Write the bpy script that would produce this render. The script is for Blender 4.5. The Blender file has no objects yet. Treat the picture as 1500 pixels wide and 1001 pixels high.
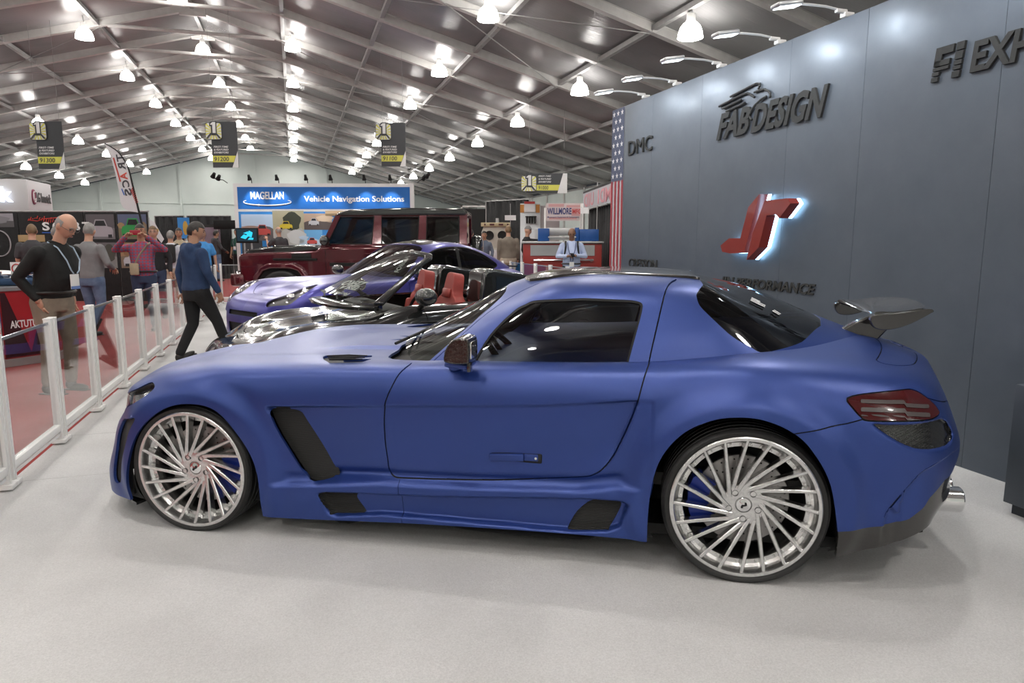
import bpy, bmesh, math, random
import numpy as np
from mathutils import Vector, Matrix, Euler
from math import sin, cos, pi, radians as RD
random.seed(7)
SC = bpy.context.scene
COL = SC.collection
# ---------------------------------------------------------------- materials
MATS = {}
def mat(name, col=(.5,.5,.5), rough=.5, metal=0., coat=0., emit=None, estr=0., alpha=None, trans=0., ior=1.45, spec=.5):
    if name in MATS: return MATS[name]
    m = bpy.data.materials.new(name); m.use_nodes = True
    b = m.node_tree.nodes['Principled BSDF']
    b.inputs['Base Color'].default_value = (*col, 1)
    b.inputs['Roughness'].default_value = rough
    b.inputs['Metallic'].default_value = metal
    b.inputs['Coat Weight'].default_value = coat
    b.inputs['Coat Roughness'].default_value = .05
    b.inputs['IOR'].default_value = ior
    b.inputs['Specular IOR Level'].default_value = spec
    if trans: b.inputs['Transmission Weight'].default_value = trans
    if emit:
        b.inputs['Emission Color'].default_value = (*emit, 1)
        b.inputs['Emission Strength'].default_value = estr
    if alpha is not None: b.inputs['Alpha'].default_value = alpha
    m.diffuse_color = (*col, 1)
    MATS[name] = m
    return m
def nd(m, typ, **kw):
    n = m.node_tree.nodes.new(typ)
    for k, v in kw.items():
        if k in n.inputs: n.inputs[k].default_value = v
        else: setattr(n, k, v)
    return n
def ln(m, a, ao, b, bi): m.node_tree.links.new(a.outputs[ao], b.inputs[bi])
def bsdf(m): return m.node_tree.nodes['Principled BSDF']
def bump(m, src, out, strength=.2, dist=.01):
    n = nd(m, 'ShaderNodeBump', Strength=strength, Distance=dist)
    ln(m, src, out, n, 'Height'); ln(m, n, 'Normal', bsdf(m), 'Normal'); return n
def ramp(m, src, out, stops, inp='Fac'):
    r = nd(m, 'ShaderNodeValToRGB')
    while len(r.color_ramp.elements) < len(stops): r.color_ramp.elements.new(.5)
    for e, (p, c) in zip(r.color_ramp.elements, stops):
        e.position = p; e.color = (*c, 1)
    ln(m, src, out, r, inp); return r
def noise_mat(name, c1, c2, scale=20, rough=.8, bstr=.0, bdist=.005, metal=0., detail=4, coat=0.):
    if name in MATS: return MATS[name]
    m = mat(name, c1, rough, metal, coat)
    tc = nd(m, 'ShaderNodeTexCoord'); n = nd(m, 'ShaderNodeTexNoise', Scale=scale, Detail=detail)
    ln(m, tc, 'Object', n, 'Vector')
    r = ramp(m, n, 'Fac', [(.3, c1), (.7, c2)]); ln(m, r, 'Color', bsdf(m), 'Base Color')
    if bstr: bump(m, n, 'Fac', bstr, bdist)
    return m
# ---------------------------------------------------------------- objects
def meta(o, label=None, cat=None, group=None, kind=None):
    if label: o['label'] = label
    if cat: o['category'] = cat
    if group: o['group'] = group
    if kind: o['kind'] = kind
    return o
def thing(name, label, cat, loc=(0,0,0), rz=0., group=None):
    o = bpy.data.objects.new(name, None); COL.objects.link(o)
    o.empty_display_size = .1
    o.location = loc; o.rotation_euler = (0, 0, rz)
    return meta(o, label, cat, group)
def link(name, me, parent=None, mats=None, smooth=True, angle=None):
    if mats is not None:
        for m in (mats if isinstance(mats, (list, tuple)) else [mats]): me.materials.append(m)
    o = bpy.data.objects.new(name, me); COL.objects.link(o)
    if parent is not None: o.parent = parent
    if smooth and len(me.polygons):
        me.polygons.foreach_set('use_smooth', [True]*len(me.polygons))
        if angle is not None: me.set_sharp_from_angle(angle=angle)
    return o
def mesh(name, V, Fc, mats=None, parent=None, smooth=True, angle=None, mi=None):
    me = bpy.data.meshes.new(name)
    me.from_pydata([tuple(map(float, v)) for v in V], [], [tuple(f) for f in Fc])
    if mi is not None: me.polygons.foreach_set('material_index', list(mi))
    me.validate(); me.update()
    return link(name, me, parent, mats, smooth, angle)
def copy_tree(o, parent=None):
    c = o.copy(); COL.objects.link(c)
    if parent is not None: c.parent = parent
    for ch in list(o.children): copy_tree(ch, c)
    return c
class MB:
    """collects shapes into one mesh"""
    def __init__(s): s.V = []; s.F = []; s.I = []; s.m = 0
    def add(s, V, F, M=None):
        o = len(s.V)
        for v in V:
            v = Vector(v)
            if M is not None: v = M @ v
            s.V.append(tuple(v))
        for f in F: s.F.append(tuple(i+o for i in f)); s.I.append(s.m)
        return s
    def mat(s, i): s.m = i; return s
    def box(s, c, d, M=None, bev=0.):
        x, y, z = d[0]/2, d[1]/2, d[2]/2
        if bev <= 0:
            V = [(a*x+c[0], b*y+c[1], e*z+c[2]) for a in (-1,1) for b in (-1,1) for e in (-1,1)]
            F = [(0,1,3,2),(4,6,7,5),(0,4,5,1),(2,3,7,6),(0,2,6,4),(1,5,7,3)]
            return s.add(V, F, M)
        bm = bmesh.new(); bmesh.ops.create_cube(bm, size=1)
        bmesh.ops.scale(bm, vec=d, verts=bm.verts)
        bmesh.ops.bevel(bm, geom=bm.edges[:], offset=min(bev, .49*min(d)), segments=2, affect='EDGES', profile=.5)
        bmesh.ops.translate(bm, vec=c, verts=bm.verts)
        s.bm(bm, M); return s
    def bm(s, bm, M=None):
        bm.verts.index_update()
        s.add([v.co for v in bm.verts], [[v.index for v in f.verts] for f in bm.faces], M); bm.free(); return s
    def tube(s, pts, r, n=8, cap=True, M=None, closed=False):
        pts = [Vector(p) for p in pts]; k = len(pts)
        rs = r if isinstance(r, (list, tuple)) else [r]*k
        V = []; F = []; up = None
        for i, p in enumerate(pts):
            a = pts[i-1] if (i > 0 or closed) else p
            b = pts[(i+1) % k] if (i < k-1 or closed) else p
            t = (b-a).normalized()
            if up is None:
                up = Vector((0,0,1)) if abs(t.z) < .9 else Vector((1,0,0))
            u = t.cross(up).normalized(); w = u.cross(t).normalized(); up = w
            for j in range(n):
                an = 2*pi*j/n
                V.append(p + (u*cos(an)+w*sin(an))*rs[i])
        m = k if closed else k-1
        for i in range(m):
            for j in range(n):
                a = i*n+j; b = i*n+(j+1) % n; c2 = ((i+1) % k)*n+(j+1) % n; d = ((i+1) % k)*n+j
                F.append((a,b,c2,d))
        if cap and not closed:
            F.append(tuple(range(n-1,-1,-1))); F.append(tuple((k-1)*n+j for j in range(n)))
        return s.add(V, F, M)
    def lathe(s, prof, n=24, M=None, closed=False, a0=0., a1=2*pi):
        """profile of (radius, z) turned about z"""
        k = len(prof); V = []; F = []; full = abs(a1-a0-2*pi) < 1e-6
        nn = n if full else n+1
        for i in range(nn):
            a = a0+(a1-a0)*i/n
            for r, z in prof: V.append((r*cos(a), r*sin(a), z))
        for i in range(n):
            i2 = (i+1) % nn
            for j in range(k if closed else k-1):
                j2 = (j+1) % k
                F.append((i*k+j, i2*k+j, i2*k+j2, i*k+j2))
        return s.add(V, F, M)
    def prism(s, poly, z0, z1, M=None):
        """polygon (x,y) extruded along z"""
        n = len(poly)
        V = [(x,y,z0) for x,y in poly]+[(x,y,z1) for x,y in poly]
        F = [tuple(range(n-1,-1,-1)), tuple(range(n,2*n))]+[(i,(i+1) % n,n+(i+1) % n,n+i) for i in range(n)]
        return s.add(V, F, M)
    def quad(s, a, b, c, d, M=None): return s.add([a,b,c,d], [(0,1,2,3)], M)
    def ball(s, c, r, n=12, M=None):
        bm = bmesh.new(); bmesh.ops.create_uvsphere(bm, u_segments=n, v_segments=max(6, n*2//3), radius=1)
        rr = r if isinstance(r, (tuple, list)) else (r,r,r)
        bmesh.ops.scale(bm, vec=rr, verts=bm.verts); bmesh.ops.translate(bm, vec=c, verts=bm.verts)
        return s.bm(bm, M)
    def build(s, name, mats, parent=None, smooth=True, angle=RD(35)):
        return mesh(name, s.V, s.F, mats, parent, smooth, angle, s.I if max(s.I or [0]) > 0 else None)
def bevel_mod(o, w=.01, seg=2):
    m = o.modifiers.new('bevel', 'BEVEL'); m.width = w; m.segments = seg; m.limit_method = 'ANGLE'; m.angle_limit = RD(40)
    return o
def bx(name, m, c, d, parent=None, bev=.0):
    return MB().box(c, d, bev=bev).build(name, m, parent)
_txt = {}
def text_geo(s, extrude=.02, bold=0., shear=0., spacing=1.):
    """vertices/faces of text scaled to unit box width=1,height=1 keeping z extrude"""
    key = (s, extrude, bold, shear, spacing)
    if key in _txt: return _txt[key]
    cu = bpy.data.curves.new('t', 'FONT'); cu.body = s; cu.size = 1; cu.extrude = extrude; cu.offset = bold; cu.shear = shear
    cu.space_character = spacing; cu.resolution_u = 3
    o = bpy.data.objects.new('t', cu); COL.objects.link(o)
    dg = bpy.context.evaluated_depsgraph_get(); dg.update()
    me = bpy.data.meshes.new_from_object(o.evaluated_get(dg))
    V = np.array([v.co[:] for v in me.vertices]); Fc = [tuple(p.vertices) for p in me.polygons]
    bpy.data.objects.remove(o); bpy.data.curves.remove(cu); bpy.data.meshes.remove(me)
    lo = V.min(0); hi = V.max(0)
    V[:,0] = (V[:,0]-lo[0])/(hi[0]-lo[0]); V[:,1] = (V[:,1]-lo[1])/(hi[1]-lo[1])
    V[:,2] = (V[:,2]-lo[2])/max(hi[2]-lo[2], 1e-6)
    _txt[key] = (V, Fc); return _txt[key]
def add_text(mb, s, o, ux, uy, w, h, depth=.004, bold=0., shear=0., spacing=1., mirror=False):
    """text on a plane: o lower-left corner, ux/uy unit vectors, w/h size; depth along ux x uy"""
    V, Fc = text_geo(s, .02, bold, shear, spacing)
    o = Vector(o); ux = Vector(ux).normalized(); uy = Vector(uy).normalized(); n = ux.cross(uy)
    P = []
    for x, y, z in V:
        if mirror: x = 1-x
        P.append(o+ux*(x*w)+uy*(y*h)+n*(z*depth))
    mb.add(P, Fc if not mirror else [f[::-1] for f in Fc])
# ---------------------------------------------------------------- splines and sliced surfaces
def cspline(t, Y, tq):
    """natural cubic spline, columns of Y"""
    t = np.asarray(t, float); Y = np.asarray(Y, float); n = len(t)
    h = np.diff(t); A = np.zeros((n,n)); B = np.zeros_like(Y)
    A[0,0] = A[-1,-1] = 1
    for i in range(1, n-1):
        A[i,i-1] = h[i-1]; A[i,i] = 2*(h[i-1]+h[i]); A[i,i+1] = h[i]
        B[i] = 6*((Y[i+1]-Y[i])/h[i]-(Y[i]-Y[i-1])/h[i-1])
    Mm = np.linalg.solve(A, B)
    k = np.clip(np.searchsorted(t, tq)-1, 0, n-2); hh = h[k][:,None]
    a = (t[k+1]-tq)[:,None]/hh; b = (tq-t[k])[:,None]/hh
    return a*Y[k]+b*Y[k+1]+((a**3-a)*Mm[k]+(b**3-b)*Mm[k+1])*hh**2/6
def surf_grid(rails, nu, nv, tens=0.):
    """rails: (R,S,3) control net -> (nv,nu,3) smooth grid; u along stations, v across rails"""
    P = np.asarray(rails, float); R, S, _ = P.shape
    du = np.linalg.norm(np.diff(P, axis=1), axis=2).mean(0)**.8; tu = np.r_[0, np.cumsum(du)]
    dv = np.linalg.norm(np.diff(P, axis=0), axis=2).mean(1)**.8; tv = np.r_[0, np.cumsum(dv)]
    uq = np.linspace(0, tu[-1], nu); vq = np.linspace(0, tv[-1], nv)
    Q = cspline(tu, P.transpose(1,0,2).reshape(S, -1), uq).reshape(nu, R, 3)
    G = cspline(tv, Q.transpose(1,0,2).reshape(R, -1), vq).reshape(nv, nu, 3)
    return G
def sst(a, b, x):
    t = np.clip((x-a)/(b-a), 0, 1); return t*t*(3-2*t)
def sdf(poly, x, y, r=0.):
    """signed distance (negative inside) to a polygon"""
    P = np.asarray(poly, float); n = len(P); q = np.stack([x, y], -1)
    d = np.full(x.shape, 1e9); ins = np.zeros(x.shape, bool)
    for i in range(n):
        a = P[i]; b = P[(i+1) % n]; e = b-a; w = q-a
        t = np.clip((w@e)/max(e@e, 1e-12), 0, 1)
        d = np.minimum(d, np.linalg.norm(w-t[...,None]*e, axis=-1))
        c1 = (a[1] <= q[...,1]); c2 = (b[1] <= q[...,1])
        cr = e[0]*w[...,1]-e[1]*w[...,0]
        ins ^= (c1 & ~c2 & (cr > 0)) ^ (~c1 & c2 & (cr < 0))
    return np.where(ins, -d, d)-r
def smooth_poly(P, n=6, sharp=()):
    """closed Catmull-Rom through P"""
    P = [np.array(p, float) for p in P]; k = len(P); out = []
    for i in range(k):
        p0, p1, p2, p3 = P[i-1], P[i], P[(i+1) % k], P[(i+2) % k]
        if i in sharp: p0 = p1
        if (i+1) % k in sharp: p3 = p2
        for j in range(n):
            t = j/n
            out.append(.5*((2*p1)+(p2-p0)*t+(2*p0-5*p1+4*p2-p3)*t*t+(3*p1-p0-3*p2+p3)*t**3))
    return np.array(out)
class Sheet:
    """open surface that can be sliced by implicit functions and split into regions"""
    def __init__(s, G):
        nv, nu, _ = G.shape
        s.V = G.reshape(-1, 3).copy()
        i = np.arange(nv*nu).reshape(nv, nu)
        s.F = np.stack([i[:-1,:-1], i[:-1,1:], i[1:,1:], i[1:,:-1]], -1).reshape(-1, 4).tolist()
        s.R = [0]*len(s.F)
    def band(s, P, w, reg, ax=(0,2), extra=None, only=None, closed=False):
        """thin strip of half width w along a polyline (projected on two axes) gets region reg"""
        P = np.asarray(P, float)
        if closed: P = np.vstack([P, P[:1]])
        def sd(V):
            x, y = V[:,ax[0]], V[:,ax[1]]; d = np.full(len(V), 9.); sg = np.ones(len(V))
            for a, b in zip(P[:-1], P[1:]):
                v = b-a; L = max(v@v, 1e-12); t = np.clip(((x-a[0])*v[0]+(y-a[1])*v[1])/L, 0, 1)
                q = np.hypot(x-a[0]-t*v[0], y-a[1]-t*v[1]); c = v[0]*(y-a[1])-v[1]*(x-a[0])
                m = q < d-1e-9; d = np.where(m, q, d); sg = np.where(m, np.where(c > 0, 1., -1.), sg)
            return d*sg
        far = lambda V: np.maximum(np.abs(sd(V))-.05, -1 if extra is None else extra(V))
        s.slice(lambda V: sd(V)-w, None, only, far); s.slice(lambda V: sd(V)+w, None, only, far)
        C = np.array([s.V[f].mean(0) for f in s.F]); q = np.abs(sd(C)) < w
        if extra is not None: q &= extra(C) < 0
        s.R = [reg if (a and (only is None or r in only)) else r for a, r in zip(q.tolist(), s.R)]
    def slice(s, fn, inside=None, only=None, near=None):
        """split faces along fn=0; faces with fn<0 get region `inside`. only: region set to be affected"""
        V = s.V; f = fn(V); f = np.where(np.abs(f) < 1e-5, 1e-5, f)
        fl = f.tolist(); sg = f < 0; sgl = sg.tolist()
        nvx = []; cache = {}; nF = []; nR = []; base = len(V)
        nl = (near(V) < 0).tolist() if near is not None else None
        for fc, r in zip(s.F, s.R):
            if (only is not None and r not in only) or (nl is not None and not all(nl[i] for i in fc if i < base)): nF.append(fc); nR.append(r); continue
            ss = [sgl[i] if i < base else None for i in fc]
            if all(ss): nF.append(fc); nR.append(r if inside is None else inside); continue
            if not any(ss): nF.append(fc); nR.append(r); continue
            A = []; B = []; k = len(fc)
            for j in range(k):
                a = fc[j]; b = fc[(j+1) % k]
                (A if ss[j] else B).append(a)
                if ss[j] != ss[(j+1) % k]:
                    key = (a,b) if a < b else (b,a)
                    c = cache.get(key)
                    if c is None:
                        t = fl[key[0]]/(fl[key[0]]-fl[key[1]])
                        nvx.append(V[key[0]]*(1-t)+V[key[1]]*t); c = base+len(nvx)-1; cache[key] = c
                    A.append(c); B.append(c)
            if len(A) > 2: nF.append(A); nR.append(r if inside is None else inside)
            if len(B) > 2: nF.append(B); nR.append(r)
        if nvx: s.V = np.vstack([V, np.array(nvx)])
        s.F, s.R = nF, nR
    def part(s, regs, name, mats, parent, flange=.0, mirror=False, offset=0., inward=None, thick=None):
        """mesh of the faces in regs; flange folds the free edges inward; normals follow the sheet"""
        regs = regs if isinstance(regs, (set, list, tuple)) else [regs]
        F = [f for f, r in zip(s.F, s.R) if r in regs]
        if not F: return None
        ids = sorted({i for f in F for i in f}); mp = {a: k for k, a in enumerate(ids)}
        V = s.V[ids].copy(); F = [[mp[i] for i in f] for f in F]
        N = np.zeros_like(V); ec = {}
        for f in F:
            p = V[f]; n = np.zeros(3)
            for j in range(1, len(f)-1): n += np.cross(p[j]-p[0], p[j+1]-p[0])
            for i in f: N[i] += n
            for j in range(len(f)):
                a, b = f[j], f[(j+1) % len(f)]
                k = (a,b) if a < b else (b,a); ec[k] = None if k in ec else (a,b)
        N /= np.maximum(np.linalg.norm(N, axis=1), 1e-9)[:,None]
        sgn = inward if inward is not None else s.sign
        V = V-N*sgn*offset
        Vl = V.tolist(); Fl = list(F)
        if flange:
            loop = [e for e in ec.values() if e]; m2 = {}; m1 = {}
            for a, b in loop:
                for i in (a,b):
                    if i not in m2:
                        m1[i] = len(Vl); Vl.append(V[i].tolist())
                        m2[i] = len(Vl); Vl.append((V[i]-N[i]*sgn*flange).tolist())
                Fl.append([m1[b], m1[a], m2[a], m2[b]])
        Vl = np.array(Vl)
        if s.sign < 0: Fl = [f[::-1] for f in Fl]
        if mirror:
            Vl = Vl*np.array([1,-1,1]); Fl = [f[::-1] for f in Fl]
        return mesh(name, Vl, Fl, mats, parent)
    sign = 1
# ================================================================ shared materials
def car_paint(name, col, rough=.36, metal=.55, coat=0., crough=.05):
    m = mat(name, col, rough, metal, coat); b = bsdf(m)
    n = nd(m, 'ShaderNodeTexNoise', Scale=900., Detail=1.); tc = nd(m, 'ShaderNodeTexCoord')
    ln(m, tc, 'Object', n, 'Vector'); bump(m, n, 'Fac', .03, .002)
    b.inputs['Coat Roughness'].default_value = crough; b.inputs['Coat IOR'].default_value = 1.6
    return m
M_BLUE = car_paint('satin blue paint', (.014,.046,.235), .42, .60, .50, .36)
M_PURP = car_paint('satin violet blue paint', (.055,.052,.30), .36, .65, .6, .28)
M_BURG = car_paint('burgundy paint', (.085,.008,.014), .15, .3, .8)
M_CARBBODY = car_paint('gloss carbon black paint', (.022,.023,.022), .14, .3, 1.)
M_BLACK = mat('matt black', (.006,.006,.006), .7)
M_TRIM = mat('black trim', (.008,.008,.008), .55, spec=.3)
M_RUB = noise_mat('tyre rubber', (.010,.010,.010), (.016,.016,.016), 60, .42, .1, .002)
M_MIRC = noise_mat('hammered dark carbon', (.02,.018,.016), (.05,.045,.04), 95, .10, .9, .008, .8, 1, 1.)
M_CHROME = mat('chrome', (.8,.8,.8), .08, 1.)
M_ALU = noise_mat('brushed silver alloy', (.60,.60,.595), (.76,.76,.75), 80, .27, .0, metal=1.)
M_DKALU = mat('dark alloy', (.16,.16,.16), .4, .9)
M_LUG = mat('dark lug recess', (.03,.03,.03), .5, .0)
M_WHITE = mat('white paint', (.80,.80,.78), .4)
M_GREYP = mat('grey plastic', (.25,.25,.25), .5)
M_DISC = mat('brake disc steel', (.35,.34,.33), .35, 1.)
M_CALB = mat('blue caliper paint', (.01,.03,.25), .3, .2)
M_CALR = mat('red caliper paint', (.45,.02,.02), .3)
M_REDL = mat('red seat leather', (.33,.055,.045), .45)
M_TAN = mat('tan leather', (.22,.15,.095), .5)
M_INT = mat('dark interior', (.02,.019,.018), .6)
def carbon_mat(name, scale=160, a=(.008,.008,.008), b=(.03,.03,.03), rough=.25, coat=.6):
    m = mat(name, a, rough, 0, coat); tc = nd(m, 'ShaderNodeTexCoord')
    mp = nd(m, 'ShaderNodeMapping'); mp.inputs['Rotation'].default_value = (.6,.785,.785); ln(m, tc, 'Object', mp, 'Vector')
    c = nd(m, 'ShaderNodeTexChecker', Scale=scale, Color1=(*a,1), Color2=(*b,1)); ln(m, mp, 'Vector', c, 'Vector')
    ln(m, c, 'Color', bsdf(m), 'Base Color'); return m
M_CARB = carbon_mat('carbon fibre')
M_CARBG = carbon_mat('glossy carbon fibre', 130, (.010,.0095,.009), (.026,.024,.022), .16, 1.)
def grille_mat(name):
    m = mat(name, (.008,.008,.008), .6); tc = nd(m, 'ShaderNodeTexCoord')
    w = nd(m, 'ShaderNodeTexWave', Scale=55.); w.bands_direction = 'Z'; ln(m, tc, 'Object', w, 'Vector')
    r = ramp(m, w, 'Fac', [(.2, (.004,.004,.004)), (.8, (.03,.03,.028))]); ln(m, r, 'Color', bsdf(m), 'Base Color')
    bump(m, w, 'Fac', .5, .004); return m
M_GRILLE = grille_mat('black mesh grille')
def glass_mat(name, tint=(.5,.5,.5), refl=1., rough=0.):
    m = bpy.data.materials.new(name); m.use_nodes = True; nt = m.node_tree; nt.nodes.clear()
    out = nd(m, 'ShaderNodeOutputMaterial'); mx = nd(m, 'ShaderNodeMixShader')
    t = nd(m, 'ShaderNodeBsdfTransparent', Color=(*tint,1)); g = nd(m, 'ShaderNodeBsdfGlossy', Roughness=rough, Color=(refl,refl,refl,1))
    f = nd(m, 'ShaderNodeFresnel', IOR=1.5)
    gm = nd(m, 'ShaderNodeNewGeometry'); mr = nd(m, 'ShaderNodeMapRange'); mr.inputs['To Min'].default_value = 1.5; mr.inputs['To Max'].default_value = 1/1.5
    ln(m, gm, 'Backfacing', mr, 'Value'); ln(m, mr, 'Result', f, 'IOR')
    ln(m, f, 'Fac', mx, 'Fac'); ln(m, t, 'BSDF', mx, 1); ln(m, g, 'BSDF', mx, 2); ln(m, mx, 'Shader', out, 'Surface')
    MATS[name] = m; return m
M_GLASS = glass_mat('tinted car glass', (.42,.43,.42))
M_WSGLASS = glass_mat('windscreen glass', (.62,.66,.63))
M_CLEAR = glass_mat('clear lens', (.9,.9,.9))
M_ACRYL = glass_mat('clear acrylic', (.93,.95,.95))
M_DKGLASS = glass_mat('dark glass', (.10,.10,.10))
M_LAMPIN = mat('chrome lamp interior', (.5,.5,.52), .2, 1.)
M_TAIL = mat('red lamp plastic', (.055,.003,.004), .12, 0, .6)
M_TAILW = mat('smoked lamp strip', (.075,.065,.065), .25, 0, .4)
M_STICK = mat('white sticker', (.75,.75,.75), .5)
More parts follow.
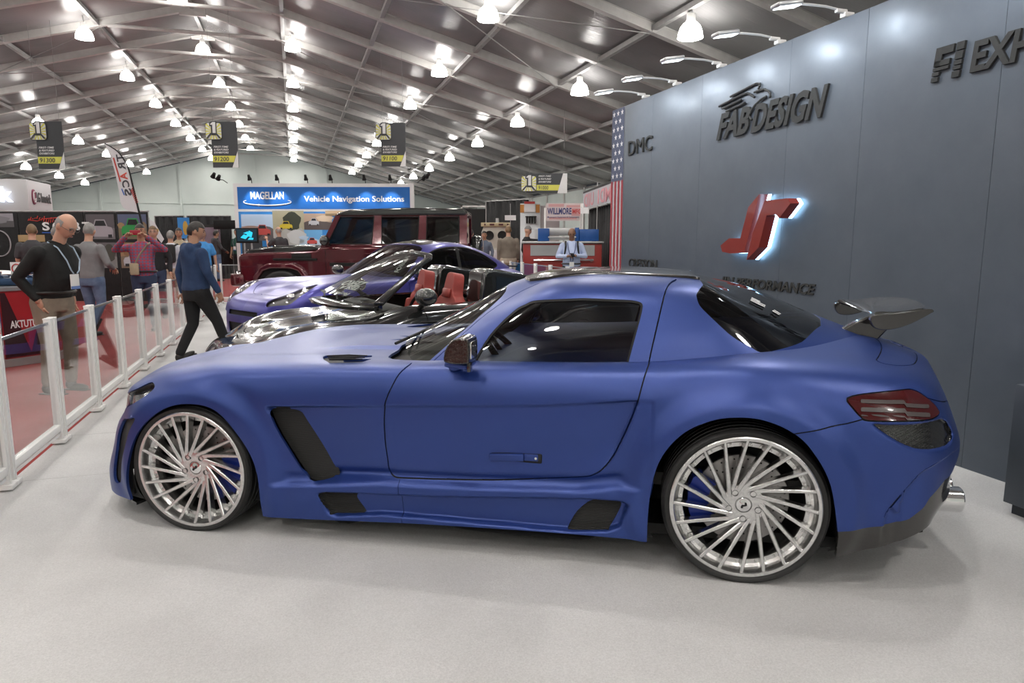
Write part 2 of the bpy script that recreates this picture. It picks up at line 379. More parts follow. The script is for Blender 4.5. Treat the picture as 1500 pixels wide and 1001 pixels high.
BK = {
 'arch_f': [(3.1134, 0.9231, 0.1201), (3.0829, 0.9625, 0.3256), (2.9824, 0.9934, 0.5099), (2.8315, 1.0038, 0.6422), (2.6776, 0.9975, 0.6869), (2.5179, 0.99, 0.6547), (2.3883, 0.9745, 0.4933), (2.3226, 0.9756, 0.3318), (2.3169, 0.957, 0.1131)],
 'arch_r': [(0.4089, 0.9755, 0.1562), (0.4039, 0.9762, 0.3508), (0.3681, 0.9816, 0.5312), (0.2829, 0.9932, 0.66), (0.1671, 1.0002, 0.7318), (0.0526, 1.0088, 0.7579), (-0.061, 1.0164, 0.7513), (-0.1757, 1.0193, 0.703), (-0.2545, 1.0191, 0.626), (-0.3319, 1.0084, 0.4865), (-0.3779, 0.9981, 0.2675)],
 'scoop_top': [(2.2699, 0.9484, 0.6776), (1.6476, 0.938, 0.7125), (0.8764, 0.9277, 0.751), (0.4673, 0.9298, 0.7932)],
 'scoop_bot': [(2.2516, 0.9731, 0.2899), (2.0316, 0.9261, 0.3138), (1.5453, 0.912, 0.3645)],
 'scoop_front': [(2.2702, 0.9482, 0.674), (2.0282, 0.9478, 0.3042)],
 'vent': [(2.2627, 0.9432, 0.6628), (2.2587, 0.9183, 0.6673), (2.1436, 0.8921, 0.663), (2.1028, 0.8937, 0.648), (2.0866, 0.8919, 0.6204), (1.9375, 0.8811, 0.3687), (1.9412, 0.8763, 0.3348), (1.9483, 0.9085, 0.3206), (2.0179, 0.9392, 0.3053), (2.0555, 0.937, 0.3124), (2.077, 0.9297, 0.3296), (2.2095, 0.9396, 0.5252)],
 'skirt_v1': [(2.0019, 0.9614, 0.2476), (1.9721, 0.969, 0.2598), (1.8153, 0.9652, 0.2704), (1.8171, 0.9237, 0.2404), (1.7708, 0.9199, 0.1718), (1.7926, 0.9284, 0.1628), (1.932, 0.9418, 0.1497), (1.9531, 0.9497, 0.1619)],
 'skirt_v2': [(0.6498, 0.9514, 0.3153), (0.5391, 0.9544, 0.3187), (0.5338, 0.9146, 0.2805), (0.5778, 0.9254, 0.1924), (0.5987, 0.9366, 0.1822), (0.7658, 0.9303, 0.1648), (0.771, 0.9137, 0.1706), (0.728, 0.9095, 0.2527)],
 'skirt_rec': [(2.0023, 0.9668, 0.2567), (1.9644, 0.9691, 0.2675), (1.3943, 0.9564, 0.2822), (0.65, 0.9509, 0.3248), (0.5208, 0.9585, 0.325), (0.4959, 0.9693, 0.3152), (0.5306, 0.9486, 0.2065), (0.5853, 0.952, 0.1802), (0.7736, 0.9445, 0.1603), (1.1973, 0.9437, 0.1635), (1.6772, 0.9477, 0.1697), (1.9251, 0.9567, 0.1422), (1.9568, 0.9572, 0.1611)],
 'door': [(1.558, 0.8326, 0.8986), (1.5888, 0.9014, 0.8636), (1.6174, 0.9294, 0.8051), (1.6397, 0.9374, 0.7561), (1.6538, 0.9317, 0.704), (1.6612, 0.9277, 0.6251), (1.6608, 0.9196, 0.514), (1.6532, 0.9172, 0.4451), (1.6462, 0.9041, 0.3755), (1.6307, 0.9089, 0.3574), (1.6029, 0.9176, 0.352), (1.4064, 0.9143, 0.358), (1.073, 0.9029, 0.3745), (0.7208, 0.9096, 0.4153), (0.6549, 0.9149, 0.4349), (0.6149, 0.9182, 0.4648), (0.573, 0.9166, 0.5219), (0.5439, 0.9136, 0.5804), (0.5007, 0.9193, 0.6859), (0.4703, 0.9096, 0.7759), (0.4435, 0.8935, 0.8824), (0.4189, 0.7763, 0.9491), (0.4257, 0.6797, 0.9583), (1.6334, 0.528, 0.8924)],
 'crease_b': [(2.2508, 0.9747, 0.287), (2.0198, 0.9501, 0.3021), (1.674, 0.9435, 0.3319), (1.1978, 0.9363, 0.3404), (0.7148, 0.9299, 0.3608), (0.5449, 0.9304, 0.3932)],
 'headlight': [(3.3543, 0.6559, 0.5178), (3.1645, 0.8404, 0.6229), (3.0551, 0.904, 0.7083), (2.9655, 0.9086, 0.7568), (2.9277, 0.9201, 0.7608), (2.9016, 0.9442, 0.7456), (2.9464, 0.9571, 0.7071), (3.0337, 0.9398, 0.6594), (3.3642, 0.6355, 0.5245), (3.3481, 0.6848, 0.4951)],
 'intake': [(3.2333, 0.8434, 0.4409), (3.1683, 0.8677, 0.5422), (3.0756, 0.943, 0.5744), (2.9857, 0.9896, 0.595), (3.0383, 0.9785, 0.5206), (3.0865, 0.961, 0.4285), (3.1498, 0.9239, 0.3195), (3.185, 0.9004, 0.2102), (3.2505, 0.8707, 0.1987), (3.258, 0.8567, 0.29)],
 'taillight': [(-0.3901, 0.9341, 0.8436), (-0.4713, 0.9116, 0.8626), (-0.6323, 0.8623, 0.8764), (-0.668, 0.8505, 0.8724), (-0.6985, 0.8483, 0.8587), (-0.746, 0.8476, 0.8226), (-0.7743, 0.8501, 0.7836), (-0.756, 0.8745, 0.7713), (-0.7207, 0.9029, 0.7623), (-0.6545, 0.9315, 0.7606), (-0.475, 0.9616, 0.7589), (-0.4433, 0.96, 0.7713), (-0.4096, 0.9494, 0.8075)],
 'carbon': [(-0.4951, 0.9499, 0.7424), (-0.5479, 0.9471, 0.7416), (-0.6589, 0.9223, 0.7439), (-0.7838, 0.8455, 0.7535), (-0.8259, 0.8099, 0.7225), (-0.8472, 0.8047, 0.6804), (-0.8234, 0.8451, 0.655), (-0.7764, 0.8898, 0.645), (-0.6857, 0.9349, 0.6444), (-0.6194, 0.952, 0.663), (-0.5539, 0.9552, 0.6978)],
 'bumper_line': [(-0.1757, 1.0193, 0.703), (-0.2729, 1.0044, 0.7218), (-0.3854, 0.9683, 0.7443), (-0.4538, 0.9609, 0.7663)],
 'lip': [(-0.3603, 1.0005, 0.2821), (-0.5489, 0.9636, 0.3098), (-0.6572, 0.9446, 0.3441), (-0.7162, 0.928, 0.3932), (-0.7329, 0.9199, 0.4152), (-0.8767, 0.7603, 0.3938), (-0.746, 0.9026, 0.293), (-0.3668, 0.9737, 0.1585)],
 'slash': [(-0.8388, 0.8491, 0.6096), (-0.772, 0.8939, 0.5871), (-0.6941, 0.9326, 0.5505), (-0.6302, 0.9568, 0.4719), (-0.5803, 0.9678, 0.3981), (-0.5604, 0.9506, 0.3505), (-0.6108, 0.9463, 0.362)],
 'hoodvent': [(2.1086, 0.6499, 0.8858), (2.1101, 0.6079, 0.886), (1.8644, 0.5749, 0.8887), (1.8431, 0.6252, 0.8907), (1.9682, 0.7258, 0.8892), (1.8139, 0.6942, 0.8927), (1.8249, 0.7968, 0.8928), (1.9935, 0.8124, 0.886), (2.0642, 0.7305, 0.8867)],
 'hoodvent2': [(1.9663, 0.0832, 0.899), (1.8513, 0.0294, 0.903), (1.7021, 0.0, 0.9088), (1.645, 0.0, 0.9112), (1.8595, 0.0056, 0.9028), (1.6843, 0.0089, 0.9095), (1.8745, 0.0845, 0.9019)],
 'cowl': [(1.7878, 0.5933, 0.8908), (1.8538, 0.3376, 0.8884), (1.8159, 0.2197, 0.9031), (1.7094, 0.0908, 0.9076), (1.631, 0.043, 0.9112), (1.4381, 0.7851, 0.908), (1.5741, 0.7974, 0.9019), (1.6693, 0.7803, 0.8989)],
 'trunk_line': [(-0.6841, 0.3222, 1.0007), (-0.626, 0.5119, 0.9818), (-0.562, 0.6852, 0.9617), (-0.5514, 0.7227, 0.9557), (-0.5953, 0.7445, 0.9431), (-0.6671, 0.7094, 0.9362), (-0.774, 0.5401, 0.9372), (-0.8781, 0.3061, 0.9399), (-0.8996, 0.2218, 0.9383)],
 'deck_crease': [(-0.0962, 0.7452, 0.9899), (-0.3115, 0.7605, 0.9752), (-0.548, 0.7945, 0.9358), (-0.6761, 0.8411, 0.8766), (-0.7235, 0.848, 0.8422), (-0.7842, 0.808, 0.821), (-0.8559, 0.6996, 0.7988), (-0.9004, 0.5976, 0.782)],
 'handle': [(1.1463, 0.9126, 0.5001), (0.9869, 0.9087, 0.5156), (0.9772, 0.9084, 0.5096), (0.9802, 0.9092, 0.4865), (0.9994, 0.9103, 0.4756), (1.1428, 0.914, 0.4674)],
 'handle2': [(0.9836, 0.9086, 0.5059), (0.9225, 0.9075, 0.5095), (0.9096, 0.9075, 0.5004), (0.9158, 0.9082, 0.4871), (0.9318, 0.909, 0.4797), (0.9897, 0.9101, 0.4762)],
 'mirror': [(1.5563, 0.7977, 0.9026), (1.2475, 0.8547, 0.9008)],
 'sill_seam': [(1.5909, 0.922, 0.3475), (1.5735, 0.9561, 0.1375)],
 'window': [(1.2491, 0.7706, 0.9155), (1.1805, 0.7126, 1.0331), (1.0784, 0.6447, 1.1421), (1.0259, 0.6328, 1.1724), (0.9649, 0.6319, 1.1937), (0.7362, 0.6472, 1.2091), (0.5155, 0.655, 1.2039), (0.4738, 0.6607, 1.1955), (0.4699, 0.6729, 1.1773), (0.4778, 0.699, 1.1348), (0.5183, 0.7809, 0.9688), (0.5298, 0.7902, 0.9445)],
 'ws': [(1.1869, 0.4118, 1.2024), (1.3189, 0.579, 1.0671), (1.5146, 0.6811, 0.8904)],
 'rear_glass': [(0.1871, 0.5255, 1.274), (0.2124, 0.5952, 1.2396), (0.2069, 0.624, 1.2131), (0.1827, 0.6535, 1.1748), (0.0708, 0.7061, 1.0727), (-0.0287, 0.7172, 1.0144), (-0.0862, 0.7149, 0.9908), (-0.187, 0.6531, 1.0062), (-0.2763, 0.5696, 1.025), (-0.339, 0.4639, 1.0544), (-0.3309, 0.4059, 1.0833), (-0.2351, 0.3409, 1.1484), (-0.1064, 0.3134, 1.2087), (0.0106, 0.3106, 1.2481)],
 'doorpillar': [(0.4219, 0.7906, 0.9484), (0.3922, 0.722, 1.0948), (0.3516, 0.5838, 1.2627), (0.3046, 0.4682, 1.3022)],
 'roofblk': [(1.1204, 0.1774, 1.2798), (1.0076, 0.2111, 1.3017), (0.6447, 0.3696, 1.3206), (0.2065, 0.4074, 1.3032), (0.165, 0.4304, 1.2915)],
 'wing_base': [(-0.4991, 0.291, 1.032), (-0.6424, 0.2917, 1.0121)],
 'st1': [(-0.0572, 0.4132, 1.2027), (-0.1244, 0.4231, 1.1712)],
 'st2': [(-0.1625, 0.4287, 1.1524), (-0.193, 0.4401, 1.1343)],
 'wiper': [(1.6619, 0.5625, 0.8904), (1.5733, 0.5343, 0.9502)],
}
# ================================================================ blue gull-wing coupe
CAR_O = Vector((1.1981, 3.7687, 0)); CAR_A = math.atan2(0.19784776, -0.98023276)
def sls_body_grid(nu=620, nv=200, disp=True):
    xm = [3.08,2.70,2.30,1.65,1.10,.55,.2,-.05,-.40,-.75]
    def R(y, z, xf, xt):
        xs = list(xf)+xm[len(xf)-3:]
        xs = xs[:16-len(xt)]+list(xt)
        return [(a,b,c) for a,b,c in zip(xs, y, z)]
    rails = [
     R([0,.45,.80,.93,.955,.945,.935,.93,.94,.965,.97,.955,.90,.76,.42,0], [.12,.12,.12,.12,.115,.112,.135,.148,.156,.155,.15,.165,.295,.33,.34,.34], [3.56,3.51,3.34], [-.82,-.90,-.92]),
     R([0,.45,.80,.945,.972,.957,.94,.93,.94,.98,.99,.975,.91,.77,.42,0], [.24,.24,.24,.24,.24,.24,.24,.24,.24,.25,.25,.27,.36,.385,.39,.39], [3.56,3.51,3.34], [-.87,-.98,-1.0]),
     R([0,.45,.79,.945,.980,.955,.935,.927,.935,.985,1.0,.98,.915,.77,.42,0], [.36,.36,.36,.36,.36,.36,.36,.36,.36,.37,.37,.38,.41,.43,.44,.44], [3.55,3.50,3.31], [-.87,-.98,-1.0]),
     R([0,.45,.77,.945,.985,.95,.93,.925,.935,.985,1.005,.985,.92,.775,.42,0], [.48,.48,.48,.49,.50,.50,.50,.50,.50,.50,.50,.50,.51,.52,.53,.53], [3.53,3.48,3.29], [-.885,-.995,-1.02]),
     R([0,.43,.72,.92,.982,.955,.94,.935,.94,.98,1.002,.985,.92,.775,.42,0], [.60,.60,.61,.645,.67,.68,.68,.68,.68,.69,.69,.67,.64,.62,.61,.61], [3.49,3.44,3.25], [-.89,-1.0,-1.035]),
     R([0,.42,.70,.865,.945,.93,.925,.92,.92,.94,.965,.945,.88,.74,.40,0], [.67,.67,.68,.735,.795,.81,.82,.82,.825,.84,.85,.82,.77,.73,.71,.71], [3.45,3.40,3.24], [-.87,-.975,-1.0]),
     R([0,.37,.63,.78,.85,.86,.865,.86,.86,.865,.88,.86,.79,.66,.37,0], [.72,.72,.73,.782,.848,.868,.887,.90,.91,.935,.95,.925,.87,.82,.80,.80], [3.39,3.34,3.17,3.04], [-.86,-.945,-.975]),
     R([0,.28,.46,.56,.62,.64,.66,.68,.69,.68,.67,.63,.57,.48,.28,0], [.755,.755,.765,.81,.856,.878,.896,.922,.95,.975,.995,.99,.94,.905,.90,.90], [3.32,3.27,3.12,2.98], [-.86,-.92,-.94]),
     R([0,.15,.26,.30,.32,.33,.34,.34,.34,.34,.33,.32,.31,.28,.17,0], [.80,.80,.805,.83,.858,.873,.89,.92,.97,.985,1.01,1.035,.985,.945,.945,.945], [3.14,3.11,3.0,2.92], [-.87,-.89,-.895]),
     R([0]*16, [.825,.825,.83,.842,.860,.872,.893,.93,.985,.99,1.02,1.045,.99,.955,.955,.955], [3.04,3.02,2.94,2.87], [-.825,-.845,-.85]),
    ]
    G = surf_grid(rails, nu, nv); G[...,1] = np.maximum(G[...,1], 0)
    if not disp: return G
    S = G.shape; P = G.reshape(-1, 3); x, y, z = P.T
    sw = sst(.6, .8, y)
    dy = np.zeros(len(P)); dz = np.zeros(len(P))
    # wheel arch lips
    for cx, cz, r0, a in ((2.69,.315,.38,.018), (.01,.36,.40,.022)):
        r = np.hypot(x-cx, z-cz); w = sst(.05, .2, z)
        dy += a*w*np.exp(-(np.clip(r-r0-.035, 0, 9)/.05)**2)*sst(r0-.1, r0-.02, r)
        dy -= .006*w*np.exp(-((r-r0-.13)/.045)**2)
    # hood bulge
    dz += .018*sst(.36, .29, np.abs(y))*sst(2.36, 2.05, x)*sst(1.1, 1.5, x)*sst(.72, .80, z)
    dz += .004*np.exp(-((y-.60)/.07)**2)*sst(3.0, 2.6, x)*sst(1.5, 2.2, x)*sst(.72, .80, z)
    if 'BK' in globals():
        B = {k: np.array(v) for k, v in BK.items()}
        def line(k, q, ax=0):
            a = B[k]; o = np.argsort(a[:,ax]); return np.interp(q, a[o,ax], a[o,2-ax])
        zt = line('scoop_top', x); zb = line('scoop_bot', x)
        xf = line('scoop_front', z, 2)
        D = .052*(1-sst(0, .55, xf-x))+.010*sst(.25, .6, x)
        dep = D*sst(-.004, .012, zt-z)*sst(-.02, .02, z-zb)*sst(-.004, .016, xf-x)*(x > .40)
        # fade the strake step downwards on the door
        dep *= np.where(x < 1.62, sst(.55, .0, (zt-z)) + .4, 1)
        door = sdf(B['door'][:,[0,2]], x, z)
        e = B['door'][12:22][:,[0,2]]; dl = np.full(len(P), 9.)
        for a, b in zip(e[:-1], e[1:]):
            v = b-a; t = np.clip(((x-a[0])*v[0]+(z-a[1])*v[1])/(v@v), 0, 1)
            dl = np.minimum(dl, np.hypot(x-a[0]-t*v[0], z-a[1]-t*v[1]))
        dep += .030*np.exp(-(dl/.13)**2)*sst(.42, .62, z)*sst(.006, -.006, door)*sst(-.004, .012, zt-z)
        dep = np.where(dl < .5, dep, dep); dy -= dep
        # side skirt: ledge under the door, recessed channel
        zc = line('crease_b', x); rr = np.minimum(np.hypot(x-2.69, z-.315)-.40, np.hypot(x, z-.36)-.42)
        dy += .022*sst(.012, -.012, z-zc)*sst(.0, .08, rr)*(x > .2)*(x < 2.4)
        dy -= .018*np.exp(-((z-zc-.03)/.025)**2)*sst(.05, .15, rr)*(x > .4)*(x < 2.2)
        rec = sdf(B['skirt_rec'][:,[0,2]], x, z)
        dy -= .042*sst(.004, -.010, rec)
        c = sdf(B['carbon'][:,[0,2]], x, z, .004); dy -= .018*sst(.004, -.006, c)*(x < 0); 
        sl = B['slash'][:,[0,2]]
        side = np.interp(x, sl[:,0][np.argsort(sl[:,0])], sl[:,1][np.argsort(sl[:,0])])-z
        dy -= .016*sst(-.003, .006, side)*np.exp(-(np.clip(side, 0, 9)/.16)**2)*(x < sl[:,0].max())*sst(.17, .27, z)
    P[:,1] += dy*sw; P[:,2] += dz
    return P.reshape(S)
def sls_roof_grid(nu=240, nv=80):
    # stations: cowl centre, cowl, pillar foot, 1.25, .9, .5, .2, -.1, rear corner, rear, rear centre
    rails = [
     [(1.80,0,.94),(1.74,.40,.925),(1.52,.715,.86),(1.25,.785,.885),(.90,.80,.90),(.50,.80,.92),(.20,.79,.94),(-.08,.74,.96),(-.42,.52,.99),(-.62,.28,1.01),(-.66,0,1.015)],
     [(1.62,0,1.04),(1.56,.37,1.025),(1.38,.66,.98),(1.16,.735,1.01),(.88,.755,1.02),(.50,.755,1.03),(.20,.745,1.04),(-.03,.69,1.05),(-.31,.48,1.06),(-.44,.26,1.08),(-.48,0,1.085)],
     [(1.40,0,1.155),(1.36,.34,1.14),(1.24,.585,1.105),(1.06,.66,1.135),(.83,.685,1.145),(.50,.69,1.15),(.20,.675,1.15),(.03,.625,1.15),(-.17,.44,1.145),(-.25,.24,1.165),(-.28,0,1.17)],
     [(1.22,0,1.245),(1.20,.30,1.235),(1.10,.49,1.205),(.97,.57,1.235),(.79,.605,1.248),(.50,.61,1.25),(.22,.59,1.245),(.10,.535,1.24),(-.02,.38,1.225),(-.08,.20,1.24),(-.10,0,1.245)],
     [(1.09,0,1.293),(1.08,.25,1.283),(1.01,.38,1.272),(.92,.455,1.285),(.76,.485,1.30),(.50,.49,1.302),(.24,.475,1.297),(.16,.43,1.29),(.10,.31,1.275),(.07,.17,1.28),(.06,0,1.283)],
     [(.92,0,1.322),(.915,.12,1.32),(.88,.20,1.32),(.82,.245,1.318),(.70,.265,1.325),(.50,.27,1.325),(.31,.26,1.318),(.26,.24,1.315),(.23,.18,1.312),(.215,.1,1.312),(.21,0,1.312)],
     [(.70,0,1.33),(.70,.0,1.33),(.69,.0,1.33),(.66,.0,1.331),(.60,.0,1.332),(.50,.0,1.331),(.42,0,1.33),(.41,0,1.33),(.40,0,1.33),(.395,0,1.33),(.39,0,1.33)],
    ]
    return surf_grid(rails, nu, nv)
#BUILD
def pl2(k, ax=(0,2)): return np.array([[p[ax[0]], p[ax[1]]] for p in BK[k]])
def open_dist(P, x, y):
    d = np.full(x.shape, 9.)
    for a, b in zip(P[:-1], P[1:]):
        v = b-a; t = np.clip(((x-a[0])*v[0]+(y-a[1])*v[1])/max(v@v, 1e-9), 0, 1)
        d = np.minimum(d, np.hypot(x-a[0]-t*v[0], y-a[1]-t*v[1]))
    return d
def smooth_open(P, n=6):
    P = np.asarray(P, float); Q = smooth_poly(P, n, sharp=(0, len(P)-1)); return Q[:(len(P)-1)*n+1]
def wheel(parent, loc, R_t, R_r, wid, side=1, spokes=20, steer=0., rimmat=None, caliper=None, cal_ang=0., simple=False, red=False):
    """tyre, rim, disc and caliper; outer face towards +y*side"""
    w = thing('wheel', None, None); w.parent = parent
    w.location = loc; w.rotation_euler = (0, 0, steer)
    Mx = Matrix.Rotation(-pi/2, 4, 'X') if side > 0 else Matrix.Rotation(pi/2, 4, 'X')   # local z -> outward
    rm = rimmat or M_ALU
    h = wid
    mb = MB()
    prof = [(R_r-.012,-h),(R_r+.004,-h-.004),(R_t-.012,-h+.012),(R_t,-h+.04)]
    nt = 5
    for i in range(nt):                                      # tread ribs and grooves
        a = -h+.04+(h-.055)*i/nt; b = -h+.04+(h-.055)*(i+1)/nt
        prof += [(R_t,a+.004),(R_t,b-.008),(R_t-.006,b-.006),(R_t-.006,b-.001)]
    prof += [(R_t-.001,-.018),(R_t-.008,-.005),(R_t-.020,.004),(R_r+.018,.006),(R_r+.006,.003),(R_r-.002,-.004),(R_r-.012,-.02)]
    mb.lathe(prof, 72 if not simple else 40, Mx)
    mb.build('tyre', M_RUB, w, angle=RD(50))
    mb = MB()
    ri = R_r-.018
    mb.lathe([(R_r-.002,-.004),(R_r-.001,.000),(R_r-.006,.003),(ri,.001),(ri-.004,-.008),(ri-.010,-.045),(ri-.022,-.055),(ri-.040,-.058),(ri-.042,-.066),(ri-.042,-h*.95),(ri-.03,-h)], 72 if not simple else 40, Mx)
    if not simple:
        for i in range(40):                                  # rivets round the split rim
            a = 2*pi*(i+.5)/40; r = ri-.031
            T = Mx@Matrix.Translation((r*cos(a), r*sin(a), -.056))
            mb.lathe([(.0055,0),(.0055,.005),(.003,.006),(.003,.003),(0,.003)], 8, T)
    # spokes
    for i in range(spokes):
        a0 = 2*pi*i/spokes; a1 = a0+side*RD(36 if i % 2 else 44)
        rr = .082 if i % 2 else .066
        p1 = Vector((ri*cos(a0), ri*sin(a0), -.006)); p0 = Vector((rr*cos(a1), rr*sin(a1), -.040))
        pm = p0.lerp(p1, .6)+Vector((0,0,-.004)); d = (p1-p0).normalized(); n = Vector((0,0,1)).cross(d).normalized()
        V = []; F = []
        for q, wd, dp in ((p0,.0105,.035),(p0.lerp(pm,.5),.0095,.034),(pm,.0085,.032),(p1,.0075,.042)):
            for sx, z in ((-1,0),(-.6,.004),(.6,.004),(1,0),(1.2,-dp),(-1.2,-dp)):
                V.append(q+n*(wd*sx)+Vector((0,0,z)))
        for k in range(3):
            for j in range(6): F.append((k*6+j, k*6+(j+1) % 6, k*6+6+(j+1) % 6, k*6+6+j))
        F.append((0,1,2,3,4,5)); F.append((23,22,21,20,19,18))
        if side < 0: F = [f[::-1] for f in F]
        mb.add(V, F, Mx)
    # hub with star edge and lug bolts
    star = []
    for i in range(spokes*2):
        a = 2*pi*i/(spokes*2); star.append((.112+.008*(i % 2), a))
    mb.lathe([(0,-.048),(.034,-.048),(.036,-.040),(.050,-.040),(.078,-.036),(.090,-.039),(.094,-.05),(.08,-.09),(0,-.09)], spokes*2, Mx)
    mb.build('rim', rm, w, angle=RD(30))
    mb = MB()
    mb.lathe([(0,.004),(.012,.004),(.02,0),(.030,-.001),(.034,-.006),(.034,-.012)], 24, Mx@Matrix.Translation((0,0,-.038)))
    cap = mb.build('hub_cap', M_CHROME, w)
    mb = MB()
    Tm = Mx@Matrix.Translation((0,0,-.0335))
    mb.prism([(-.012,-.012),(-.004,-.014),(-.004,-.002),(.008,-.002),(.012,.006),(.012,.013),(.003,.013),(.003,.006),(-.006,.004),(-.014,.0)], 0, .002, Tm)
    mb.build('emblem', M_BLACK, cap, smooth=False)
    for i in range(5):
        a = 2*pi*i/5+pi/2; T = Mx@Matrix.Translation((.064*cos(a), .064*sin(a), -.0405))
        MB().lathe([(.0135,.0065),(.0125,.006),(.012,-.004),(.008,-.004),(.008,.001),(0,.001)], 14, T).build('lug_bolt', M_LUG, w)
    mb = MB(); mb.lathe([(.06,-.125),(.06,-.115),(.20,-.115),(.203,-.118),(.203,-.138),(.20,-.141),(.06,-.141)], 48, Mx)
    if not simple:
        mb.mat(1)
        for i in range(60):
            a = 2*pi*i/60; r = .145+.02*(i % 3)
            mb.lathe([(.0045,.0008),(0,.0008)], 6, Mx@Matrix.Translation((r*cos(a), r*sin(a), -.115)))
    mb.build('brake_disc', [M_DISC, M_BLACK], w, angle=RD(30))
    mb = MB()
    A = [cal_ang+RD(d) for d in range(-32, 33, 8)]
    ring = [(.235,-.075),(.235,-.155),(.14,-.155),(.14,-.105),(.145,-.075)]
    V = []; F = []
    for i, a in enumerate(A):
        sh = .93 if i in (0, 8) else 1
        for r, z in ring: V.append((r*sh*cos(a), r*sh*sin(a), z))
    k = 5
    for i in range(len(A)-1):
        for j in range(k): F.append((i*k+j, i*k+(j+1) % k, (i+1)*k+(j+1) % k, (i+1)*k+j))
    F += [tuple(range(k)), tuple((len(A)-1)*k+j for j in range(k-1,-1,-1))]
    mb.add(V, F, Mx)
    mb.build('brake_caliper', caliper or M_CALB, w, angle=RD(30))
    MB().lathe([(.0,-h*.97),(ri-.035,-h*.97),(ri-.034,-h*.8)], 32, Mx).build('wheel_liner', M_BLACK, w)
    return w
def shell_extras(): pass
def build_sls():
    root = thing('sports_car', 'satin blue coupe with silver directional wheels and carbon rear wing', 'car', CAR_O, CAR_A)
    S = Sheet(sls_body_grid())
    x = lambda V: V[:,0]; z = lambda V: V[:,2]
    def cut(poly, reg, ax=(0,2), r=0., extra=None, only=None):
        def f(V):
            d = sdf(poly, V[:,ax[0]], V[:,ax[1]], r)
            return d if extra is None else np.maximum(d, extra(V))
        S.slice(f, reg, only)
    def lcut(P, w, reg, ax=(0,2), extra=None, only=None): S.band(P, w, reg, ax, extra, only)
    arF = pl2('arch_f'); arR = pl2('arch_r')
    cut(np.vstack([[3.115,0],smooth_open(arF, 5),[2.318,0]]), 1)
    cut(np.vstack([[.409,0],smooth_open(arR, 5),[-.385,0]]), 1)
    dp = pl2('door'); dp = np.vstack([dp, []]) if False else dp
    dps = np.vstack([smooth_open(dp[:11], 5), smooth_open(dp[11:22], 5), [[.43,.93],[1.53,.92]]])
    side = lambda V: .70-V[:,1]
    cut(dps, 2, r=0, extra=side)
    lcut(np.vstack([smooth_open(dp[:11], 5), smooth_open(dp[11:22], 5)]), .0032, 3, extra=side)
    cut(smooth_poly(pl2('vent'), 3), 4, only={0}, r=-.004)
    cut(smooth_poly(pl2('skirt_v1'), 3), 5, only={0}); cut(smooth_poly(pl2('skirt_v2'), 3), 6, only={0})
    lampf = np.array([(3.40,.485),(3.40,.55),(3.28,.625),(3.15,.685),(3.045,.722),(2.955,.762),(2.925,.764),(2.90,.746),(2.945,.708),(3.04,.657),(3.17,.60),(3.285,.545),(3.33,.50)])
    cut(smooth_poly(lampf, 3), 7, only={0}, extra=lambda V: .45-V[:,1])
    S.band(smooth_poly(lampf, 3), .003, 3, extra=lambda V: .45-V[:,1], only={0,7}, closed=True)
    cut(smooth_poly(pl2('intake'), 3), 8, only={0}, extra=lambda V: .4-V[:,1])
    tl = smooth_poly(pl2('taillight'), 3)
    cut(tl, 9, only={0}, extra=lambda V: V[:,0]); S.band(tl, .003, 3, only={0,9}, closed=True, extra=lambda V: V[:,0])
    cut(smooth_poly(pl2('carbon'), 3), 10, only={0})
    lp = np.array([(-.30,.10),(-.345,.268),(-.36,.2825),(-.55,.308),(-.66,.34),(-.72,.39),(-.745,.43),(-.82,.49),(-.90,.50),(-1.2,.50),(-1.2,.10)])
    cut(lp, 11, only={0})
    lcut(pl2('bumper_line'), .0025, 3, only={0}); lcut(pl2('sill_seam'), .0012, 3, only={0})
    lcut(smooth_open(pl2('slash')[:6], 4), .004, 3, only={0}, extra=lambda V: V[:,0])
    up = lambda V: .80-V[:,2]
    hv = pl2('hoodvent', (0,1)); cut(hv, 12, (0,1), only={0}, extra=up)
    cut(pl2('hoodvent2', (0,1)), 14, (0,1), only={0}, extra=up)
    cw = np.array([(1.30,-.1),(1.30,.74),(1.50,.76),(1.62,.735),(1.70,.70),(1.755,.62),(1.785,.50),(1.80,.35),(1.81,-.1)])
    cut(cw, 13, (0,1), only={0,2}, extra=up)
    tk = np.array([(-.70,-.1),(-.695,.24),(-.66,.44),(-.60,.60),(-.575,.66),(-.60,.69),(-.68,.66),(-.77,.55),(-.845,.35),(-.865,.15),(-.87,-.1)])
    lcut(smooth_open(tk, 4), .0025, 3, (0,1), only={0}, extra=up)
    dc = pl2('deck_crease')[4:]; lcut(dc, .002, 3, only={0}, extra=lambda V: .5-V[:,1])
    # hood shut line along the fender top
    hl = np.array([(1.56,.84),(1.66,.80),(1.80,.845),(2.1,.86)])
    # parts, near side and mirrored far side
    for mir in (False, True):
        S.part([0], 'body_shell', M_BLUE, root, .014, mir)
        dr = S.part([2], 'door', M_BLUE, root, .014, mir)
        for nm, r, m, off, fl in (('skirt_vent',5,M_GRILLE,.012,0),('skirt_vent',6,M_GRILLE,.012,0),('front_intake',8,M_GRILLE,.02,0),('rear_vent',10,M_CARB,.008,0),('rear_lip',11,M_CARBG,0,.02),('hood_vent',12,M_TRIM,.012,0),('hood_slit',14,M_TRIM,.012,0),('cowl',13,M_TRIM,.03,0)):
            S.part([r], nm, m, root, fl, mir, off)
        S.part([3], 'panel_gap', M_BLACK, root, 0, mir, .007)
        hl = S.part([7], 'headlight', M_CLEAR, root, .0, mir, .002); S.part([7], 'reflector', M_LAMPIN, hl, 0, mir, .03)
        tlp = S.part([9], 'taillight', M_TAIL, root, .01, mir, -.003)
        # lamp strips
        T = Sheet.__new__(Sheet); T.V = S.V.copy(); T.F = [list(f) for f, r in zip(S.F, S.R) if r == 9]; T.R = [0]*len(T.F)
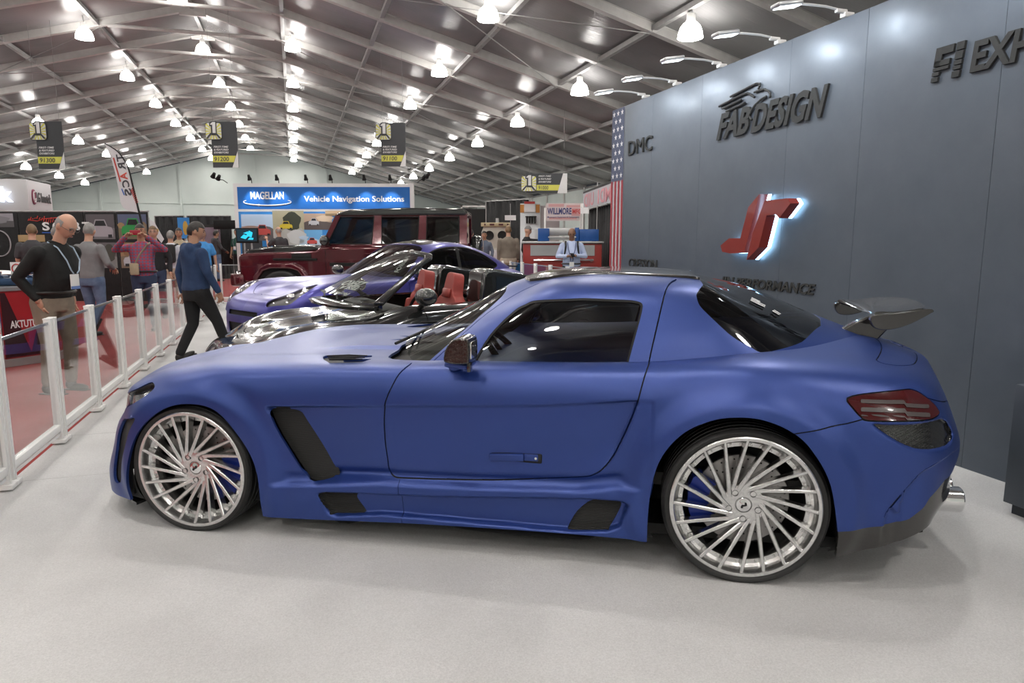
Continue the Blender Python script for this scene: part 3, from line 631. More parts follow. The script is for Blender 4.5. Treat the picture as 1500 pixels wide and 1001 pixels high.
        for a, b, reg in ((.022,.036,1),(.052,.068,1),(.078,.085,2)):
            def f(V, a=a, b=b):
                q = (V[:,2]-(.862+.10*(V[:,0]+.47)*np.where(V[:,0] < -.62, .9, .15)))*-1
                return np.maximum(np.maximum(a-q, q-b), np.maximum(-.72-V[:,0], V[:,0]+.44-.0*V[:,0]))
            T.slice(f, reg, {0})
        T.part([1,2], 'lamp_strip', M_TAILW, tlp, 0, mir, -.006)
        if not mir:
            hd = MB()
            h = pl2('handle'); cy = np.mean([p[1] for p in BK['handle']])
            hd.box((1.063, .906, .489), (.165,.038,.036), Matrix.Translation((1.063,0,.489))@Matrix.Rotation(.05, 4, 'Y')@Matrix.Translation((-1.063,0,-.489)), .006)
            o = hd.build('door_handle', M_BLUE, dr)
            bx('lock_cover', M_BLUE, (.948,.905,.493), (.070,.022,.034), o, .006)
            bx('handle_gap', M_TRIM, (1.02,.9025,.489), (.25,.02,.048), o, .008)
            MB().lathe([(0,.004),(.006,.004),(.006,0)], 12, Matrix.Translation((.925,.914,.492))@Matrix.Rotation(-pi/2, 4, 'X')).build('key_hole', M_CHROME, o)
    VS = Sheet(sls_body_grid(220, 80, False)); vp = smooth_poly(pl2('vent'), 3)
    VS.slice(lambda V: np.maximum(sdf(vp, V[:,0], V[:,2], .010), .5-V[:,1]), 1)
    for mir in (False, True): VS.part([1], 'side_vent', M_GRILLE, root, 0, mir, .058)
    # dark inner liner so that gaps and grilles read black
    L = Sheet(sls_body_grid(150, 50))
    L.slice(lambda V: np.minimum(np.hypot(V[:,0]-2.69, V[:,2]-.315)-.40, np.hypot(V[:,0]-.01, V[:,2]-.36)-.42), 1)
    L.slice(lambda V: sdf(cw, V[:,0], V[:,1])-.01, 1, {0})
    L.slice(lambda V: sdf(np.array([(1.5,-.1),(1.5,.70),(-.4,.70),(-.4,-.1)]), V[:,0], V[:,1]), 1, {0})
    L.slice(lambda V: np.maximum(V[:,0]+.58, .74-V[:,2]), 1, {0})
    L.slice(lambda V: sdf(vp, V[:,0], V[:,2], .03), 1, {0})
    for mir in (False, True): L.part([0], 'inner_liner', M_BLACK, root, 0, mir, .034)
    # ---- greenhouse
    R = Sheet(sls_roof_grid())
    ws = np.array([(2.2,-.1),(2.2,.72),(1.60,.728),(1.5146,.685),(1.42,.634),(1.319,.572),(1.24,.488),(1.195,.415),(1.183,.36),(1.20,.25),(1.21,-.1)])
    R.slice(lambda V: sdf(ws, V[:,0], V[:,1]), 1)
    wn = pl2('window'); wn[0] += (.01,-.03); wn[11] += (.0,-.03)
    wn = np.vstack([smooth_open(wn[:6], 4), smooth_open(wn[6:10], 4), wn[10:]])
    R.slice(lambda V: np.maximum(sdf(wn, V[:,0], V[:,2]), .45-V[:,1]), 2, {0})
    R.slice(lambda V: np.maximum(sdf(wn, V[:,0], V[:,2], .010), .45-V[:,1]), 3, {0})
    rg = [(p[0], p[1]) for p in BK['rear_glass'][:10]]
    rgp = np.vstack([[(.19,-.1),(.19,.40),(.175,.50)], smooth_open(np.array(rg[1:]), 3), [(-.41,.33),(-.445,.15),(-.455,-.1)]])
    R.slice(lambda V: sdf(rgp, V[:,0], V[:,1]), 4, {0})
    rb = np.array([(1.115,-.1),(1.10,.24),(1.06,.315),(.95,.355),(.645,.372),(.35,.40),(.205,.415),(.165,.40),(.20,.3),(.21,-.1)])
    R.slice(lambda V: np.maximum(sdf(rb, V[:,0], V[:,1]), 1.15-V[:,2]), 5, {0})
    dpl = np.vstack([[(.425,.90)], pl2('doorpillar')])
    R.band(smooth_open(dpl, 4), .0032, 6, (0,2), lambda V: .3-V[:,1], {0})
    al = np.array([(1.565,.735),(1.47,.69),(1.32,.602),(1.20,.51),(1.10,.44),(1.0,.40)])
    R.band(smooth_open(al, 4), .0028, 6, (0,1), None, {0})
    for mir in (False, True):
        R.part([0], 'roof_frame', M_BLUE, root, .012, mir)
        sw = R.part([2], 'side_window', M_GLASS, root, 0, mir, .003)
        R.part([3], 'window_trim', M_TRIM, root, .01, mir, .001)
    def both(regs, nm, m, fl=0, off=0.):
        a = R.part(regs, nm, m, root, fl, False, off); b = R.part(regs, nm, m, root, fl, True, off)
        me = a.data; bm = bmesh.new(); bm.from_mesh(me); bm.from_mesh(b.data)
        bmesh.ops.remove_doubles(bm, verts=bm.verts, dist=.0005)
        bm.to_mesh(me); bm.free(); bpy.data.objects.remove(b); me.polygons.foreach_set('use_smooth', [True]*len(me.polygons)); return a
    both([1], 'windscreen', M_WSGLASS, 0, .002)
    rgo = both([4], 'rear_window', M_DKGLASS, 0, .002)
    both([5], 'roof_panel', M_CARBG, .025, -.012)
    # black liner behind roof gaps: headliner
    R2 = Sheet(sls_roof_grid(90, 40)); 
    R2.slice(lambda V: np.minimum(np.minimum(sdf(ws, V[:,0], V[:,1])-.02, sdf(rgp, V[:,0], V[:,1])-.0), np.maximum(sdf(wn, V[:,0], V[:,2])-.02, .45-V[:,1])), 1)
    for mir in (False, True): R2.part([0], 'headliner', M_INT, root, 0, mir, .03)
    # white stickers on the rear glass
    # ---- cabin
    mb = MB(); mb.box((.65,0,.40), (1.9,1.62,.06)); mb.box((1.45,0,.78), (.30,1.44,.16), bev=.05); mb.box((-.28,0,.72), (.10,1.2,.3), bev=.03)
    mb.box((.7,0,.60), (1.2,.22,.3), bev=.05)
    mb.build('cabin', M_INT, root)
    for sgn in (1, -1):
        mb = MB(); y = .38*sgn
        mb.box((.72,y,.56), (.52,.50,.16), bev=.05)
        T = Matrix.Translation((.44,y,.62))@Matrix.Rotation(-.28, 4, 'Y')
        mb.box((0,0,.22), (.14,.48,.46), T, .05); mb.box((.0,0,.50), (.12,.28,.22), T, .05)
        mb.box((.03,.21,.2), (.14,.07,.40), T, .03); mb.box((.03,-.21,.2), (.14,.07,.40), T, .03)
        mb.build('seat', M_TAN, root)
    mb = MB(); T = Matrix.Translation((1.16,.38,.87))@Matrix.Rotation(-.85, 4, 'Y')
    mb.tube([(.185*cos(a), .185*sin(a), 0) for a in np.linspace(0, 2*pi, 33)[:-1]], .017, 8, M=T, closed=True)
    for a in (0, 2.2, 4.1): mb.tube([(0,0,-.02),(.18*cos(a), .18*sin(a), 0)], .014, 6, M=T)
    mb.ball((0,0,-.02), (.055,.055,.03), 12, T)
    mb.build('steering_wheel', M_TRIM, root)
    for sgn in (1, -1):                                       # inner door cards
        mb = MB(); mb.box((.95,.80*sgn,.68), (1.1,.04,.42), bev=.015); mb.box((.95,.77*sgn,.72), (.6,.05,.05), bev=.015); mb.build('door_card', M_INT, root)
    # ---- wheels
    for sgn in (1, -1):
        wheel(root, (0,.985*sgn,.352), .352, .318, .30, sgn, 20, 0, None, M_CALB, RD(0 if sgn > 0 else 180))
        wheel(root, (2.70,.975*sgn,.333), .333, .305, .255, sgn, 20, 0, None, M_CALB, RD(168 if sgn > 0 else 12))
        for cx, cz, r in ((.01,.36,.405),(2.69,.315,.385)):
            mb = MB(); arc = [(cx+r*cos(t), cz+r*sin(t)) for t in np.linspace(RD(-2), RD(182), 30)]
            arc = [(arc[0][0]+.01,.16)]+arc+[(arc[-1][0]-.01,.16)]
            yo = .925*sgn; yi = .55*sgn; k = len(arc)
            V = [(a,yo,c) for a, c in arc]+[(a,yi,c) for a, c in arc]
            mb.add(V, [(i,i+1,k+i+1,k+i) for i in range(k-1)]+[tuple(range(k,2*k))])
            mb.build('wheel_well', M_BLACK, root)
    # underbody
    mb = MB(); mb.prism([(3.40,-.5),(3.1,-.80),(2.3,-.86),(.4,-.86),(-.4,-.86),(-.85,-.6),(-.85,.6),(-.4,.86),(.4,.86),(2.3,.86),(3.1,.80),(3.40,.5)], .15, .2)
    mb.build('underbody', M_BLACK, root)
    for ax, r in ((0,.3),(2.7,.28)): MB().tube([(ax,-.72,.34),(ax,.72,.34)], .05, 10).build('axle', M_BLACK, root)
    # ---- door mirror
    for sgn in (1, -1):
        prof = smooth_poly(np.array([(1.205,.952),(1.202,1.01),(1.207,1.062),(1.25,1.066),(1.288,1.05),(1.314,1.01),(1.322,.967),(1.308,.953),(1.26,.948)]), 4, sharp=(0,2))
        mb = MB(); mb.prism([tuple(p) for p in prof], -1.055 if sgn > 0 else .90, -.90 if sgn > 0 else 1.055, Matrix.Rotation(pi/2, 4, 'X'))
        m = bevel_mod(mb.build('door_mirror', M_MIRC, root), .028, 4)
        mb = MB(); mb.prism([(1.326,.957),(1.335,.928),(1.225,.915),(1.215,.942)], -1.02 if sgn > 0 else .86, -.86 if sgn > 0 else 1.02, Matrix.Rotation(pi/2, 4, 'X'))
        mb.tube([(1.33,.83*sgn,.895),(1.32,.89*sgn,.915)], [.035,.03], 10)
        bevel_mod(mb.build('mirror_arm', M_BLUE, m, angle=RD(60)), .01)
        bx('mirror_corner', M_CARBG, (1.208,1.03*sgn,.935), (.018,.034,.045), m, .006)
        bx('mirror_glass', M_CHROME, (1.202,.975*sgn,1.008), (.006,.11,.075), m, .002)
    # ---- hood strakes and wipers
    for sgn in (1, -1):
        mb = MB()
        for k in range(3):
            y0 = .735+.03*k; mb.tube([(2.04-.02*k,y0*sgn,.907-.0035*k),(1.92,(y0+.004)*sgn,.914-.004*k),(1.82,(y0+.005)*sgn,.917-.004*k)], [.004,.007,.003], 6)
        mb.build('vent_slat', M_TRIM, root)
    for y0, y1 in ((.50,-.1),(.05,-.5)):
        mb = MB(); mb.tube([(1.76,y0,.945),(1.70,y0-.2,.975),(1.67,y1,.99)], .008, 6); mb.tube([(1.70,y0-.05,.972),(1.655,y0-.3,1.0),(1.65,y1-.1,1.005)], .006, 6)
        mb.build('wiper', M_TRIM, root)
    # ---- rear wing
    ys = np.linspace(-.34, .34, 41); V = []; F = []; n = 16
    for y in ys:
        t = abs(y)/.34
        xl = -.715+.070*t**2.2; xt = -.905+.02*t**2+.03*max(0, (t-.8)/.2)**2
        zl = 1.112+.030*t**2; zt = 1.192-.022*t**2
        th = .030+.012*t**3
        for j in range(n):
            a = 2*pi*j/n; u = .5-.5*cos(a); h = th*(1 if sin(a) > 0 else -1)*(abs(sin(a))**.8)*(1-.55*u)
            V.append((xl+(xt-xl)*u, y, zl+(zt-zl)*u+h*.5-.018*sin(pi*u)))
    for i in range(len(ys)-1):
        for j in range(n): F.append((i*n+j, i*n+(j+1) % n, (i+1)*n+(j+1) % n, (i+1)*n+j))
    F += [tuple(range(n)), tuple((len(ys)-1)*n+j for j in range(n-1,-1,-1))]
    wing = mesh('rear_wing', V, F, M_CARBG, root, angle=RD(50))
    for sgn in (1, -1):
        ep = smooth_poly(np.array([(-.628,1.125),(-.65,1.072),(-.72,1.066),(-.81,1.098),(-.905,1.158),(-.88,1.170),(-.75,1.150),(-.68,1.142)]), 4, sharp=(4,))
        mb = MB(); mb.prism([tuple(p) for p in ep], -.355 if sgn > 0 else .32, -.32 if sgn > 0 else .355, Matrix.Rotation(pi/2, 4, 'X')); bevel_mod(mb.build('endplate', M_CARBG, wing), .012, 3)
    mb = MB(); mb.prism([(-.505,1.0),(-.53,1.042),(-.60,1.085),(-.68,1.125),(-.84,1.14),(-.76,1.06),(-.70,.985)], -.22, -.17, Matrix.Rotation(pi/2, 4, 'X')); bevel_mod(mb.build('wing_stand', M_CARBG, wing), .008)
    # white stickers on the rear glass
    for k, (p0, p1) in enumerate((BK['st1'], BK['st2'])):
        p0, p1 = Vector(p0), Vector(p1); u = (p1-p0).normalized(); nn = Vector((-.45,.2,.87)).normalized(); v = nn.cross(u).normalized()
        for j in range(3 if k == 0 else 2):
            q = p0+v*(.030*j-.03)+nn*.006; L = (p1-p0).length*(1 if j != 2 else .6)
            mb = MB(); mb.quad(q, q+u*L, q+u*L+v*.020, q+v*.020); mb.build('glass_sticker', M_STICK, rgo, False)
    # ---- exhaust and diffuser
    for sgn in (1, -1):
        for dy, dz in ((.50,.285),(.365,.300)):
            mb = MB(); mb.lathe([(.046,.0),(.055,.0),(.060,.006),(.060,.10),(.055,.30),(.044,.30),(.046,.02)], 24, Matrix.Translation((-1.035,dy*sgn,dz))@Matrix.Rotation(pi/2, 4, 'Y'), closed=True)
            mb.build('exhaust_tip', M_CHROME, root)
        mb = MB()
        mb.prism([(-.62,.25),(-.80,.26),(-.87,.33),(-.92,.47),(-.80,.50),(-.62,.42)], -.012, .012, Matrix.Translation((0,.62*sgn,0))@Matrix.Rotation(pi/2, 4, 'X'))
        mb.build('diffuser_fin', M_CARBG, root, smooth=False)
    mb = MB(); mb.prism([(-.5,.20),(-.82,.30),(-.90,.42),(-.82,.45),(-.5,.35)], -.60, .60, Matrix.Rotation(pi/2, 4, 'X')); mb.build('diffuser', M_CARB, root, smooth=False)
    # rear emblem
    mb = MB(); T = Matrix.Translation((-.985,0,.80))@Matrix.Rotation(-pi/2+.35, 4, 'Y')
    mb.tube([(.052*cos(a), .052*sin(a), 0) for a in np.linspace(0, 2*pi, 25)[:-1]], .005, 6, M=T, closed=True)
    for a in (pi/2, pi/2+2*pi/3, pi/2+4*pi/3): mb.tube([(0,0,0),(.05*sin(a), .05*cos(a), 0)], [.009,.003], 6, M=T)
    mb.build('badge', M_CHROME, root)
    # front splitter strakes peeking out ahead of the wheel
    mb = MB()
    mb.prism([(3.30,.60),(3.24,.78),(3.14,.88),(3.10,.90),(3.05,.60)], .085, .10); mb.build('front_splitter', M_CARB, root)
    return root
sls = build_sls()
# ================================================================ cars behind
M_REDW = mat('red alloy', (.42,.05,.03), .35, .3)
def rails_from(tab):
    """tab: list of (xs, ys, zs) per rail"""
    return [list(zip(x, y, z)) for x, y, z in tab]
def two(root, R, regs, nm, m, fl=0., off=0.):
    a = R.part(regs, nm, m, root, fl, False, off); b = R.part(regs, nm, m, root, fl, True, off)
    me = a.data; bm = bmesh.new(); bm.from_mesh(me); bm.from_mesh(b.data); bmesh.ops.remove_doubles(bm, verts=bm.verts, dist=.0006)
    bm.to_mesh(me); bm.free(); bpy.data.objects.remove(b); me.polygons.foreach_set('use_smooth', [True]*len(me.polygons)); return a
def circ(cx, cz, r): return lambda V: np.hypot(V[:,0]-cx, V[:,2]-cz)-r
SX = [-.93,-1.45,-2.0,-2.9,-3.4,-3.85,-4.4]
def base_rails(kx=1., ky=1., kz=1., fen=0.):
    def R(xf, xt, y, z):
        xs = list(xf)+(([-.50] if len(xf) == 3 else [])+SX); xs = xs[:14-len(xt)]+list(xt)
        return [(a*kx, b*ky, c*kz) for a, b, c in zip(xs, y, z)]
    tab = [
     R([-.02,-.06,-.26], [-4.78,-4.90,-4.94], [0,.48,.80,.92,.955,.945,.93,.93,.94,.965,.93,.74,.42,0], [.19,.19,.19,.19,.19,.19,.19,.19,.19,.21,.26,.36,.38,.38]),
     R([0,-.04,-.24], [-4.80,-4.93,-4.97], [0,.49,.80,.93,.965,.95,.94,.94,.95,.975,.945,.76,.43,0], [.40,.40,.40,.40,.40,.40,.40,.40,.42,.45,.47,.50,.52,.52]),
     R([-.03,-.06,-.25], [-4.80,-4.93,-4.97], [0,.48,.78,.915,.965,.95,.94,.94,.955,.98,.945,.76,.43,0], [.56,.56,.57,.60,.64,.64,.64,.65,.67,.68,.68,.68,.68,.68]),
     R([-.09,-.12,-.30,-.52], [-4.76,-4.88,-4.92], [0,.43+fen*.3,.71+fen*.8,.85+fen*.5,.90,.895,.89,.89,.90,.92,.87,.69,.39,0], [.66,.66+fen*.3,.68+fen*.9,.75+fen,.83+fen*.5,.85,.86,.88,.90,.91,.89,.84,.82,.82]),
     R([-.16,-.19,-.35,-.54], [-4.68,-4.79,-4.82], [0,.35,.58,.69,.73,.74,.76,.77,.77,.76,.71,.55,.31,0], [.705,.705+fen*.2,.73+fen*.7,.815+fen*.7,.895+fen*.2,.91,.915,.93,.95,.97,.96,.92,.91,.91]),
     R([-.22,-.24,-.38,-.56], [-4.66,-4.74,-4.76], [0,.22,.38,.44,.47,.49,.51,.53,.53,.52,.48,.36,.2,0], [.725,.725,.75,.81,.865,.90,.93,.95,.965,.985,.98,.95,.94,.94]),
     R([-.30,-.31,-.42,-.58], [-4.62,-4.68,-4.70], [0]*14, [.745,.745,.765,.82,.875,.93,.98,.985,.99,1.0,1.0,.97,.96,.96]),
    ]
    return tab
def roof_rails(kx=1., ky=1., kz=1., dx=0., dz=0.):
    tab = [
     [(-1.72,0,.95),(-1.80,.42,.94),(-2.05,.745,.88),(-2.5,.81,.89),(-3.1,.82,.91),(-3.6,.81,.93),(-4.0,.77,.95),(-4.4,.66,.98),(-4.62,.35,1.0),(-4.66,0,1.0)],
     [(-2.2,0,1.19),(-2.25,.37,1.18),(-2.42,.645,1.15),(-2.7,.705,1.165),(-3.1,.715,1.18),(-3.5,.70,1.18),(-3.8,.66,1.18),(-4.1,.55,1.17),(-4.25,.28,1.18),(-4.28,0,1.18)],
     [(-2.60,0,1.365),(-2.62,.31,1.355),(-2.72,.53,1.335),(-2.88,.585,1.35),(-3.1,.595,1.36),(-3.35,.585,1.355),(-3.55,.54,1.34),(-3.75,.43,1.32),(-3.82,.22,1.325),(-3.84,0,1.33)],
     [(-2.82,0,1.425),(-2.83,.17,1.42),(-2.88,.28,1.415),(-2.98,.31,1.425),(-3.1,.315,1.425),(-3.25,.31,1.42),(-3.38,.28,1.41),(-3.48,.22,1.40),(-3.52,.11,1.40),(-3.54,0,1.40)],
     [(-3.0,0,1.445),(-3.0,0,1.445),(-3.02,0,1.446),(-3.05,0,1.447),(-3.1,0,1.447),(-3.15,0,1.446),(-3.2,0,1.445),(-3.25,0,1.442),(-3.27,0,1.441),(-3.28,0,1.44)],
    ]
    return [[(x*kx+dx, y*ky, z*kz+dz) for x, y, z in r] for r in tab]
def arches(S, ax, cz, r, zmin=0.):
    for cx in ax: S.slice(lambda V, cx=cx: np.minimum(circ(cx, cz, r)(V), np.maximum(np.maximum(np.abs(V[:,0]-cx)-r, V[:,2]-cz), -V[:,2])), 1)
def car_liner(root, grid, ax, cz, r, hole=None):
    L = Sheet(grid)
    for cx in ax: L.slice(circ(cx, cz, r+.03), 1)
    if hole is not None: L.slice(lambda V: np.maximum(sdf(hole, V[:,0], V[:,1])-.02, .5-V[:,2]), 1)
    for mir in (False, True): L.part([0], 'inner_liner', M_BLACK, root, 0, mir, .03)
def wells(root, ax, cz, r, yo):
    for sgn in (1, -1):
        for cx in ax:
            arc = [(cx+r*cos(t), cz+r*sin(t)) for t in np.linspace(0, pi, 20)]; arc = [(arc[0][0],.2)]+arc+[(arc[-1][0],.2)]; k = len(arc)
            V = [(a,yo*sgn,c) for a, c in arc]+[(a,.5*sgn,c) for a, c in arc]
            MB().add(V, [(i,i+1,k+i+1,k+i) for i in range(k-1)]+[tuple(range(k,2*k))]).build('wheel_well', M_BLACK, root)
# ---------------------------------------------------------------- violet four-door
def build_saloon():
    hx, hy = -.66, -.752
    root = thing('sports_saloon', 'satin violet blue four-door car with black roof, behind the black open car', 'car', (-3.53, 8.83, .01), math.atan2(hy, hx)); root.scale = (1.025,1.025,1.025)
    S = Sheet(surf_grid(base_rails(fen=.06), 260, 90))
    arches(S, (-.93,-3.85), .36, .385)
    hl = smooth_poly(np.array([(-.09,.46),(-.15,.62),(-.26,.77),(-.42,.82),(-.58,.80),(-.68,.73),(-.62,.66),(-.42,.57),(-.24,.49)]), 3)
    S.slice(lambda V: np.maximum(sdf(hl, V[:,0], V[:,1]), .615-V[:,2]), 2, {0})
    S.slice(lambda V: np.maximum(np.maximum(np.abs(V[:,2]-.525)-.03-.0*V[:,1], V[:,1]-.36+.0*V[:,2]), -.45-V[:,0]), 3, {0})
    S.slice(lambda V: np.maximum(np.maximum(sdf(np.array([(.44,.30),(.44,.52),(.66,.54),(.80,.50),(.80,.30)]), V[:,1], V[:,2]), -.45-V[:,0]), V[:,0]-5), 3, {0})
    S.slice(lambda V: np.maximum(np.maximum(np.abs(V[:,2]-.33)-.07, V[:,1]-.36), -.45-V[:,0]), 3, {0})
    tl = smooth_poly(np.array([(-4.52,.80),(-4.55,.88),(-4.75,.885),(-4.88,.84),(-4.85,.79),(-4.7,.77)]), 3)
    S.slice(lambda V: np.maximum(sdf(tl, V[:,0], V[:,2]), .2-V[:,1]), 4, {0})
    hood = smooth_open(np.array([(-.33,0),(-.36,.30),(-.50,.50),(-.75,.60),(-1.2,.64),(-1.75,.70)]), 4)
    S.band(hood, .004, 5, (0,1), lambda V: .6-V[:,2], {0})
    for P in ([(-2.02,.90),(-2.0,.6),(-1.96,.32),(-2.05,.26),(-2.8,.25),(-3.12,.27),(-3.15,.6),(-3.18,.93)], [(-3.16,.27),(-3.6,.3),(-3.66,.6),(-3.95,.9)]):
        S.band(smooth_open(np.array(P), 4), .003, 5, (0,2), lambda V: .6-V[:,1], {0})
    cab = np.array([(-2.1,-.1),(-2.1,.66),(-4.2,.6),(-4.5,.3),(-4.5,-.1)])
    S.slice(lambda V: np.maximum(sdf(cab, V[:,0], V[:,1]), .8-V[:,2]), 6, {0})
    for mir in (False, True):
        S.part([0], 'body_shell', M_PURP, root, .012, mir)
        h = S.part([2], 'headlight', M_CLEAR, root, 0, mir, -.002); S.part([2], 'reflector', M_DKALU, h, 0, mir, .03)
        S.part([3], 'front_intake', M_GRILLE, root, 0, mir, .03); S.part([4], 'taillight', M_TAIL, root, .01, mir, -.006)
        sg = -1 if mir else 1
        for px, py, pz in ((-.33,.66,.74),(-.50,.72,.79)):
            MB().ball((px,py*sg,pz), (.055,.055,.05), 14).build('lamp_lens', M_CHROME, h)
    car_liner(root, surf_grid(base_rails(fen=.06), 100, 40), (-.93,-3.85), .36, .385, cab)
    wells(root, (-.93,-3.85), .36, .40, .88)
    R = Sheet(surf_grid(roof_rails(), 160, 60))
    ws = np.array([(-1.0,-.1),(-1.0,.8),(-2.03,.75),(-2.10,.715),(-2.42,.615),(-2.63,.50),(-2.66,.40),(-2.64,.2),(-2.63,-.1)])
    R.slice(lambda V: sdf(ws, V[:,0], V[:,1]), 1)
    wn = np.vstack([smooth_open(np.array([(-2.18,.88),(-2.42,1.10),(-2.66,1.255),(-2.9,1.315),(-3.2,1.33),(-3.5,1.30),(-3.8,1.20),(-4.02,1.07),(-4.0,1.02),(-3.85,.985)]), 4), [(-3.4,.955),(-2.6,.92)]])
    R.slice(lambda V: np.maximum(sdf(wn, V[:,0], V[:,2]), .4-V[:,1]), 2, {0})
    R.slice(lambda V: np.maximum(sdf(wn, V[:,0], V[:,2], .012), .4-V[:,1]), 3, {0})
    R.slice(lambda V: np.maximum(np.abs(V[:,0]+3.13+.12*(V[:,2]-.9))-.032, .4-V[:,1]), 3, {2})
    rg = np.array([(-3.62,-.1),(-3.62,.30),(-3.72,.42),(-4.05,.53),(-4.45,.42),(-4.5,-.1)])
    R.slice(lambda V: sdf(rg, V[:,0], V[:,1]), 4, {0})
    rb = np.array([(-2.66,-.1),(-2.68,.38),(-2.80,.44),(-3.1,.46),(-3.4,.45),(-3.6,.38),(-3.6,-.1)])
    R.slice(lambda V: np.maximum(sdf(rb, V[:,0], V[:,1]), 1.2-V[:,2]), 5, {0})
    for mir in (False, True):
        R.part([0], 'roof_frame', M_PURP, root, .012, mir); R.part([2], 'side_window', M_DKGLASS, root, 0, mir, .003); R.part([3], 'window_trim', M_TRIM, root, .008, mir, .001)
    two(root, R, [1], 'windscreen', M_WSGLASS, 0, .002); two(root, R, [4], 'rear_window', M_DKGLASS, 0, .002); two(root, R, [5], 'roof_panel', M_CARBBODY, .01, -.003)
    mb = MB(); mb.box((-3.1,0,.42), (2.4,1.5,.06)); mb.box((-1.95,0,.80), (.5,1.35,.16), bev=.05)
    mb.box((-4.2,0,.6), (.1,1.2,.5)); mb.build('cabin', M_INT, root)
    for sg in (1,-1):
        mb = MB(); mb.box((-2.75,.38*sg,.62), (.5,.5,.2), bev=.06); mb.box((-3.08,.38*sg,.9), (.16,.5,.6), bev=.06); mb.box((-3.12,.38*sg,1.2), (.1,.26,.16), bev=.04); mb.build('seat', M_INT, root)
        mb = MB(); mb.ball((-2.16,.99*sg,.98), (.09,.11,.075), 16); mr = mb.build('door_mirror', M_CARBBODY, root)
        MB().tube([(-2.2,.84*sg,.90),(-2.17,.95*sg,.94)], .025, 8).build('mirror_arm', M_TRIM, mr)
        wheel(root, (-.93,.955*sg,.35), .35, .275, .25, sg, 10, 0, M_DKALU, M_CALR, 0, True)
        wheel(root, (-3.85,.965*sg,.35), .35, .275, .28, sg, 10, 0, M_DKALU, M_CALR, 0, True)
    # sticker across the top of the windscreen pillar and a script low on the glass
    mb = MB(); o = Vector((-2.09,.60,.965)); e = Vector((-2.58,.435,1.318)); u = (e-o).normalized(); nrm = Vector((.62,.30,.72)).normalized(); v = nrm.cross(u)
    add_text(mb, 'FORGIATO', o+nrm*.022, u, v, .56, .075, .003, .02); mb.build('windscreen_lettering', M_STICK, root, smooth=False)
    # adaptive tail spoiler blade
    mb = MB(); mb.tube([(-4.72,-.55,.99),(-4.78,0,1.0),(-4.72,.55,.99)], .014, 8); mb.build('tail_spoiler', M_TRIM, root)
    return root
build_saloon()
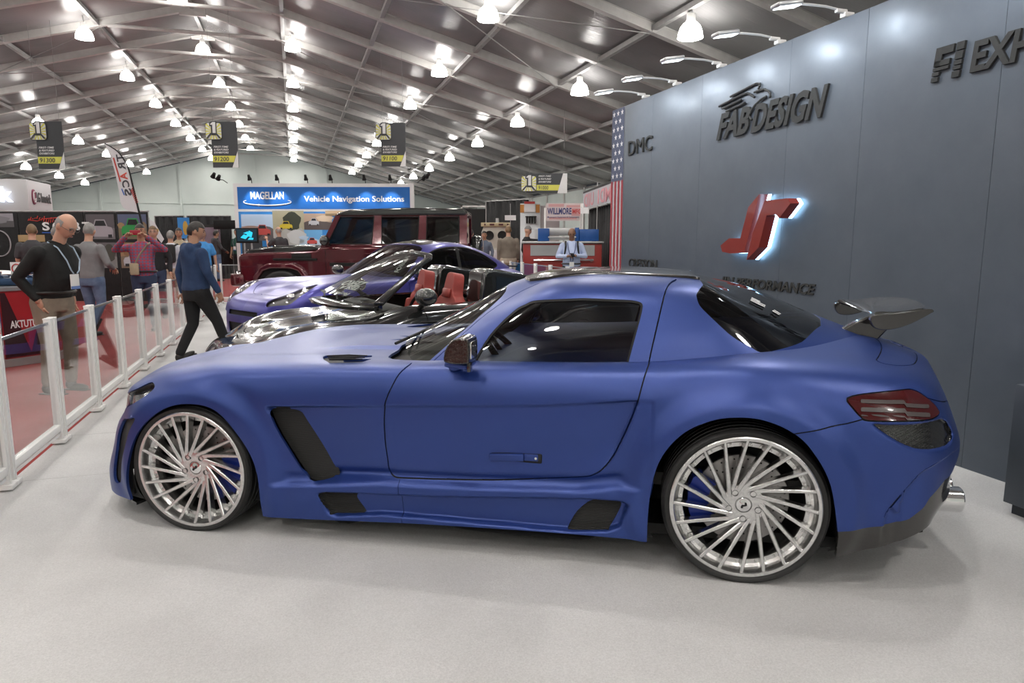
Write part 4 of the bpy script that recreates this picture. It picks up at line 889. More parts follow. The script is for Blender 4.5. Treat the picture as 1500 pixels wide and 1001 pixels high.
# ---------------------------------------------------------------- black open two-seater
def build_open():
    ph = RD(30)
    root = thing('convertible', 'glossy carbon black open two-seater with red seats, between blue coupe and violet car', 'car', (-2.72, 6.00, .01), math.atan2(-sin(ph), -cos(ph)))
    kx, ky, kz = .885, .965, .97
    def low(G):
        x = G[...,0]; z = G[...,2]; G[...,2] = z-.10*sst(-1.7,-1.15,x)*sst(.36,.62,z); return G
    G = low(surf_grid(base_rails(kx, ky, kz), 240, 90))
    S = Sheet(G); AX = (-.93*kx, -3.85*kx)
    # higher fender crowns over the front wheels
    arches(S, AX, .335, .352)
    hl = smooth_poly(np.array([(-.26,.49),(-.24,.54),(-.38,.63),(-.56,.70),(-.72,.725),(-.74,.70),(-.6,.62),(-.42,.53)]), 3)
    S.slice(lambda V: np.maximum(sdf(hl, V[:,0], V[:,2]), .3-V[:,1]), 2, {0})
    S.slice(lambda V: np.maximum(np.maximum(np.abs(V[:,2]-.36)-.09, np.abs(V[:,1]-.4)-.32), -.45-V[:,0]), 3, {0})
    cab = np.array([(-1.50,-.1),(-1.52,.60),(-1.60,.69),(-2.25,.71),(-2.46,.66),(-2.48,-.1)])
    S.slice(lambda V: np.maximum(sdf(cab, V[:,0], V[:,1]), .7-V[:,2]), 6, {0})
    hood = smooth_open(np.array([(-.34,0),(-.37,.28),(-.5,.44),(-.8,.52),(-1.25,.58),(-1.55,.66)]), 4)
    S.band(hood, .004, 5, (0,1), lambda V: .5-V[:,2], {0})
    S.band(smooth_open(np.array([(-1.72,.93),(-1.76,.7),(-1.72,.35),(-1.85,.25),(-2.6,.25),(-2.75,.4),(-2.80,.9)]), 4), .003, 5, (0,2), lambda V: .6-V[:,1], {0})
    for mir in (False, True):
        S.part([0], 'body_shell', M_CARBBODY, root, .02, mir)
        h = S.part([2], 'headlight', M_CLEAR, root, 0, mir, -.002); S.part([2], 'reflector', M_LAMPIN, h, 0, mir, .03); S.part([3], 'front_intake', M_GRILLE, root, 0, mir, .03)
    car_liner(root, low(surf_grid(base_rails(kx, ky, kz), 100, 40)), AX, .335, .352, cab); wells(root, AX, .335, .365, .85)
    # windscreen and its frame
    rr = roof_rails(kx, ky, .86, .46, .165)
    R = Sheet(surf_grid(rr, 160, 60))
    keep = lambda V: -(V[:,0]+1.985)                         # ahead of the header
    R.slice(lambda V: V[:,0]+2.02, 9)
    def edge(V):                                             # glass inside pillar line
        return sdf(np.array([(0,-.1),(0,.74),(-1.30,.70),(-1.63,.610),(-1.905,.487),(-1.935,.41),(-1.905,.2),(-1.895,-.1)]), V[:,0], V[:,1])
    pil = np.array([(0,-.1),(0,.9),(-1.36,.745),(-1.68,.64),(-1.96,.505),(-2.0,.44),(-1.955,.2),(-1.945,-.1)])
    R.slice(lambda V: sdf(pil, V[:,0], V[:,1]), 2, {0}); R.slice(edge, 1, {2})
    two(root, R, [1], 'windscreen', M_WSGLASS, 0, .003); two(root, R, [2], 'windscreen_frame', M_CARBBODY, .035, -.006)
    # raised cowl lip round the foot of the glass
    mb = MB(); c = [(-1.36,.69),(-1.20,.60),(-1.06,.42),(-1.0,.2),(-.985,0)]; c = c+[(a,-b) for a, b in c[::-1][1:]]
    c = smooth_open(np.array(c), 5); V = []; F = []
    for i, (a, b) in enumerate(c):
        n = np.array([a+1.9, b*.9]); n = n/np.linalg.norm(n); z = .885+.03*(1-(b/.7)**2)
        for d, dz in ((-.10,.020),(0,.012),(.035,-.006),(.03,-.03),(-.10,-.03)): V.append((a+n[0]*d, b+n[1]*d, z+dz))
    k = 5
    for i in range(len(c)-1):
        for j in range(k): F.append((i*k+j, (i+1)*k+j, (i+1)*k+(j+1) % k, i*k+(j+1) % k))
    mesh('cowl_lip', V, F, M_CARBBODY, root, angle=RD(40))
    # cockpit
    mb = MB(); mb.box((-2.2,0,.36), (1.2,1.3,.05)); mb.box((-1.55,0,.78), (.30,1.30,.18), bev=.06); mb.box((-2.50,0,.62), (.08,1.36,.52)); mb.box((-2.2,0,.5), (1.1,.2,.3), bev=.05); mb.build('cabin', M_INT, root)
    for sg in (1,-1):
        y = .36*sg; mb = MB(); mb.box((-1.90,y,.44), (.5,.5,.16), bev=.06)
        T = Matrix.Translation((-2.15,y,.46))@Matrix.Rotation(-.2, 4, 'Y')
        sil = smooth_poly(np.array([(-.25,0),(-.26,.25),(-.22,.42),(-.12,.50),(-.095,.62),(-.06,.70),(.06,.70),(.095,.62),(.12,.50),(.22,.42),(.26,.25),(.25,0)]), 3)
        mb.prism([(a,b) for a, b in sil], -.06, .06, T@Matrix.Rotation(pi/2, 4, 'Z')@Matrix.Rotation(pi/2, 4, 'X'))
        mb.box((.06,.20,.2), (.10,.09,.36), T, .03); mb.box((.06,-.20,.2), (.10,.09,.36), T, .03); mb.box((.07,0,.50), (.03,.16,.09), T, .01)
        bevel_mod(mb.build('seat', M_REDL, root, angle=RD(60)), .02, 3)
        # buttress with a dark side glass
        prof = [(-2.380,.86),(-2.420,1.16),(-2.460,1.20),(-2.540,1.205),(-2.860,1.15),(-3.260,1.05),(-3.660,.95),(-3.810,.90),(-3.760,.84),(-2.460,.80)]
        mb = MB(); mb.prism(prof, .36*sg if sg > 0 else -.70, .70 if sg > 0 else -.36, Matrix.Rotation(pi/2, 4, 'X')@Matrix.Scale(-1, 4, (0,0,1)))
        b = bevel_mod(mb.build('rear_buttress', M_CARBBODY, root, smooth=True, angle=RD(40)), .035, 3)
        mb = MB(); mb.prism([(-2.560,.97),(-2.560,1.13),(-2.710,1.11),(-2.960,1.03),(-3.110,.95),(-2.860,.93)], .701*sg-.004, .701*sg+.004, Matrix.Rotation(pi/2, 4, 'X')@Matrix.Scale(-1, 4, (0,0,1))); mb.build('buttress_window', mat('dark gloss glass', (.012,.02,.03), .06, 0, 1.), b, smooth=False)
        mb = MB(); mb.prism([(-2.415,.86),(-2.440,1.13),(-2.500,1.13),(-2.520,.86)], .703*sg-.004, .703*sg+.004, Matrix.Rotation(pi/2, 4, 'X')@Matrix.Scale(-1, 4, (0,0,1))); mb.build('front_trim', M_TRIM, b, smooth=False)
        mb = MB(); mb.ball((-1.70,.985*sg,.985), (.095,.13,.08), 18); mr = mb.build('door_mirror', M_CARBBODY, root)
        MB().tube([(-1.72,.80*sg,.87),(-1.70,.88*sg,.90),(-1.69,.96*sg,.925)], [.03,.022,.02], 8).build('mirror_arm', M_TRIM, mr)
        wheel(root, (AX[0],.915*sg,.335), .335, .26, .24, sg, 10, 0, M_REDW, M_CALR, 0, True)
        wheel(root, (AX[1],.935*sg,.335), .335, .265, .28, sg, 10, 0, M_REDW, M_CALR, 0, True)
    mb = MB(); mb.box((-3.0,0,.95), (1.0,.8,.04), bev=.01); mb.build('rear_deck', M_CARBBODY, root)
    mb = MB(); T = Matrix.Translation((-1.85,.36,.80))@Matrix.Rotation(1.2, 4, 'Y')
    mb.tube([(.17*cos(a), .17*sin(a), 0) for a in np.linspace(0, 2*pi, 25)[:-1]], .016, 8, M=T, closed=True); mb.build('steering_wheel', M_TRIM, root)
    # wipers and stickers low on the glass
    mb = MB()
    for y0 in (.25,-.2): mb.tube([(-1.12,y0,.93),(-1.17,y0-.2,.955),(-1.2,y0-.45,.965)], .009, 6)
    mb.build('wiper', M_TRIM, root)
    for txt, s, yl, w, h in (('ZERO', .30, .28, .42, .10), ('TESLA', .20, .30, .34, .06), ('Forgiato', .10, .32, .34, .06)):
        mb = MB(); base = Vector((-1.16,yl,.925)); sl = Vector((-.72,0,.36)).normalized(); nrm = Vector((.42,0,.9)).normalized()
        add_text(mb, txt, base+sl*s+nrm*.030, Vector((.18,-1,0)), Vector((.18,-1,0)).normalized().cross(nrm)*-1, w, h, .003, .02, .2)
        mb.build('windscreen_lettering', M_STICK, root, smooth=False)
    return root
build_open()
# ---------------------------------------------------------------- burgundy off-roader
def build_offroader():
    root = thing('off_road_car', 'burgundy boxy off-road car with black roof and hood, behind the violet car', 'car', (-5.62, 14.95, .01), RD(180))
    # local: x forward (nose at 0), near side is y = +.95
    def bxp(nm, m, mb, bev=.03): o = mb.build(nm, m, root, True, RD(40)); return bevel_mod(o, bev, 3) if bev else o
    W = .94
    mb = MB(); prof = [(-.06,.62),(-.03,1.12),(-.10,1.20),(-1.62,1.26),(-1.72,1.33),(-4.66,1.36),(-4.70,.62),(-4.25,.52),(-3.4,.46),(-1.6,.46),(-.5,.56)]
    mb.prism(prof, -W, W, Matrix.Rotation(pi/2, 4, 'X')); body = bxp('body_shell', M_BURG, mb, .05)
    mb = MB(); mb.prism([(-.12,1.16),(-.22,1.27),(-.6,1.315),(-1.62,1.36),(-1.72,1.28),(-.2,1.14)], -.885, .885, Matrix.Rotation(pi/2, 4, 'X')); hd = bxp('hood', M_CARBBODY, mb, .025)
    for y in (-.45,.45):
        mb = MB(); mb.box((-1.0,y,1.335), (.7,.22,.05), bev=.02); mb.build('hood_scoop', M_CARBBODY, hd)
    # greenhouse: four posts a side, header, roof
    zb, zt = 1.33, 1.99
    def yi(z): return .90-(z-zb)*.20
    def bar(mb, x0, x1, z0=zb, z1=zt, y0=None, w0=.12, w1=.10, sg=1):
        V = []
        for x, z, w in ((x0,z0,w0),(x1,z1,w1)):
            y = yi(z)*sg
            for dx, dy in ((-w/2,-.05*sg),(w/2,-.05*sg),(w/2,.0),(-w/2,.0)): V.append((x+dx, y+dy, z))
        mb.add(V, [(0,1,5,4),(1,2,6,5),(2,3,7,6),(3,0,4,7),(0,3,2,1),(4,5,6,7)] if sg < 0 else [(4,5,1,0),(5,6,2,1),(6,7,3,2),(7,4,0,3),(1,2,3,0),(7,6,5,4)])
    for sg in (1,-1):
        mb = MB(); bar(mb, -1.76, -2.08, w0=.10, w1=.12, sg=sg); mb.build('windscreen_pillar', M_BURG, root, smooth=False)
        mb = MB(); bar(mb, -2.86, -2.88, w0=.20, w1=.16, sg=sg); bar(mb, -3.78, -3.80, w0=.17, w1=.15, sg=sg); bar(mb, -4.62, -4.62, w0=.16, w1=.16, sg=sg)
        for z in (zt-.01, zb+.02):
            y = yi(z); mb.box((-3.25 if z < 1.6 else -3.38,(y-.03)*sg,z), (2.95 if z < 1.6 else 2.65,.06,.10), bev=.01)
        mb.build('window_frame', M_BURG, root, smooth=True)
        for x0, x1, x2, x3 in ((-1.86,-2.76,-2.80,-2.12),(-2.96,-3.69,-3.72,-2.96),(-3.87,-4.54,-4.54,-3.88)):
            V = [(x0,(yi(zb+.06)-.015)*sg,zb+.06),(x1,(yi(zb+.06)-.015)*sg,zb+.06),(x2,(yi(zt-.05)-.015)*sg,zt-.05),(x3,(yi(zt-.05)-.015)*sg,zt-.05)]
            V2 = [(a,b-.012*sg,c) for a, b, c in V]
            mb = MB(); mb.add(V+V2, [(0,1,2,3),(7,6,5,4),(0,4,5,1),(1,5,6,2),(2,6,7,3),(3,7,4,0)]); g = mb.build('side_window', M_GLASS, root, smooth=False)
            mb = MB(); mb.tube([Vector(v)+Vector((0,.012*sg,0)) for v in V], .018, 6, closed=True); mb.build('window_seal', M_TRIM, g)
        # door seams and handles
        mb = MB()
        for x in (-1.82,-2.86,-3.8): mb.box((x,W*sg+.0,.92), (.008,.012,.72))
        mb.build('door_seam', M_BLACK, root, smooth=False)
        for x in (-2.72,-3.64):
            mb = MB(); mb.tube([(x-.10,(W+.0)*sg,1.20),(x-.09,(W+.035)*sg,1.20),(x+.09,(W+.035)*sg,1.20),(x+.10,(W+.0)*sg,1.20)], .013, 8); mb.build('door_handle', M_BURG, root)
        mb = MB(); mb.box((-3.1,(W+.012)*sg,.98), (2.4,.03,.07), bev=.01); mb.box((-1.2,(W+.012)*sg,1.08), (.9,.03,.05), bev=.01); mb.build('side_moulding', M_TRIM, root)
        mb = MB(); mb.box((-1.33,(W+.004)*sg,1.14), (.40,.02,.12), bev=.008); mb.build('side_vent', M_BLACK, root)
        # squared wheel flares
        for cx in (-.92,-3.78):
            arc = [(-.60,.50),(-.56,.74),(-.42,.93),(-.25,1.01),(.25,1.01),(.42,.93),(.56,.74),(.60,.50)]; inn = [(-.50,.50),(-.46,.70),(-.35,.85),(-.2,.90),(.2,.90),(.35,.85),(.46,.70),(.50,.50)]
            k = len(arc); V = []
            for y in (W-.05, W+.13):
                V += [(cx+a*(1 if y < W else .985),y*sg,c) for a, c in arc]+[(cx+a,y*sg,c) for a, c in inn]
            F = []
            for i in range(k-1):
                F += [(i,i+1,2*k+i+1,2*k+i),(k+i,3*k+i,3*k+i+1,k+i+1),(2*k+i,2*k+i+1,3*k+i+1,3*k+i)]
            if sg < 0: F = [f[::-1] for f in F]
            bevel_mod(mesh('wheel_flare', V, F, M_BURG, root, angle=RD(30)), .03, 3)
            mb = MB(); V = [(cx+a,(W+.004)*sg,c) for a, c in inn]; mb.add(V, [tuple(range(k)) if sg > 0 else tuple(range(k-1,-1,-1))]); mb.build('wheel_well', M_BLACK, root, smooth=False)
            wheel(root, (cx,(W+.10)*sg,.43), .43, .31, .27, sg, 10, 0, M_DKALU, M_CALR, 0, True)
        mb = MB(); mb.ball((-1.86,1.10*sg,1.46), (.10,.14,.11), 16); mr = mb.build('door_mirror', M_CARBBODY, root)
        MB().tube([(-1.9,.90*sg,1.38),(-1.87,1.02*sg,1.40)], .03, 8).build('mirror_arm', M_TRIM, mr)
        mb = MB(); mb.lathe([(.0,.03),(.09,.03),(.11,.0),(.11,-.03)], 20, Matrix.Translation((-.05,.60*sg,1.0))@Matrix.Rotation(pi/2, 4, 'Y')); mb.build('headlight', M_LAMPIN, root)
        mb = MB(); mb.box((-.24,.82*sg,1.25), (.20,.10,.07), bev=.025); mb.build('indicator', M_CLEAR, root)
        mb = MB(); mb.tube([(-2.0,(W+.06)*sg,.50),(-3.1,(W+.06)*sg,.50)], .045, 10); mb.build('running_board', M_TRIM, root)
    mb = MB(); mb.prism([(-2.0,1.97),(-2.12,2.04),(-2.35,2.09),(-3.4,2.125),(-4.62,2.11),(-4.72,2.04),(-4.68,1.97)], -.80, .80, Matrix.Rotation(pi/2, 4, 'X')); bxp('roof', M_CARBBODY, mb, .05)
    V = [(-1.74,-.82,zb+.03),(-1.74,.82,zb+.03),(-2.04,.72,zt-.02),(-2.04,-.72,zt-.02)]; mb = MB(); mb.add(V+[(a-.012,b,c) for a, b, c in V], [(0,1,2,3),(7,6,5,4)]); mb.build('windscreen', M_WSGLASS, root, smooth=False)
    V = [(-4.67,-.78,zb+.06),(-4.67,.78,zb+.06),(-4.67,.70,zt-.05),(-4.67,-.70,zt-.05)]; mb = MB(); mb.add(V, [(3,2,1,0)]); mb.build('rear_window', M_DKGLASS, root, smooth=False)
    mb = MB(); mb.box((0,0,.66), (.30,1.96,.26), bev=.06); mb.box((.10,0,.60), (.12,1.2,.12), bev=.03); mb.build('front_bumper', M_BURG, root)
    mb = MB(); mb.box((-.02,0,.98), (.05,.9,.26), bev=.01); mb.build('grille', M_TRIM, root)
    mb = MB(); mb.tube([(.15,-.5,.62),(.20,-.4,.80),(.20,.4,.80),(.15,.5,.62)], .03, 8); mb.build('bull_bar', M_CHROME, root)
    mb = MB(); mb.box((-4.72,0,.64), (.22,1.96,.2), bev=.05); mb.build('rear_bumper', M_BURG, root)
    mb = MB(); mb.box((-4.86,-.05,1.22), (.26,.78,.72), bev=.12); mb.build('spare_wheel_cover', M_CARBBODY, root)
    mb = MB(); mb.box((-3.2,0,.75), (2.7,1.6,.08)); mb.box((-1.95,0,1.25), (.4,1.5,.2), bev=.05); mb.build('cabin', M_INT, root)
    for sg in (1,-1):
        for x in (-2.75,-3.7):
            mb = MB(); mb.box((x,.40*sg,1.25), (.16,.5,.62), bev=.06); mb.box((x-.02,.40*sg,1.66), (.1,.28,.18), bev=.04); mb.build('seat', M_INT, root)
    return root
build_offroader()
# ================================================================ tent hall
A_S = Vector((-.3009, .9537, 0)); A_Q = Vector((.9537, .3009, 0)); T_RZ = math.atan2(.3009, .9537)
def TQ(q, s, z=0): return A_Q*q+A_S*s+Vector((0,0,z))
TM = Matrix.Rotation(T_RZ, 4, 'Z')                     # local x = across the tent, local y = along it
QR, ZR, SL, HW = -2.5, 8.1, .27, 15.6                  # ridge line, ridge height, roof slope, half width
S0, S1 = -12.5, 54.
def roof_z(q): return ZR-SL*abs(q-QR)
def struct(name, mb, m, smooth=False):
    o = mb.build(name, m, None, smooth) if isinstance(mb, MB) else mb
    o.matrix_world = TM; o['kind'] = 'structure'; return o
def carpet(name, c1, c2, scale, fleck=True, bs=.5):
    m = mat(name, c1, .95, spec=.15); tc = nd(m, 'ShaderNodeTexCoord')
    n = nd(m, 'ShaderNodeTexNoise', Scale=scale, Detail=6., Roughness=.8); n2 = nd(m, 'ShaderNodeTexNoise', Scale=1.3, Detail=5.)
    ln(m, tc, 'Object', n, 'Vector'); ln(m, tc, 'Object', n2, 'Vector')
    r = ramp(m, n, 'Fac', [(.3, c1), (.7, c2)]); r2 = ramp(m, n2, 'Fac', [(.35, (.86,.86,.86)), (.65, (1,1,1))])
    mx = nd(m, 'ShaderNodeMix', data_type='RGBA', blend_type='MULTIPLY'); mx.inputs['Factor'].default_value = 1.
    m.node_tree.links.new(r.outputs['Color'], mx.inputs[6]); m.node_tree.links.new(r2.outputs['Color'], mx.inputs[7])
    m.node_tree.links.new(mx.outputs[2], bsdf(m).inputs['Base Color']); bump(m, n, 'Fac', bs, .006)
    return m
M_WCARP = carpet('white carpet', (.47,.47,.465), (.68,.68,.67), 140)
M_RCARP = carpet('red carpet', (.26,.045,.045), (.36,.075,.07), 60)
M_FRAME = noise_mat('white painted aluminium', (.52,.51,.49), (.60,.59,.57), 6, .42)
M_PURL = noise_mat('grey aluminium purlin', (.34,.335,.33), (.42,.415,.41), 8, .40, metal=.3)
def membrane():
    m = mat('tent membrane', (.40,.395,.39), .24, 0, 0); b = bsdf(m)
    tc = nd(m, 'ShaderNodeTexCoord'); mp = nd(m, 'ShaderNodeMapping'); mp.inputs['Scale'].default_value = (.35, 7, 1); ln(m, tc, 'Object', mp, 'Vector')
    n = nd(m, 'ShaderNodeTexNoise', Scale=1.6, Detail=5., Roughness=.65); ln(m, mp, 'Vector', n, 'Vector')
    n2 = nd(m, 'ShaderNodeTexNoise', Scale=.35, Detail=3.); ln(m, tc, 'Object', n2, 'Vector')
    r = ramp(m, n2, 'Fac', [(.35, (.22,.22,.225)), (.65, (.40,.395,.395))]); ln(m, r, 'Color', b, 'Base Color')
    bump(m, n, 'Fac', .28, .05); b.inputs['Specular IOR Level'].default_value = .9
    return m
M_MEMB = membrane()
M_GABLE = noise_mat('white gable fabric', (.58,.64,.61), (.68,.73,.70), .5, .7)
# floors
mb = MB(); mb.quad((-22,S0,0),(18,S0,0),(18,S1,0),(-22,S1,0)); struct('floor', mb, carpet('grey hall carpet', (.10,.10,.105), (.15,.15,.155), 40))
mb = MB(); mb.box((-4.6,14,.003), (5.8,52,.006)); mb.box((3.2,19.6,.002), (14,4.4,.006)); struct('floor.002', mb, M_RCARP)
mb = MB(); mb.box((1.85,2.9,.005), (7.2,29.8,.010)); struct('floor.001', mb, M_WCARP)
# seams between the carpet lengths are shallow strips of darker backing
mb = MB()
for s in (4.8, 5.85, 9.2, 12.9): mb.box((1.85,s,.0102), (7.1,.005,.001))
struct('trim_1', mb, mat('carpet seam', (.42,.42,.41), .9))
# membrane, one sagging skin over frames every 2.5 m
FR = np.arange(S0+.1, S1+.1, 2.5); PQ = np.array([0, 2.45, 4.75, 7.05, 9.35, 11.65, 13.7, HW])
def memb_mesh():
    qs = np.unique(np.r_[np.concatenate([np.linspace(a, b, 5) for a, b in zip(PQ[:-1], PQ[1:])])])
    qs = np.r_[-qs[::-1][:-1], qs]
    ss = np.unique(np.concatenate([np.linspace(a, b, 9) for a, b in zip(FR[:-1], FR[1:])]))
    V = []; F = []
    for s in ss:
        u = ((s-FR[0]) % 2.5)/2.5
        for q in qs:
            k = np.searchsorted(PQ, abs(q), 'right')-1; k = min(k, len(PQ)-2)
            v = (abs(q)-PQ[k])/(PQ[k+1]-PQ[k])
            V.append((QR+q, s, ZR+.10-SL*abs(q)-.10*4*u*(1-u)*(.25+.75*4*v*(1-v))))
    n = len(qs)
    for i in range(len(ss)-1):
        for j in range(n-1): F.append((i*n+j, (i+1)*n+j, (i+1)*n+j+1, i*n+j+1))
    return mesh('ceiling', V, F, M_MEMB, None, True)
c = memb_mesh(); c.matrix_world = TM; c['kind'] = 'structure'
ti = 2
def rafter_bar(mb, s, q0, q1, w=.10, h=.20):
    z0, z1 = roof_z(q0), roof_z(q1)
    a = Vector((q0,s,z0)); b = Vector((q1,s,z1)); d = (b-a); L = d.length; ang = math.atan2(d.z, d.x)
    mb.box((L/2,0,0), (L,w,h), Matrix.Translation(a)@Matrix.Rotation(-ang, 4, 'Y'))
    mb.box((L/2,0,h/2-.01), (L,w*1.5,.025), Matrix.Translation(a)@Matrix.Rotation(-ang, 4, 'Y'))
    mb.box((L/2,0,-h/2+.01), (L,w*1.5,.025), Matrix.Translation(a)@Matrix.Rotation(-ang, 4, 'Y'))
for s in FR:
    mb = MB(); rafter_bar(mb, s, QR, QR-HW); rafter_bar(mb, s, QR, QR+HW)
    mb.box((QR-HW,s,(ZR-SL*HW)/2), (.2,.11,ZR-SL*HW)); mb.box((QR+HW,s,(ZR-SL*HW)/2), (.2,.11,ZR-SL*HW))
    mb.tube([(QR-2.2,s,roof_z(QR-2.2)-.1),(QR+2.2,s,roof_z(QR+2.2)-.1)], .05, 8)
    mb.box((QR,s,ZR-.08), (.7,.09,.34))
    for q in PQ[1:-1]:
        for sg in (1,-1): mb.box((QR+sg*q, s, roof_z(QR+sg*q)-.02), (.10,.20,.16))
    struct('trim_%d' % ti, mb, M_FRAME); ti += 1
for q in np.r_[-PQ[::-1], PQ[1:]]:
    mb = MB(); mb.box((QR+q, (S0+S1)/2, roof_z(QR+q)-.02), (.10,S1-S0-.3,.10)); struct('trim_%d' % ti, mb, M_PURL); ti += 1
# bracing cables between frames
for k, s in enumerate(FR[6:-3:4]):
    mb = MB()
    for sg in (1,-1):
        mb.tube([(QR+sg*2.4,s,roof_z(QR+2.4)-.12),(QR+sg*9.3,s+5,roof_z(QR+9.3)-.12)], .012, 5); mb.tube([(QR+sg*9.3,s,roof_z(QR+9.3)-.12),(QR+sg*2.4,s+5,roof_z(QR+2.4)-.12)], .012, 5)
    struct('trim_%d' % ti, mb, M_PURL); ti += 1
def gable(name, s):
    mb = MB(); zs = ZR-SL*HW
    mb.prism([(QR-HW,0),(QR+HW,0),(QR+HW,zs),(QR,ZR),(QR-HW,zs)], -.03, .03, Matrix.Translation((0,s,0))@Matrix.Rotation(pi/2, 4, 'X'))
    for q in np.arange(-15, 15.1, 5): mb.box((QR+q,s-.08,roof_z(QR+q)/2), (.12,.12,roof_z(QR+q)-.1))
    mb.box((QR,s-.06,2.5), (2*HW,.06,.06)); mb.box((QR,s-.06,4.), (2*HW-.4,.06,.06))
    struct(name, mb, M_GABLE)
gable('wall_back', S1-.05); gable('wall_front', S0+.05)
for nm, q in (('wall_left', QR-HW), ('wall_right', QR+HW)):
    mb = MB(); mb.box((q,(S0+S1)/2,(ZR-SL*HW)/2), (.05,S1-S0,ZR-SL*HW)); struct(nm, mb, M_GABLE)
# ---------------------------------------------------------------- high-bay lamps
M_SHADE = mat('glowing lamp shade', (.9,.9,.9), .3, emit=(1,.965,.92), estr=20.)
def lamp_shade_mb():
    pr = [(.055,.30),(.075,.28),(.12,.25),(.175,.19),(.205,.11),(.225,.0),(.218,.0),(.198,.11),(.168,.185),(.11,.243),(.06,.27)]
    return MB().lathe(pr, 28)
lamp0 = None
ROWS = [('ridge', QR, 7.35, 14.7, 8), ('first row right of ridge', QR+2.7, 6.95, 11.9, 9), ('second row right of ridge', QR+6.5, 5.95, 14.3, 8), ('row nearest the right eaves', QR+9.4, 5.05, 11.3, 8),
        ('first row left of ridge', QR-2.65, 6.85, 17.0, 8), ('second row left of ridge', QR-6.5, 5.72, 20.8, 7), ('row nearest the left eaves', QR-9.9, 4.9, 20.0, 7)]
ORD = ['nearest','second','third','fourth','fifth','sixth','seventh','eighth','ninth','farthest']
def make_lamp(z):
    t = thing('pendant_lamp', None, 'lamp')
    sh = lamp_shade_mb().build('lamp_shade', M_SHADE, t, angle=RD(60))
    MB().lathe([(.0,.42),(.05,.42),(.075,.41),(.08,.30),(.0,.29)], 20).build('ballast', M_WHITE, t)
    MB().tube([(0,0,.42),(.02,0,.47),(0,0,.50),(-.01,0,.60)], .008, 6).build('hook', M_GREYP, t)
    MB().lathe([(0,.06),(.05,.08),(.07,.14),(.05,.22),(0,.26)], 14).build('bulb', mat('lamp bulb glow', (1,1,1), .5, emit=(1,.95,.88), estr=25.), t)
    return t
LPOS = []
for rn, q, z, s0, n in ROWS:
    for k in range(n):
        s = s0+5*k
        if s > S1-2: continue
        if lamp0 is None: lamp0 = t = make_lamp(z)
        else: t = copy_tree(lamp0)
        t.location = TQ(q, s, z); t['label'] = 'white high-bay lamp under tent roof, %s in %s' % (ORD[k], rn if rn != 'ridge' else 'ridge row')
        t['group'] = 'high-bay lamps under the tent roof'; LPOS.append((q, s, z))
# ---------------------------------------------------------------- grey exhibition wall
QW = 4.13
def wallmat():
    m = mat('grey satin wall panel', (.10,.12,.148), .36, .2); tc = nd(m, 'ShaderNodeTexCoord')
    n = nd(m, 'ShaderNodeTexNoise', Scale=2.2, Detail=6., Roughness=.7); ln(m, tc, 'Object', n, 'Vector')
    r = ramp(m, n, 'Fac', [(.3, (.088,.106,.130)), (.7, (.108,.126,.152))]); ln(m, r, 'Color', bsdf(m), 'Base Color')
    n2 = nd(m, 'ShaderNodeTexNoise', Scale=5., Detail=4.); ln(m, tc, 'Object', n2, 'Vector')
    r2 = ramp(m, n2, 'Fac', [(.3, (.30,.30,.30)), (.7, (.42,.42,.42))]); ln(m, r2, 'Color', bsdf(m), 'Roughness')
    bump(m, n, 'Fac', .05, .02); return m
M_WALL = wallmat()
seams = [8.26, 7.53, 6.49, 5.14, 4.31, 3.24, 2.1, .9, -.3]
mb = MB()
for a, b in zip(seams[:-1], seams[1:]): mb.box((QW+.06,(a+b)/2,1.595), (.12,a-b-.0022,3.19), bev=.0012)
mb.box((QW+.07,4.,1.59), (.10,8.4,3.17))
struct('wall_partition', mb, M_WALL)
M_LET = noise_mat('dark grey foam letters', (.028,.028,.027), (.036,.036,.034), 40, .8)
def on_wall(s, z, d=0.): return TQ(QW-d, s, z)
UX = -A_S; UY = Vector((0,0,1))
def wall_text(s, txt, s0, s1, z0, z1, nm, label, depth=.018, bold=.0, shear=0., spacing=1.):
    mb = MB(); add_text(mb, txt, on_wall(s0, z0, .001), UX, UY, s0-s1, z1-z0, depth, bold, shear, spacing)
    o = mb.build(nm, M_LET, None, smooth=False); return meta(o, label, 'lettering')
def re_origin(o):
    V = [v.co.copy() for v in o.data.vertices]; c = sum(V, Vector())/len(V)
    for v in o.data.vertices: v.co -= c
    o.location = c; return o
def wp(o): return o
wall_text(0, 'DMC', 8.11, 7.50, 2.553, 2.73, 'wall_lettering', 'dark raised letters DMC on the grey wall', .02, .0)
wall_text(0, 'CRESSON', 8.03, 7.31, 1.14, 1.253, 'wall_lettering', 'dark narrow letters CRESSON low on the grey wall', .012, .0)
t = thing('wall_lettering', 'large slanted dark letters FAB DESIGN with outlined bird above on grey wall', 'lettering', on_wall(5.4, 2.48))
def wall_part(parent, mb, nm, m, smooth=False):
    o = mb.build(nm, m, parent, smooth); 
    for v in o.data.vertices: v.co -= parent.location
    return o
mb = MB(); add_text(mb, 'FAB', on_wall(6.17, 2.485, .001), UX, UY, .53, .25, .022, .035, .35, 1.); wall_part(t, mb, 'letters', M_LET)
mb = MB(); add_text(mb, 'DESIGN', on_wall(5.62, 2.475, .001), UX, UY, .965, .255, .022, .035, .35, 1.02); wall_part(t, mb, 'letters', M_LET)
mb = MB()
def stroke(mb, pts, r=.009, d=.016): mb.tube([on_wall(s, z, d) for s, z in pts], r, 6)
